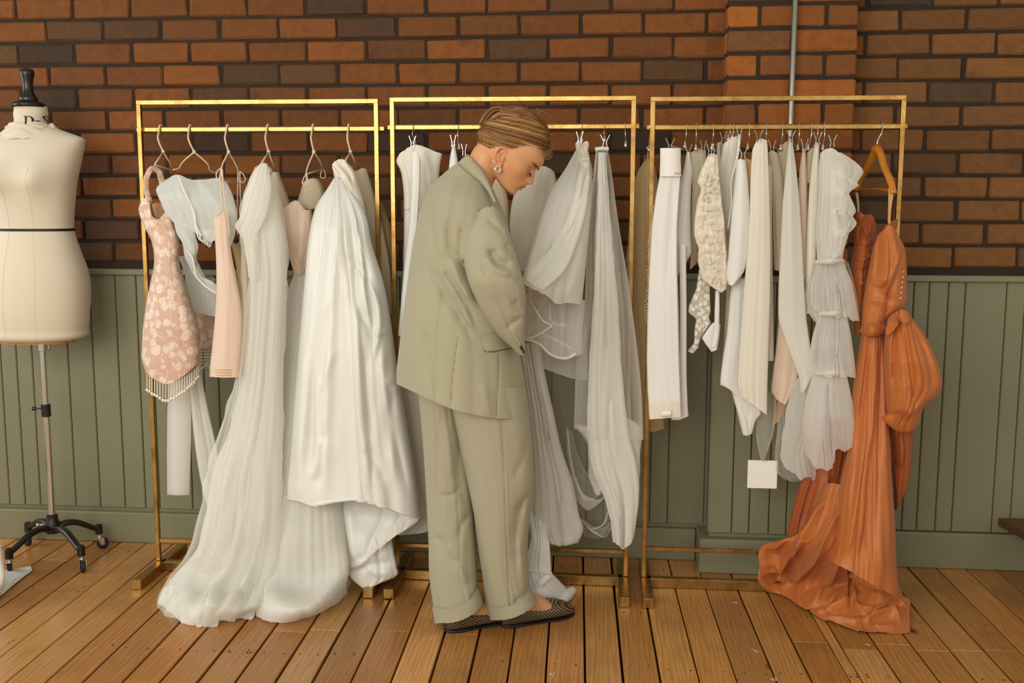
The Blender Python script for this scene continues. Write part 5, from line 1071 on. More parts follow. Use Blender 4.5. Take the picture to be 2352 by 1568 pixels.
for nm, rows_, yy, sd in (('tier', [[(1876, 600), (1896, 603), (1916, 603), (1936, 598)], [(1868, 650), (1898, 652), (1926, 652), (1958, 650)], [(1866, 712), (1900, 722), (1932, 726), (1974, 738)]], -.43, 151),
        ('tier', [[(1882, 718), (1900, 721), (1922, 721), (1944, 718)], [(1868, 765), (1898, 768), (1928, 768), (1954, 765)], [(1858, 820), (1896, 824), (1930, 824), (1962, 820)], [(1856, 858), (1896, 862), (1934, 864), (1967, 864)]], -.44, 152),
        ('tier', [[(1868, 856), (1892, 858), (1918, 858), (1944, 856)], [(1850, 920), (1890, 922), (1928, 922), (1958, 920)], [(1842, 980), (1888, 985), (1932, 985), (1974, 975)], [(1848, 1036), (1862, 1060), (1876, 1074), (1896, 1078), (1912, 1074), (1918, 1036), (1950, 1032), (1982, 1022)]], -.45, 153)):
    cloth(nm, rows_, yy, T2, k, depth=[(0, .02), (.5, .06), (1, .065)], nf=7, amp=[(0, .004), (.5, .010), (1, .012)], gather=(13, .005, .25), seed=sd, res=4, hem=5, crisp=.8)
for yy, x0, x1 in ((600, 1874, 1938), (720, 1880, 1946), (857, 1866, 1946)):
    band('gathered_heading', [(x0, yy+2, -.455), ((x0+x1)/2, yy, -.50), (x1, yy-1, -.455)], [8, 13, 8], -.48, T1, k, .010)
cloth('side_flounce', [[(1868, 600), (1872, 600), (1878, 604)], [(1850, 690), (1864, 690), (1876, 690)], [(1858, 720), (1870, 724), (1884, 715)], [(1870, 738), (1876, 740), (1880, 736)]], -.40, T1, k, depth=.02, nf=3, amp=.006, seed=154, res=4)
cloth('underskirt', [[(1852, 830), (1880, 835), (1920, 835)], [(1815, 900), (1860, 900), (1920, 900)], [(1800, 980), (1850, 980), (1920, 980)], [(1792, 1030), (1830, 1040), (1884, 1040)], [(1794, 1060), (1818, 1080), (1840, 1098), (1856, 1096), (1870, 1106), (1878, 1070)]], -.38, T2, k, depth=.03, nf=5, amp=.010, seed=155, res=5, edgewob=3, hem=8, crisp=.6)
cloth('underskirt', [[(1792, 900), (1806, 910), (1824, 900)], [(1786, 1000), (1806, 1000), (1830, 1000)], [(1778, 1060), (1804, 1066), (1836, 1060)], [(1784, 1085), (1810, 1098), (1842, 1088)], [(1800, 1100), (1822, 1106), (1846, 1100)]], -.33, MAT['tulle_thin'], k, depth=.03, nf=4, amp=.010, seed=156, res=5, edgewob=3)
cloth('sheer_corner', [[(1938, 600), (1945, 600), (1950, 606)], [(1946, 660), (1958, 660), (1966, 668)], [(1946, 720), (1962, 728), (1976, 738)]], -.40, MAT['tulle_thin'], k, depth=.02, nf=2, amp=.005, seed=157, closed=False)
ct = garment('swatch_card', 1750, 1090, -.34, 'square white card hung from a sheer ribbon under the swatches', 'card')
p0 = at(1718, 1056, -.34); p1 = at(1784, 1122, -.34)
MB().box(((p0[0]+p1[0])/2, -.34, (p0[2]+p1[2])/2), (p1[0]-p0[0], .004, p0[2]-p1[2]), .0012).build('card', MAT['card'], ct, smooth=False)
cloth('ribbon', [[(1736, 900), (1756, 900), (1784, 900)], [(1737, 960), (1756, 960), (1782, 955)], [(1738, 1010), (1755, 1010), (1774, 1004)], [(1747, 1054), (1752, 1060), (1757, 1052)]], -.352, MAT['tulle_thin'], ct, depth=.012, nf=2, amp=.005, seed=160, res=4, creases=[([(1756, 920), (1754, 1050)], .01, 6)])

# ------------------------------------------------------------------ copper satin gown on a wooden hanger
x, hp = hook_pts(2024)
wh = empty('wooden_hanger', (x, RAILY, RAILZ), 'varnished wooden coat hanger with a steel hook, holding the copper gown', 'hanger')
nk = at(2015, 334, -.29)
MB().tube(curve(hp+[(x-.004, -.295, RAILZ-.018), tuple(nk+np.array([0, 0, .012])), tuple(nk-np.array([0, 0, .012]))], 26), .0019, 8).build('hook', MAT['steel'], wh)
def arm(pts, w):
    P = curve(pts, 18); W_ = at(P[:, 0], P[:, 1], P[:, 2]); return MB().tube(W_, np.interp(np.linspace(0, 1, 18), np.linspace(0, 1, len(w)), w), 10, flat=.6)
arm([(2014, 336, -.29), (2006, 356, -.25), (1990, 388, -.20), (1974, 418, -.14), (1968, 438, -.12)], [.014, .0125, .011, .0105, .010]).build('arm', MAT['hangwood'], wh)
arm([(2014, 336, -.29), (2022, 352, -.33), (2032, 385, -.39), (2044, 412, -.44), (2054, 444, -.47)], [.014, .0125, .012, .013, .009]).build('arm', MAT['hangwood'], wh)
wire('trouser_bar', [(1974, 436, -.14), (2010, 434, -.30), (2046, 438, -.45)], .0042, MAT['hangwood'], wh)
o = garment('copper_gown', 2030, 700, -.38, 'copper orange satin gown with a ruched bodice, puffed bow drape and train on the floor')
RU, RD = MAT['rust'], MAT['rustdark']
for pts in ([(1968, 442, -.14), (1971, 466, -.17), (1972, 500, -.22)], [(2045, 420, -.45), (2043, 460, -.45), (2041, 512, -.43)], [(2050, 442, -.46), (2046, 470, -.455), (2043, 515, -.44)]):
    band('strap', pts, [7, 5, 4], -.4, MAT['peach'], o, .001)
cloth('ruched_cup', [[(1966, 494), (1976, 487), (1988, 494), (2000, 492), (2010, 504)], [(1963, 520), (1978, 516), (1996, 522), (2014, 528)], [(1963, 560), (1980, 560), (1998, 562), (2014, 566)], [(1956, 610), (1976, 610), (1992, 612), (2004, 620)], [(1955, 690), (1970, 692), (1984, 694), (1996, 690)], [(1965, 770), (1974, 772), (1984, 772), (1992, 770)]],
      -.33, RD, o, depth=[(0, .03), (.4, .06), (1, .04)], nf=4, amp=.006, seed=171, res=3.5, drift=1.2, creases=[([(1970, 498), (1984, 520), (1990, 545)], .010, 6, .5), ([(1990, 500), (1978, 520), (1972, 550)], -.010, 5), ([(2000, 505), (1996, 530), (1984, 548)], .010, 5, .5), ([(1966, 560), (1990, 570), (2008, 562)], -.007, 5), ([(1964, 590), (1986, 594), (2004, 585)], .008, 5, .5), ([(1960, 620), (1980, 622), (2000, 612)], -.007, 5), ([(1958, 650), (1980, 650), (1998, 642)], .007, 5, .5)])
cloth('bodice', [[(2016, 540), (2030, 528), (2042, 516), (2054, 522), (2060, 534)], [(2006, 570), (2030, 562), (2054, 556), (2078, 568)], [(1999, 610), (2026, 606), (2056, 606), (2083, 608)], [(1990, 650), (2020, 650), (2052, 652), (2083, 650)], [(1984, 690), (2010, 692), (2044, 700), (2079, 704)], [(1980, 735), (2000, 738), (2022, 738), (2046, 728)], [(1980, 764), (1998, 770), (2016, 770), (2030, 764)]],
      -.41, RU, o, depth=[(0, .02), (.3, .07), (.7, .06), (1, .05)], nf=2, amp=.003, seed=172, res=4, creases=[([(2020, 545), (2016, 600), (2010, 640)], -.012, 6, 2), ([(2034, 540), (2036, 600), (2032, 640), (2022, 660)], .016, 10, .5), ([(2050, 545), (2060, 600), (2058, 640)], .012, 9), ([(2076, 580), (2056, 640), (2040, 690)], -.012, 5), ([(2070, 570), (2050, 620), (2036, 680)], .010, 5), ([(1996, 660), (2024, 664), (2050, 690)], -.010, 5), ([(1990, 690), (2018, 690), (2030, 700)], .008, 7), ([(2000, 640), (2024, 640), (2036, 650)], .008, 6), ([(2030, 650), (2044, 680), (2034, 730)], -.014, 7)])
cloth('neckline_fold', [[(2040, 512), (2052, 506), (2062, 503)], [(2048, 526), (2056, 524), (2061, 520)], [(2052, 538), (2056, 536), (2058, 532)]], -.38, RD, o, depth=.012, nf=1, amp=.003, seed=173, res=3)
bt = MB()
for q in range(8): bt.ball(tuple(at(2078-q*1.3, 600+q*12, -.432-.008*q)), .0026, 8, 5)
bt.build('buttons', MAT['bead'], o)['kind'] = 'stuff'
band('waistband', [(1979, 752, -.42), (1996, 758, -.475), (2014, 758, -.475), (2034, 748, -.44)], [24, 27, 27, 24], -.45, RU, o, .006)
sk = [([(1996, 775), (1984, 900), (1970, 1020), (1952, 1180)], -.012, 6), ([(2010, 775), (2006, 900), (1994, 1060), (1980, 1220)], .014, 10, .5), ([(2022, 775), (2022, 900), (2016, 1080), (2010, 1250)], -.012, 6), ([(2028, 780), (2032, 940), (2036, 1100), (2044, 1280)], .012, 9, .5),
      ([(1990, 775), (1976, 880), (1966, 960)], .010, 7, .5), ([(2000, 1010), (1994, 1120), (1986, 1250), (1970, 1290)], -.018, 9, 1.6), ([(2010, 1040), (2012, 1180), (2026, 1330)], .014, 14), ([(2036, 1050), (2040, 1062), (2046, 1054)], -.008, 5), ([(1975, 1040), (1960, 1160), (1940, 1280)], .018, 16, .6)]
cloth('skirt', [[(1980, 764), (1998, 770), (2014, 770), (2032, 764)], [(1974, 800), (1994, 802), (2014, 802), (2034, 800)], [(1962, 870), (1988, 872), (2014, 872), (2036, 870)], [(1955, 950), (1984, 950), (2012, 950), (2040, 950)], [(1948, 1030), (1982, 1030), (2014, 1030), (2046, 1030)], [(1930, 1110), (1974, 1110), (2014, 1110), (2050, 1110)], [(1918, 1200), (1968, 1200), (2014, 1200), (2056, 1200)], [(1908, 1270), (1960, 1276), (2016, 1290), (2060, 1300)], [(1900, 1285), (1950, 1310), (2010, 1345), (2064, 1372)]],
      [(0, -.40), (.5, -.46), (1, -.52)], RU, o, depth=[(0, .05), (.4, .07), (1, .10)], back=.05, gather=(11, .006, .10), nf=2, amp=[(0, .002), (.4, .006), (1, .009)], seed=174, res=4, creases=sk, drift=.35)
cloth('puff_drape', [[(2040, 730), (2060, 716), (2084, 718), (2102, 738)], [(2034, 762), (2066, 756), (2098, 756), (2124, 768)], [(2032, 810), (2070, 806), (2110, 804), (2146, 812)], [(2032, 860), (2074, 858), (2118, 856), (2163, 862)], [(2033, 910), (2072, 910), (2112, 908), (2158, 905)], [(2036, 945), (2066, 948), (2094, 946), (2122, 936)], [(2042, 976), (2062, 990), (2086, 992), (2100, 986)], [(2060, 986), (2068, 992), (2080, 993), (2092, 990)]],
      -.47, RU, o, depth=[(0, .03), (.4, .10), (.8, .09), (1, .03)], nf=3, amp=.006, seed=175, res=4, creases=[([(2064, 726), (2058, 780), (2056, 840), (2052, 890)], -.022, 7, 1.5), ([(2076, 735), (2086, 800), (2096, 880), (2100, 940)], -.012, 5), ([(2082, 735), (2098, 800), (2112, 860), (2116, 910)], .012, 6, .5), ([(2094, 740), (2124, 800), (2140, 860), (2142, 905)], -.014, 6), ([(2100, 742), (2136, 810), (2154, 870), (2160, 905)], .012, 6, .5), ([(2046, 740), (2040, 800), (2038, 880)], .012, 9), ([(2044, 960), (2066, 950), (2076, 970)], -.010, 6), ([(2070, 870), (2076, 930), (2090, 960)], .018, 18)])
cloth('bow_knot', [[(2064, 722), (2074, 712), (2086, 716)], [(2062, 730), (2076, 726), (2090, 728)], [(2068, 738), (2078, 742), (2092, 736)]], -.545, RU, o, depth=.022, nf=2, amp=.003, seed=176, res=3)
cloth('bow_loop', [[(2036, 752), (2044, 736), (2064, 722)], [(2034, 764), (2046, 752), (2066, 732)], [(2036, 772), (2050, 762), (2066, 740)]], -.53, RU, o, depth=.014, nf=1, amp=.003, seed=177, res=3)
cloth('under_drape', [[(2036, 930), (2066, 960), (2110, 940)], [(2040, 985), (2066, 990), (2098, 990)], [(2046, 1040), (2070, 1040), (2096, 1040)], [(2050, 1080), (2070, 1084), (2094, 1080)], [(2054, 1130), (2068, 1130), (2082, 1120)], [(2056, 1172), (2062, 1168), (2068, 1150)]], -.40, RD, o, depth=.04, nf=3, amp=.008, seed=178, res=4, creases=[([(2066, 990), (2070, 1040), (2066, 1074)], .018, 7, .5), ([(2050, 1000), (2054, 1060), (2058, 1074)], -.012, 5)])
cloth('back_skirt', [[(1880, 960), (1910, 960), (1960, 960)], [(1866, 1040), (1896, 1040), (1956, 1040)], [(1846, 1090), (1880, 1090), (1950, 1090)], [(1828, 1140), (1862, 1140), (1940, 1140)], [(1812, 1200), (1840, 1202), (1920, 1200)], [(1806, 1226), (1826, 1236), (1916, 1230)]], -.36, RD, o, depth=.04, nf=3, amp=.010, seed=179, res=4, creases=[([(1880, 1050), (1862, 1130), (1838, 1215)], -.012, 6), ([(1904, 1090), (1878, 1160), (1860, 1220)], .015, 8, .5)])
tr = [([(1930, 1176), (1894, 1246), (1852, 1300), (1800, 1350)], .034, 9, .45), ([(1914, 1166), (1866, 1246), (1818, 1300), (1772, 1336)], -.026, 8), ([(1898, 1150), (1846, 1240), (1792, 1296), (1760, 1320)], .030, 8, .45), ([(1880, 1150), (1830, 1230), (1776, 1276)], -.020, 7), ([(1872, 1160), (1820, 1232), (1762, 1264)], .018, 7, .5), ([(1938, 1200), (1908, 1280), (1872, 1340), (1846, 1368)], -.026, 8), ([(1944, 1220), (1926, 1290), (1892, 1344), (1872, 1384)], .030, 10, .6), ([(1756, 1262), (1790, 1276), (1830, 1270)], -.012, 6), ([(1750, 1300), (1780, 1290), (1806, 1300)], .014, 7), ([(1752, 1330), (1778, 1322), (1796, 1340)], -.014, 6), ([(1850, 1380), (1880, 1350), (1920, 1330)], -.016, 7), ([(1900, 1390), (1926, 1360), (1946, 1340)], .018, 7, .5)]
cloth('train', [[(1898, 1110, -.42), (1915, 1110, -.44), (1932, 1115, -.46), (1946, 1130, -.48)], [(1870, 1170, -.42), (1896, 1175, -.46), (1924, 1180, -.50), (1950, 1190, -.52)], [(1826, 1228, -.40), (1868, 1240, -.48), (1912, 1250, -.54), (1954, 1250, -.56)], [(1747, 1256, -.335), (1800, 1266, -.37), (1868, 1288, -.46), (1946, 1300, -.56)], [(1744, 1300, -.34), FL(1795, 1318, .06), FL(1866, 1340, .07), FL(1950, 1340, .09)], [(1746, 1342, -.335), FL(1790, 1356, .012), FL(1850, 1384, .02), FL(1946, 1380, .05)], [FL(1762, 1358), FL(1800, 1366), FL(1848, 1398), FL(1940, 1400, .02)]],
      -.45, RU, o, depth=.010, back=.004, nf=3, amp=[(0, .004), (.6, .008), (1, .003)], seed=180, res=3.6, creases=tr, drift=.5, hem=4, lying=True)
tr2 = [([(1934, 1292), (1990, 1320), (2056, 1358)], .034, 7, .35), ([(1940, 1310), (1992, 1338), (2040, 1362)], -.018, 6), ([(1950, 1330), (1954, 1380), (1974, 1424)], -.026, 6), ([(1962, 1340), (1968, 1390), (1990, 1410)], .018, 6, .5), ([(1866, 1410), (1916, 1396), (1966, 1366)], .026, 8, .5), ([(1872, 1420), (1936, 1424), (1980, 1426)], .018, 6), ([(1880, 1400), (1930, 1408), (1966, 1404)], -.014, 5), ([(1984, 1424), (2016, 1410), (2048, 1404), (2068, 1424)], .030, 5, .5), ([(1998, 1420), (2028, 1426), (2052, 1420)], -.026, 5), ([(2040, 1382), (2068, 1392), (2078, 1424)], -.024, 6), ([(1960, 1385), (2010, 1398), (2042, 1378)], .018, 6, .5), ([(1976, 1412), (1974, 1432), (1978, 1448)], .020, 5), ([(2066, 1376), (2086, 1410), (2086, 1446)], .018, 5), ([(2000, 1440), (2030, 1444), (2056, 1436)], .014, 5)]
cloth('train_end', [[FL(1930, 1290, .16), FL(1976, 1302, .17), FL(2020, 1318, .16), FL(2062, 1330, .12)], [FL(1936, 1340, .08), FL(1980, 1345, .09), FL(2030, 1360, .09), FL(2074, 1366, .06)], [FL(1890, 1376, .04), FL(1956, 1385, .05), FL(2024, 1390, .05), FL(2091, 1378, .03)], [FL(1860, 1402, .012), FL(1930, 1412, .02), FL(2006, 1416, .025), FL(2090, 1410, .02)], [FL(1880, 1416), FL(1940, 1434), FL(2010, 1438, .008), FL(2091, 1436, .008)], [FL(1940, 1434), FL(1978, 1450), FL(2030, 1452), FL(2090, 1452)]],
      -.5, RU, o, depth=.008, back=.004, nf=3, amp=[(0, .003), (.6, .006), (1, .002)], seed=181, res=3.6, creases=tr2, drift=1.0, hem=5, lying=True)
# ------------------------------------------------------------------ things at the edges of the room
fs = garment('fabric_scrap', 40, 1330, -.45, 'crumpled white fabric scrap lying on the floor under the dress form', 'fabric')
cloth('sheet', [[FL(-60, 1318, .02), FL(-10, 1312, .02), FL(34, 1306, .012), FL(72, 1299)], [FL(-70, 1335, .03), FL(-14, 1330, .02), FL(30, 1324, .012), FL(75, 1308)], [FL(-80, 1360, .02), FL(-20, 1356, .02), FL(20, 1340, .01), FL(58, 1322)], [FL(-90, 1385), FL(-30, 1385), FL(0, 1368), FL(34, 1340)]], -.45, MAT['white'], fs, depth=.004, back=.002, nf=4, amp=.005, seed=301, res=4, creases=[([(0, 1350), (40, 1316), (70, 1302)], .006, 5), ([(-10, 1330), (30, 1322)], -.004, 4)])
hg = garment('white_cloth', -10, 1320, -.62, 'white cloth hanging into view at the frame edge, below the dress form', 'fabric')
cloth('sheet', [[(-80, 1080, -.62), (-50, 1080, -.62), (-18, 1090, -.62)], [(-90, 1190, -.62), (-50, 1190, -.62), (-6, 1196, -.62)], [(-100, 1290, -.62), (-50, 1292, -.62), (6, 1280, -.62)], [(-100, 1350, -.62), (-50, 1352, -.62), (12, 1330, -.62)], [FL(-100, 1400), FL(-50, 1398), FL(2, 1366, .01)]], -.62, MAT['white'], hg, depth=.03, nf=3, amp=.006, seed=302)
# the end of a low bench against the wall at the right
bn = empty('low_bench', (1.75, -.18, 0), 'dark wooden bench end against the green panelling at the right edge', 'bench')
MAT['darkwood'] = m_plain('dark_oak', rgb(86, 58, 34), .55, 0, .3, 20)
zt = float(at(2310, 1197, -.08)[2]); xb0 = float(at(2303, 1199, -.08)[0])
V = [(xb0, -.04, zt-.028), (xb0+.055, -.36, zt-.028), (2.3, -.36, zt-.028), (2.3, -.04, zt-.028)]; V += [(x_, y_, z_+.028) for x_, y_, z_ in V]
MB().add(V, [(3, 2, 1, 0), (4, 5, 6, 7), (0, 1, 5, 4), (1, 2, 6, 5), (2, 3, 7, 6), (3, 0, 4, 7)]).build('seat', MAT['darkwood'], bn, smooth=False)
MB().box((1.99, -.07, zt-.062), (.56, .02, .066), .003).build('apron', MAT['darkwood'], bn, smooth=False)
MB().box((1.99, -.32, zt-.062), (.56, .02, .066), .003).build('apron', MAT['darkwood'], bn, smooth=False)
for x_ in (1.78, 2.22):
    for y_ in (-.08, -.31): MB().box((x_, y_, (zt-.028)/2), (.045, .045, zt-.028), .003).build('leg', MAT['darkwood'], bn, smooth=False)
# threads dropped on the floor
rt_ = random.Random(21)
for k, (x_, y_, lb) in enumerate(((1689, 1384, 'pale pink thread scrap on the boards beyond the middle of the third rail'), (1735, 1494, 'curled pink thread scrap on the boards below the copper gown train'), (1777, 1560, 'wispy pale thread scrap at the very front edge of the floor'), (1991, 1480, 'short white thread lying just in front of the copper train'), (1264, 1550, 'short white thread on the boards in front of the woman'))):
    th_ = garment('thread_scrap', x_, y_, 0, lb, 'thread', 'threads dropped on the floorboards'); p = on_floor(x_, y_); th_.location = tuple(p)
    pts = [p+np.array([rt_.uniform(-.012, .012), rt_.uniform(-.012, .012), .0012+.001*(q % 2)]) for q in range(7)]
    pts = sorted(pts, key=lambda q: q[0]+rt_.uniform(-.006, .006))
    MB().tube(curve(pts, 40), .0008, 5).build('thread', MAT['blush'], th_)
# ------------------------------------------------------------------ the woman in the sage suit
PYC = -.67
woman = garment('person', 1110, 1430, PYC, 'woman in a loose sage suit bending her head over the tulle she holds', 'person')
woman.location = (woman.location[0], PYC, 0)
S2 = math.sqrt(.5); OX, OY = 1155.0, 363.0
MM = float(np.linalg.norm(at(1156, 363, PYC)-at(1155, 363, PYC)))        # metres per pixel at her depth
def head(f, u, l):
    """head frame: f towards the face, u towards the crown, l sideways (negative = nearer the room), in pixels at her depth"""
    f, u, l = np.broadcast_arrays(np.asarray(f, float), np.asarray(u, float), np.asarray(l, float))
    W = at(OX+(f+u)*S2, OY+(f-u)*S2, np.full(f.shape, PYC)); W = W.copy(); W[..., 1] += l*MM; return W
prof_u = [-48, -46, -43, -37.3, -31, -27.4, -23.5, -20.2, -17, -11.1, -6.9, -5, -.7, 5.2, 11.8, 19.2, 28, 35.3, 41, 49.4, 65.8, 80, 90, 96]
prof_f = [52, 68, 75.7, 78.3, 76.6, 76.2, 79.4, 82.2, 80.4, 84.6, 82.6, 81.0, 85.5, 91.2, 89.8, 85, 78, 73.4, 74, 76, 69.2, 50, 30, 10]
chk_u = [-48, -45, -35, -20, -10, 5, 15, 24, 32, 40, 50, 65, 80, 90, 96]
chk_f = [48, 64, 70, 72.5, 73.5, 73.5, 72.5, 68.5, 67, 71, 73.5, 67, 49, 29, 9]
bak_u = [-48, -40, -25, -10, 10, 30, 50, 70, 85, 92, 96]; bak_f = [40, 8, -22, -44, -62, -71, -69, -54, -30, -12, 2]
wid_u = [-48, -45, -40, -30, -20, -8, 8, 25, 40, 55, 70, 82, 91, 96]; wid_w = [8, 18, 24, 32, 38, 43, 47.5, 50, 51.5, 51.5, 47, 36, 20, 3]
nu_, nv_ = 96, 150
uu = np.linspace(-47.9, 95.9, nv_); th = np.linspace(0, 2*PI, nu_, endpoint=False)
Fp, Fc, Bk, Wd = (hermite(a, np.array(b, float), uu) for a, b in ((prof_u, prof_f), (chk_u, chk_f), (bak_u, bak_f), (wid_u, wid_w)))
HP = np.zeros((nv_, nu_, 3))
for j in range(nv_):
    mid = Bk[j]+(Fc[j]-Bk[j])*.46
    c, s = np.cos(th), np.sin(th)
    l = Wd[j]*np.sign(s)*np.abs(s)**.86
    f = np.where(c > 0, mid+(Fc[j]-mid)*np.abs(c)**.80, mid+(Bk[j]-mid)*np.abs(c)**.95)
    u = uu[j]; dF = Fp[j]-Fc[j]
    sg = 6.5+5.5*math.exp(-((u-3)/7)**2)+13*math.exp(-((u+15)/12)**2)+16*math.exp(-((u+38)/10)**2)+(18 if u > 44 else 0)
    fr = c > 0
    f = f+np.where(fr, dF*np.exp(-(l/sg)**2), 0)
    f = f+np.where(fr, 5.2*math.exp(-((u-3)/4.5)**2)*(np.exp(-((np.abs(l)-9)/4.2)**2)), 0)             # wings of the nose
    f = f-np.where(fr, 5.0*math.exp(-((u-25)/7)**2)*np.exp(-((np.abs(l)-21)/11)**2), 0)                # eye sockets
    f = f+np.where(fr, 5.8*math.exp(-((u-23.5)/5.5)**2)*np.exp(-((np.abs(l)-23)/8.5)**2), 0)           # lidded eyes
    f = f+np.where(fr, 2.6*math.exp(-((u-38)/4.5)**2)*np.exp(-((np.abs(l)-22)/12)**2), 0)              # brow ridge
    l = l+np.sign(l)*2.8*math.exp(-((u-6)/12)**2)*np.exp(-((f-52)/14)**2)                               # cheek bones
    HP[j] = head(f, np.full(nu_, u), l)
bm_ = MB(); bm_.grid(HP, closed_u=True); bm_.f.append(tuple(range(nu_))[::-1]); bm_.f.append(tuple((nv_-1)*nu_+i for i in range(nu_)))
def joint(px, py, Y): return tuple(float(q) for q in at(px, py, Y))
def limb(pts, rad, n=26, seg=20, flat=None):
    P = curve([joint(*p) if len(p) == 3 else p[:3] for p in pts], n); R_ = np.interp(np.linspace(0, 1, n), np.linspace(0, 1, len(rad)), rad); bm_.tube(P, R_, seg, flat=flat)
limb([(1070, 470, -.67), (1092, 418, -.67), (1108, 385, -.67), (1126, 352, -.67), (1146, 330, -.67)], [.075, .056, .050, .050, .040])
tor = []
for py, l, r_, dp in ((430, 1060, 1116, .055), (460, 1030, 1132, .12), (495, 1000, 1148, .165), (560, 985, 1150, .15), (640, 972, 1148, .135), (720, 965, 1140, .125), (800, 968, 1150, .14), (860, 985, 1160, .145), (905, 1020, 1145, .10)):
    a, b = at(l, py, PYC), at(r_, py, PYC); cx = (a[0]+b[0])/2; hw = (b[0]-a[0])/2; t_ = np.linspace(0, 2*PI, 40, endpoint=False)
    tor.append(np.stack([cx+hw*np.cos(t_), PYC+dp*np.sin(t_), np.full(40, (a[2]+b[2])/2)], 1))
tor = hermite(np.linspace(0, 1, len(tor)), np.array(tor), np.linspace(0, 1, 50))
n0 = bm_.n; bm_.grid(tor, closed_u=True, flip=True); bm_.f.append(tuple(n0+i for i in range(40))); bm_.f.append(tuple(n0+49*40+i for i in range(40))[::-1])
# arms: the nearer hangs down and forward, the farther reaches up to the net
limb([(1086, 500, -.745), (1112, 532, -.79), (1132, 600, -.825), (1150, 665, -.83), (1160, 712, -.81), (1166, 758, -.77)], [.040, .042, .040, .036, .034, .025])
limb([(1086, 488, -.54), (1108, 520, -.51), (1126, 580, -.48), (1126, 640, -.46), (1134, 650, -.52), (1142, 652, -.57)], [.045, .047, .041, .036, .034, .024])
def hand(wr, d, up, thumb, curl):
    """palm and five bent fingers from the wrist; d: forward, up: towards the index side"""
    wr, d, up = (np.array(q, float) for q in (wr, d, up)); d /= np.linalg.norm(d); up -= d*(up@d); up /= np.linalg.norm(up); nn = np.cross(d, up)
    for k in range(5):
        o = (k-2)*.0135; bm_.tube([wr-d*.012+up*o*.6, wr+d*.03+up*o, wr+d*.082+up*o*1.12], [.016, .0145, .0115], 12)
    for k, L in enumerate((.058, .073, .080, .072)):
        o = (k-1.5)*.0205; p = wr+d*.078+up*o; a = 0.25; pts = [p-d*.02, p]; q = d
        for sgm in (.42, .32, .26):
            a += curl; dd = d*math.cos(a)+nn*math.sin(a); pts.append(pts[-1]+dd*L*sgm)
        bm_.tube(curve(pts, 12), np.linspace(.0088, .0064, 12), 12)
        bm_.ball(tuple(pts[-1]), .0066, 10, 6)
    p = wr+d*.018+up*.026; t = d*.62+up*thumb+nn*.45; t /= np.linalg.norm(t); t2 = d*.9+nn*.5+up*.1; t2 /= np.linalg.norm(t2)
    pts = [wr+d*.012+up*.006, p, p+t*.032, p+t*.032+t2*.026]; bm_.tube(curve(pts, 10), np.linspace(.0135, .0075, 10), 12); bm_.ball(tuple(pts[-1]), .0078, 10, 6)
hand(joint(1166, 758, -.765), (-.45, .88, -.15), (.2, .1, .9), .3, .5)
hand(joint(1142, 652, -.57), (.60, .06, .02), (.1, .1, 1), .3, .70)
# legs and feet
HA, HB = on_floor(1021, 1450), on_floor(1150, 1438); DA = np.array([math.cos(math.radians(33)), math.sin(math.radians(33)), 0]); DB = np.array([math.cos(math.radians(30)), math.sin(math.radians(30)), 0])
limb([(1040, 900, -.62), (1034, 1010, -.63), (1036, 1130, -.64), (1040, 1250, -.66), tuple(HA+DA*.062+np.array([0, 0, .10]))+(0,)], [.066, .070, .056, .052, .034])
limb([(1112, 900, -.70), (1138, 1010, -.70), (1158, 1130, -.69), (1168, 1250, -.67), tuple(HB+DB*.052+np.array([0, 0, .10]))+(0,)], [.068, .070, .056, .052, .034])
FOOT = ((0, .018, .030, .055), (.06, .028, .034, .075), (.2, .031, .045, .105), (.32, .032, .046, .112), (.45, .034, .040, .094), (.6, .038, .034, .072), (.75, .041, .024, .046), (.88, .034, .018, .034), (1.0, .014, .012, .022))
def foot(H, Dv, L=.232):
    sd = np.array([-Dv[1], Dv[0], 0]); R_ = []
    t_ = np.linspace(0, 2*PI, 28, endpoint=False)
    for s_, w, zc, zt in FOOT:
        c = H+Dv*(.012+s_*L); h = (zt-.008)/2; z0 = .008+h
        R_.append(c[None, :]+np.outer(w*np.cos(t_), sd)+np.outer(h*np.sin(t_), [0, 0, 1])+np.array([0, 0, z0-c[2]]))
    R_ = hermite(np.linspace(0, 1, len(R_)), np.array(R_), np.linspace(0, 1, 34))
    n0 = bm_.n; bm_.grid(R_, closed_u=True, flip=True); bm_.f.append(tuple(n0+i for i in range(28))); bm_.f.append(tuple(n0+33*28+i for i in range(28))[::-1])
foot(HA, DA); foot(HB, DB)
# ear
EL = -47.0
def ear_pt(x, y, l): 
    p = at(x, y, PYC).copy(); p[1] += l*MM; return tuple(p)
for sgn in (1, -1):
    rim = [(1163, 357, 45), (1167, 350, 49), (1163, 343, 52), (1154, 343, 54), (1147, 349, 54), (1143, 358, 53), (1142, 367, 52), (1144, 376, 50), (1148, 383, 49), (1153, 385, 48), (1156, 379, 47)]
    bm_.tube([ear_pt(x, y, -l*sgn) for x, y, l in curve(rim, 34)], 3.0*MM, 10)
    bm_.ball(ear_pt(1154, 364, -46.5*sgn), (9*MM, 3.2*MM, 17*MM), 16, 10)
    bm_.tube([ear_pt(x, y, -l*sgn) for x, y, l in curve([(1160, 352, 49), (1152, 356, 51), (1150, 366, 51), (1154, 374, 50)], 14)], 2.3*MM, 8)
    bm_.tube([ear_pt(x, y, -l*sgn) for x, y, l in curve([(1163, 361, 48), (1161, 366, 50), (1160, 371, 49)], 8)], 2.4*MM, 8)
raw = bpy.data.meshes.new('body_raw'); raw.from_pydata(bm_.v, [], bm_.f); raw.update()
ro = bpy.data.objects.new('body_raw', raw); COL.objects.link(ro)
md = ro.modifiers.new('r', 'REMESH'); md.mode = 'VOXEL'; md.voxel_size = .0026
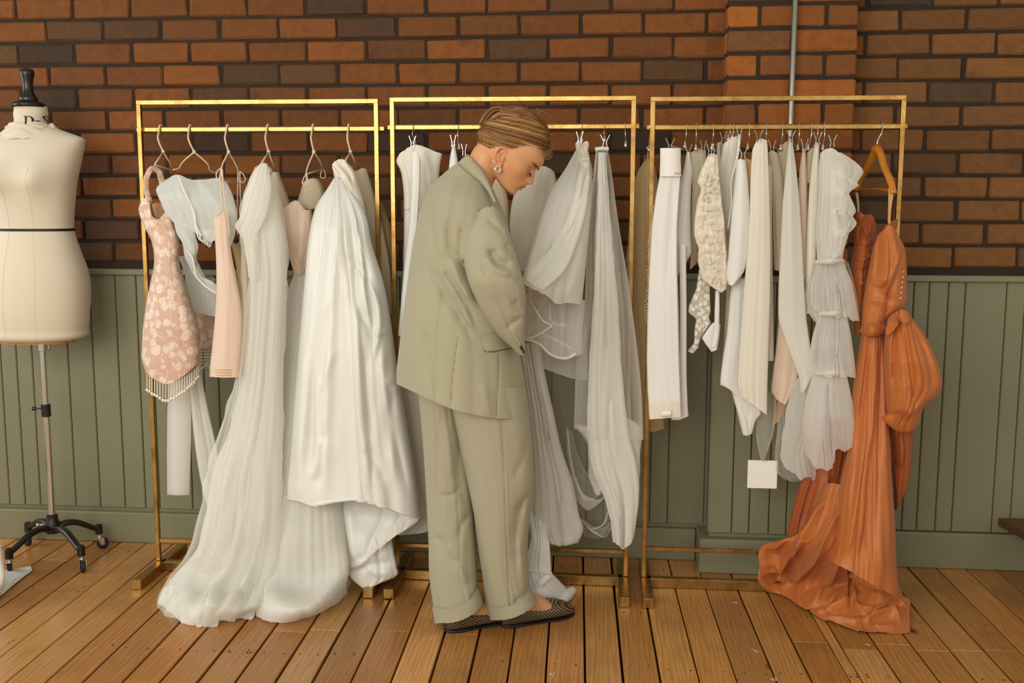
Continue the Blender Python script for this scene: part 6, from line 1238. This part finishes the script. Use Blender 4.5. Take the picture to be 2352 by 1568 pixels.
md = ro.modifiers.new('s', 'SMOOTH'); md.factor = .5; md.iterations = 3
dg = bpy.context.evaluated_depsgraph_get(); me = bpy.data.meshes.new_from_object(ro.evaluated_get(dg)); bpy.data.objects.remove(ro)
me.name = 'body'
nvt = len(me.vertices); co = np.empty(nvt*3, np.float32); me.vertices.foreach_get('co', co); co = co.reshape(-1, 3).astype(float)
px, py = proj(co); dx, dy = px-OX, py-OY
# head-frame coordinates of every vertex (undo the perspective by the base plane)
near = (co[:, 2] > 1.25)
cy0 = at(px, py, np.full(nvt, PYC)); 
P0 = co.copy(); P0[:, 1] = PYC; qx, qy = proj(P0); hf = ((qx-OX)+(qy-OY))*S2; hu = ((qx-OX)-(qy-OY))*S2; hl = (co[:, 1]-PYC)/MM
dirf = (head(1, 0, 0)-head(0, 0, 0)); dirf /= np.linalg.norm(dirf)
al = np.abs(hl); H_ = near & (hf > 30) & (hf < 100) & (hu > -52)
def push(w, a): co[:] += np.where(H_, w*a*MM, 0)[:, None]*dirf
arc = 22.0-.020*(al-23)**2                                                         # lash line
push(np.exp(-((hu-arc)/1.5)**2)*np.exp(-((al-23)/9)**4), -1.6)                      # slit of the lowered lid
push(np.exp(-((hu-(arc+7.5))/1.6)**2)*np.exp(-((al-23)/10)**4), -1.2)               # crease above the lid
push(np.exp(-((hu+17-.01*al**2)/1.2)**2)*np.exp(-(al/15)**6), -2.2)                 # line of the mouth
push(np.exp(-((hu+12)/3.2)**2)*np.exp(-(al/11)**4), .8); push(np.exp(-((hu+21)/3.0)**2)*np.exp(-(al/10)**4), 1.0)
push(np.exp(-((hu+.5)/2.0)**2)*np.exp(-((al-5.5)/2.6)**2), -2.0)                    # nostrils
me.vertices.foreach_set('co', co.astype(np.float32).ravel())
lip = np.clip(np.exp(-(((hu+16.5)/7.6)**4))*np.exp(-(al/(14.5-.0*al))**6)*(hf > 66), 0, 1)*near
chkc = np.exp(-((hu+2)/15)**2)*np.exp(-((al-34)/13)**2)*near*(hf > 25)
earc = np.exp(-((qx-1150)/14)**2-((qy-362)/20)**2)*near*(al > 44)
fing = np.clip((.9-np.abs(co[:, 2]-1.0)*2), 0, 1)*(co[:, 1] > -.75)*(qx > 1180)*(~near)
brw = np.exp(-((hu-(40+.25*(al-18)-.012*(al-18)**2))/2.4)**2)*np.clip((al-8)/4, 0, 1)*np.clip((38-al)/6, 0, 1)*near*(hf > 45)
sub = np.exp(-((hu+5)/2.5)**2)*np.exp(-((al-5)/3.5)**2)*near*(hf > 70)
lid = np.exp(-((hu-arc)/1.3)**2)*np.exp(-((al-23)/9)**4)*near*(hf > 45)
cl_ = me.color_attributes.new('tone', 'FLOAT_COLOR', 'POINT')
tone = np.zeros((nvt, 4), np.float32); tone[:, 0] = np.clip(lip, 0, 1); tone[:, 1] = np.clip(chkc*.75+earc*.7+fing*.9, 0, 1); tone[:, 2] = np.clip(brw+lid*.9, 0, 1); tone[:, 3] = 1
cl_.data.foreach_set('color', tone.ravel())
t = NT('skin'); ca = t.n('VertexColor', layer_name='tone'); sp = t.n('SeparateColor', {0: ca.outputs[0]})
nz = t.noise(160, 3, .6, t.pos())
c = t.mix(t.noise(14, 3, .5, t.pos()), rgb(204, 146, 100), rgb(212, 158, 112))
c = t.mix(t.math('MULTIPLY', sp.outputs[1], .55), c, rgb(200, 118, 78)); c = t.mix(t.math('MULTIPLY', sp.outputs[0], .75), c, rgb(176, 94, 72)); c = t.mix(t.math('MULTIPLY', sp.outputs[2], .85), c, rgb(86, 54, 30))
MAT['skin'] = t.done(t.bsdf(Base_Color=c, Roughness=.48, Subsurface_Weight=.12, Subsurface_Radius=(.010, .004, .002), Subsurface_Scale=1.0, Specular_IOR_Level=.4, Normal=t.bump(nz, .06, .001)))
me.polygons.foreach_set('use_smooth', np.ones(len(me.polygons), bool))
me.materials.clear(); link_mesh('body', me, MAT['skin'], woman)
# lashes and brow hairs
ls = MB(); rl = random.Random(2)
for sgn in (-1, 1):
    for k in range(22):
        l = 14.5+k*.82; a_ = 22.0-.020*(l-23)**2
        b = head(71.5-.06*abs(l-23)**1.5, a_, l*sgn); e_ = head(77.5-.08*(l-18), a_-5.5-rl.uniform(0, 2), (l+2.6)*sgn)
        ls.tube([tuple(b), tuple((b+e_)/2-np.array([0, 0, .0008])), tuple(e_)], [.0008, .0006, .0002], 4)
ls.build('eyelashes', MAT['ink'], woman)['kind'] = 'stuff'
eb = MB()
for sgn in (-1, 1):
    for k in range(70):
        l = 9+rl.random()*29; u_ = 40+.25*(l-18)-.012*(l-18)**2+rl.uniform(-1.7, 1.7); fx_ = np.interp(l, [0, 12, 22, 32, 40], [74.5, 74.5, 72.5, 67, 60])+1.6
        eb.tube([tuple(head(fx_, u_, l*sgn)), tuple(head(fx_+.2-.1*l*.2, u_+1.4, (l+4)*sgn))], [.0006, .0002], 4)
eb.build('eyebrows', m_plain('brow_hair', rgb(74, 46, 24), .7), woman)['kind'] = 'stuff'
# ------------------------------------------------------------------ hair: a swept cap of locks with a twist on top
t = NT('blonde_hair'); ca = t.n('VertexColor', layer_name='lock'); sp = t.n('SeparateColor', {0: ca.outputs[0]})
c = t.ramp(sp.outputs[0], [(0.0, rgb(62, 40, 20)), (0.35, rgb(118, 80, 40)), (0.7, rgb(164, 118, 64)), (1.0, rgb(206, 166, 104))])
MAT['hair'] = t.done(t.bsdf(Base_Color=c, Roughness=.42, Specular_IOR_Level=.45, Anisotropic=.6))
HX, HY, AX, AY, AL_ = 1182.0, 309.0, 85.0, 61.0, 58.0
def on_cap(x, y, side, lift=0.0):
    q = np.clip(1-((x-HX)/(AX+lift))**2-((y-HY)/(AY+lift))**2, 0.0, 1); p = at(x, y, np.full(np.shape(x), PYC)).copy()
    p[..., 1] += side*(AL_+lift)*np.sqrt(q)*MM; return p
hm = MB(); tones_ = []; rh = random.Random(12)
def lock(P, r0, tone, seg=6):
    n0 = hm.n; n = len(P); w = np.clip(np.minimum(np.linspace(0, 1, n)*5+.45, (1-np.linspace(0, 1, n))*5+.25), 0, 1); hm.tube(P, r0*w, seg); tones_.extend([tone]*(hm.n-n0))
# base cap
tt_ = np.linspace(0, PI, 26); pp_ = np.linspace(0, 2*PI, 48, endpoint=False)
CAPB = []
for a in tt_:
    row = []
    for b in pp_:
        x = HX+(AX-4)*math.cos(a); y = HY+(AY-4)*math.sin(a)*math.cos(b); l = (AL_-3)*math.sin(a)*math.sin(b)
        yl = np.interp(x, [1096, 1118, 1140, 1160, 1176, 1215, 1252, 1268], [352, 352, 344, 340, 348, 361, 361, 345]); y = min(y, yl)
        p = at(x, y, PYC).copy(); p[1] += l*MM; row.append(p)
    CAPB.append(row)
n0 = hm.n; hm.grid(CAPB, closed_u=True); tones_.extend([.28]*(hm.n-n0))
Spt = np.array([(1170, 349), (1192, 357), (1218, 363), (1250, 362), (1263, 345), (1264, 322), (1256, 298), (1240, 276), (1222, 262)], float)
Ept = np.array([(1108, 346), (1102, 338), (1099, 326), (1098, 312), (1101, 298), (1110, 284), (1124, 270), (1142, 260), (1160, 256)], float)
for side in (-1, 1):
    for k in range(360 if side < 0 else 200):
        s_ = rh.random(); a = hermite(np.linspace(0, 1, 9), Spt, [s_])[0]; b = hermite(np.linspace(0, 1, 9), Ept, [min(1, max(0, s_+rh.uniform(-.05, .05)))])[0]
        m1 = a*.66+b*.34+np.array([0, 9*(1-s_)-9*s_+rh.uniform(-2, 2)]); m2 = a*.33+b*.67+np.array([0, 10*(1-s_)-8*s_+rh.uniform(-2, 2)])
        P = curve([a, m1, m2, b], 16); tn = min(1, max(0, .56+rh.gauss(0, .15)-.2*(s_ > .8)-.12*(abs(s_-.05) < .05)))
        lock(on_cap(P[:, 0], P[:, 1], side, rh.uniform(-1.5, 2.6)), rh.uniform(.5, 1.15)*MM, tn)
    for k in range(46):                                                              # from the nape up into the twist
        q = rh.random(); a = np.array([1099+q*40, 351-6*q+rh.uniform(-3, 2)]); b = np.array([1100+q*20, 300-q*10]); P = curve([a, (a+b)/2+np.array([-3, 0]), b], 12)
        lock(on_cap(P[:, 0], P[:, 1], side, rh.uniform(-2, 1.5)), rh.uniform(.8, 1.6)*MM, min(1, max(0, .36+rh.gauss(0, .15))))
def coil(pts, l0, l1, n, spread, r0, tone0):
    for k in range(n):
        o = (rh.uniform(-spread, spread), rh.uniform(-spread, spread)); P = curve([(x+o[0], y+o[1]) for x, y in pts], 18); W_ = at(P[:, 0], P[:, 1], np.full(18, PYC)).copy()
        W_[:, 1] += (np.linspace(l0, l1, 18)+rh.uniform(-5, 5))*MM; lock(W_, r0*rh.uniform(.7, 1.2)*MM, min(1, max(0, tone0+rh.gauss(0, .15))))
coil([(1108, 290), (1120, 268), (1142, 252), (1158, 254), (1160, 268), (1152, 282)], -30, -24, 34, 4.5, 1.8, .42)
coil([(1214, 290), (1190, 284), (1176, 272), (1178, 258), (1194, 252), (1212, 258)], -30, -22, 30, 3.5, 1.7, .50)
coil([(1150, 284), (1162, 268), (1168, 254), (1166, 248)], -22, -10, 22, 3.5, 1.7, .45)
coil([(1120, 272), (1146, 254), (1180, 249), (1214, 258), (1240, 280)], 0, 0, 40, 4.5, 1.9, .40)
coil([(1110, 285), (1140, 256), (1180, 250), (1220, 262)], 24, 24, 26, 4, 1.9, .36)
coil([(1136, 276), (1152, 266), (1176, 266), (1200, 272)], -44, -46, 30, 4, 1.6, .5)
for k in range(26):                                                                  # loose strands
    x, y = rh.uniform(1120, 1240), rh.uniform(246, 262); P = curve([(x, y+10), (x+rh.uniform(-10, 14), y-rh.uniform(0, 6)), (x+rh.uniform(-5, 30), y+rh.uniform(0, 8))], 10); W_ = at(P[:, 0], P[:, 1], np.full(10, PYC-rh.uniform(-.02, .03))); lock(W_, .35*MM, .6, 4)
for k in range(14):
    y = rh.uniform(352, 372); P = curve([(1246, y-10), (1258, y-4), (1268+rh.uniform(-3, 4), y-12)], 8); lock(at(P[:, 0], P[:, 1], np.full(8, PYC-.03)), .35*MM, .5, 4)
ho = hm.build('hair', MAT['hair'], woman); cl_ = ho.data.color_attributes.new('lock', 'FLOAT_COLOR', 'POINT'); arr_ = np.ones((len(tones_), 4), np.float32); arr_[:, 0] = tones_; cl_.data.foreach_set('color', arr_.ravel())
er = MB(); c0 = np.array(ear_pt(1148, 391, -50.5)); aa = np.linspace(0, 2*PI, 25)[:-1]
er.tube([c0+np.array([.0075*math.cos(a), .003*math.cos(a), .0085*math.sin(a)]) for a in aa], .0027, 10, closed=True); er.build('earring', MAT['steel'], woman)
er = MB(); c0 = np.array(ear_pt(1141, 374, -53)); er.tube([c0+np.array([.004*math.cos(a), .002, .004*math.sin(a)]) for a in aa[::2]], .0008, 6, closed=True); er.build('earring', MAT['steel'], woman)
er = MB(); c0 = np.array(ear_pt(1147, 347, -54)); er.tube([c0+np.array([.004*math.cos(a), .002, .004*math.sin(a)]) for a in aa[::2]], .0008, 6, closed=True); er.build('earring', MAT['steel'], woman)

# ------------------------------------------------------------------ suit
SU = MAT['suit']
jc = [([(984, 470), (992, 520), (1002, 595), (1006, 640)], -.012, 10, 1.8), ([(1024, 520), (1032, 560), (1046, 600)], -.012, 9), ([(985, 615), (1012, 664), (1043, 707), (1086, 782)], -.018, 11, 1.7), ([(1000, 600), (1030, 650), (1060, 700), (1092, 770)], .013, 9), ([(1014, 612), (1035, 640), (1056, 670), (1090, 735)], -.011, 8, .6),
      ([(1050, 590), (1062, 610), (1084, 654), (1104, 698)], -.030, 9), ([(1040, 600), (1052, 636), (1080, 690)], .010, 8), ([(975, 760), (984, 835), (1004, 905)], -.009, 11), ([(945, 600), (958, 740), (950, 860)], .006, 18), ([(1008, 440), (1002, 520), (1010, 600)], .010, 16), ([(1053, 771), (1045, 822), (1035, 934)], -.004, 2.6), ([(1145, 806), (1146, 850), (1139, 957)], -.004, 2.6),
      ([(1112, 880), (1120, 920), (1128, 955)], .005, 10), ([(1046, 400), (1030, 460), (1024, 520)], .006, 14), ([(1060, 520), (1056, 560), (1052, 600)], -.010, 7)]
jacket = cloth('jacket', [[(1056, 370), (1074, 360), (1100, 388), (1127, 424)], [(1026, 392), (1062, 396), (1102, 420), (1138, 448)], [(992, 424), (1042, 428), (1102, 446), (1150, 472)], [(968, 474), (1034, 478), (1104, 490), (1164, 506)], [(952, 540), (1030, 545), (1104, 552), (1174, 565)], [(940, 620), (1026, 624), (1104, 628), (1184, 640)], [(929, 700), (1020, 704), (1104, 708), (1189, 720)], [(919, 780), (1016, 784), (1104, 790), (1191, 800)],
      [(911, 850), (980, 860), (1060, 868), (1130, 872), (1204, 868)], [(911, 882), (962, 905), (1030, 936), (1100, 954), (1168, 961), (1216, 949)]],
      PYC, SU, woman, depth=[(0, .060), (.06, .09), (.14, .15), (.22, .185), (.5, .19), (1, .205)], back=[(0, .05), (.2, .17), (1, .19)], nf=3, amp=[(0, .001), (.2, .003), (1, .006)], seed=201, res=3.6, creases=jc, drift=.3, power=.55)
JG = GRID[0]
slc = [([(1120, 503), (1138, 518), (1158, 536)], -.009, 7), ([(1124, 572), (1136, 598), (1172, 614)], -.020, 7, 1.8), ([(1118, 590), (1140, 618), (1176, 630)], .012, 9), ([(1102, 612), (1118, 630)], -.006, 6), ([(1186, 640), (1200, 652), (1210, 668)], -.012, 7), ([(1178, 690), (1192, 708), (1206, 716)], -.010, 9), ([(1160, 560), (1176, 580), (1186, 600)], -.010, 8), ([(1096, 560), (1110, 640), (1140, 700)], .006, 14), ([(1164, 755), (1180, 740), (1200, 730)], -.008, 7), ([(1120, 672), (1146, 706), (1176, 752)], -.005, 6)]
cloth('sleeve', [[(1092, 492), (1108, 478), (1128, 473), (1146, 482)], [(1076, 520), (1106, 506), (1140, 504), (1164, 518)], [(1068, 556), (1106, 548), (1146, 548), (1178, 560)], [(1066, 600), (1106, 598), (1152, 598), (1192, 606)], [(1076, 648), (1116, 646), (1162, 648), (1205, 656)], [(1094, 690), (1130, 688), (1168, 690), (1208, 690)], [(1120, 735), (1148, 733), (1178, 735), (1206, 738)], [(1150, 775), (1168, 773), (1188, 774), (1205, 778)], [(1180, 802), (1190, 800), (1198, 798), (1206, 794)], [(1190, 813), (1196, 815), (1202, 814), (1206, 806)]],
      [(0, -.805), (.2, -.835), (.5, -.855), (.8, -.83), (1, -.79)], SU, jacket, depth=[(0, .035), (.15, .06), (.5, .068), (.9, .042), (1, .034)], nf=2, amp=[(0, .001), (1, .004)], seed=202, res=3.4, creases=slc, power=.5)
SG = GRID[0]
cloth('collar', [[(1052, 374), (1062, 364), (1074, 356)], [(1064, 386), (1078, 376), (1089, 369)], [(1080, 399), (1094, 391), (1105, 387)], [(1098, 415), (1109, 409), (1117, 407)], [(1112, 430), (1120, 425), (1126, 425)], [(1124, 446), (1129, 443), (1134, 446)], [(1134, 466), (1138, 464), (1143, 470)]], [(0, -.70), (.2, -.735), (.6, -.752), (1, -.80)], SU, jacket, depth=.012, nf=1, amp=.0008, seed=203, res=3)
cloth('collar', [[(1060, 366), (1074, 354), (1084, 364)], [(1080, 384), (1094, 378), (1104, 388)], [(1108, 414), (1116, 410), (1124, 420)], [(1126, 440), (1130, 438), (1134, 446)]], [(0, -.66), (1, -.60)], SU, jacket, depth=.008, nf=1, amp=.0008, seed=204, res=4)
fl_ = [[(1106, 775), (1126, 768), (1147, 760)], [(1109, 791), (1132, 786), (1160, 778)], [(1113, 803), (1124, 804), (1148, 799), (1176, 796)], [(1117, 807), (1130, 806), (1150, 802), (1178, 798)]]
cloth('pocket_flap', [[(x, y, on_sheet(JG, x, y, .003)) for x, y in r_] for r_ in fl_], -.8, SU, jacket, depth=.003, nf=1, amp=.0003, seed=205, res=3)
def seam(pts, grid, par, out=.0006, w=.0011):
    P = curve(pts, 30); Yy = np.array([on_sheet(grid, a, b, out) for a, b in P]); Yy = np.convolve(np.pad(Yy, 2, 'edge'), np.ones(5)/5, 'valid'); MB().tube(at(P[:, 0], P[:, 1], Yy), w, 5).build('seam', MAT['suitseam'], par)
seam([(1106, 776), (1128, 768), (1148, 760)], JG, jacket, .003, .0009)
seam([(1112, 806), (1130, 808), (1150, 804), (1178, 799)], JG, jacket, .002, .0011)
seam([(1145, 808), (1146, 850), (1139, 955)], JG, jacket, .0); seam([(1053, 771), (1045, 822), (1035, 932)], JG, jacket, .0, .0008)
seam([(1052, 376), (1078, 400), (1098, 417)], JG, jacket, .012, .0012)
seam([(1128, 474), (1104, 480), (1086, 498), (1072, 530), (1065, 570), (1064, 604)], SG, jacket, .0005, .0014)
for k in range(3):
    q = np.array(joint(1197+k*2.5, 797+k*5, on_sheet(SG, 1197+k*2.5, 797+k*5, .004))); MB().ball(tuple(q), (.0042, .0025, .0052), 10, 6).build('button', MAT['black'], jacket)
lc = [([(1152, 965), (1158, 1100), (1164, 1260), (1170, 1400)], -.005, 3), ([(1200, 1150), (1186, 1230), (1190, 1300)], -.014, 12), ([(1215, 1000), (1200, 1060), (1180, 1100)], -.006, 9), ([(1222, 1130), (1205, 1150), (1190, 1180)], -.008, 8), ([(1190, 1240), (1204, 1310), (1222, 1352)], .012, 12), ([(1176, 1390), (1200, 1370), (1220, 1352)], -.008, 6), ([(1100, 1020), (1120, 1200), (1136, 1380)], .006, 20)]
la_ = [([(1008, 960), (1004, 1100), (998, 1250)], -.006, 9), ([(1060, 1000), (1052, 1080), (1066, 1160)], -.010, 12), ([(1010, 1140), (1040, 1136), (1056, 1120)], -.007, 6), ([(1000, 1230), (1030, 1270), (1056, 1300)], -.012, 10), ([(1016, 1250), (1044, 1280), (1074, 1340)], .010, 10), ([(1086, 1180), (1064, 1200), (1052, 1240)], -.010, 8), ([(1030, 960), (1036, 1100)], .007, 14)]
tr_ = empty('trousers', (float(woman.location[0]), PYC, .5)); attach(tr_, woman)
cloth('trouser_leg', [[(958, 880), (1000, 890), (1060, 900)], [(966, 950), (1010, 950), (1060, 960)], [(973, 1040), (1018, 1040), (1074, 1040)], [(979, 1140), (1026, 1140), (1085, 1140)], [(984, 1240), (1034, 1240), (1092, 1240)], [(987, 1330), (1040, 1334), (1096, 1326)], [(994, 1385), (1040, 1388), (1074, 1374), (1096, 1345)], [(996, 1404), (1040, 1404), (1080, 1388), (1100, 1366)]],
      [(0, -.64), (.5, -.65), (1, -.70)], SU, tr_, depth=[(0, .11), (.4, .085), (1, .075)], nf=1, amp=.003, seed=211, res=3.8, creases=la_)
cloth('cuff', [[(992, 1394), (1040, 1396), (1078, 1378), (1097, 1346)], [(996, 1412), (1044, 1411), (1084, 1394), (1104, 1364)], [(998, 1431), (1046, 1428), (1086, 1410), (1110, 1386)]], -.705, SU, tr_, depth=.086, nf=1, amp=.0006, seed=212, res=3.8)
cloth('trouser_leg', [[(1020, 880), (1110, 890), (1206, 890)], [(1035, 938), (1120, 945), (1213, 940)], [(1056, 1030), (1140, 1030), (1222, 1030)], [(1074, 1110), (1150, 1110), (1226, 1110)], [(1088, 1180), (1152, 1180), (1218, 1180)], [(1100, 1270), (1158, 1270), (1212, 1260)], [(1110, 1340), (1164, 1342), (1216, 1334)], [(1116, 1392), (1160, 1392), (1194, 1378), (1216, 1348)], [(1118, 1406), (1162, 1405), (1200, 1388), (1222, 1362)]],
      [(0, -.70), (.5, -.70), (1, -.675)], SU, tr_, depth=[(0, .13), (.4, .105), (1, .085)], nf=1, amp=.003, seed=213, res=3.8, creases=lc)
LG = GRID[0]
cloth('cuff', [[(1116, 1394), (1160, 1394), (1196, 1380), (1217, 1350)], [(1120, 1410), (1166, 1408), (1204, 1394), (1226, 1366)], [(1124, 1424), (1166, 1422), (1206, 1406), (1234, 1384)]], -.675, SU, tr_, depth=.095, nf=1, amp=.0006, seed=214, res=3.8)
seam([(1152, 965), (1158, 1100), (1164, 1260), (1170, 1390)], LG, tr_, .0, .0009)
# ------------------------------------------------------------------ shoes
t = NT('black_net_leather'); o_ = t.pos(); sx = t.n('SeparateXYZ', {0: o_})
k1 = t.math('SINE', t.math('MULTIPLY', t.math('ADD', sx.outputs[0], t.math('MULTIPLY', sx.outputs[2], 1.3)), 520.0)); k2 = t.math('SINE', t.math('MULTIPLY', t.math('SUBTRACT', sx.outputs[0], t.math('MULTIPLY', sx.outputs[2], 1.3)), 520.0))
hole = t.ramp(t.math('MULTIPLY', t.math('ADD', k1, 1.0), t.math('ADD', k2, 1.0)), [(.50, (0, 0, 0)), (.62, (1, 1, 1))])
hole = t.math('MULTIPLY', hole, .8)
MAT['netshoe'] = t.done(t.bsdf(Base_Color=t.mix(hole, rgb(26, 18, 13), rgb(140, 118, 90)), Roughness=.34, Normal=t.bump(hole, .8, .002)))
SHOE = ((0, .010, .052), (.02, .024, .066), (.08, .0355, .068), (.2, .039, .060), (.35, .039, .053), (.5, .041, .050), (.62, .045, .053), (.72, .048, .057), (.82, .045, .050), (.90, .038, .042), (.96, .026, .033), (1.0, .010, .022))
def shoe(H, Dv, L=.262):
    sd = np.array([-Dv[1], Dv[0], 0]); rt = empty('shoe', (float(H[0]), float(H[1]), 0)); attach(rt, woman); t_ = np.linspace(0, 2*PI, 36, endpoint=False)
    def sec(w, z0, z1, p, s_): 
        c = H+Dv*s_*L; h = (z1-z0)/2; cs, sn = np.cos(t_), np.sin(t_)
        return c[None, :]*np.array([1, 1, 0])+np.outer(w*np.sign(cs)*np.abs(cs)**p, sd)+np.outer(z0+h+h*np.sign(sn)*np.abs(sn)**p, [0, 0, 1])
    R_ = hermite([q[0] for q in SHOE], np.array([sec(w, .007, zt, .72, s_) for s_, w, zt in SHOE]), np.linspace(0, 1, 44))
    m = MB(); m.grid(R_, closed_u=True); m.f.append(tuple(range(36))); m.f.append(tuple(43*36+i for i in range(36))); m.build('upper', MAT['netshoe'], rt)
    R_ = hermite([q[0] for q in SHOE], np.array([sec(w*.97, .0006, .0072 if s_ > .28 else .012, .5, s_) for s_, w, zt in SHOE]), np.linspace(0, 1, 44))
    m = MB(); m.grid(R_, closed_u=True); m.f.append(tuple(range(36))); m.f.append(tuple(43*36+i for i in range(36))); m.build('sole', MAT['rubber'], rt, sharp=50)
shoe(HA, DA); shoe(HB, DB)
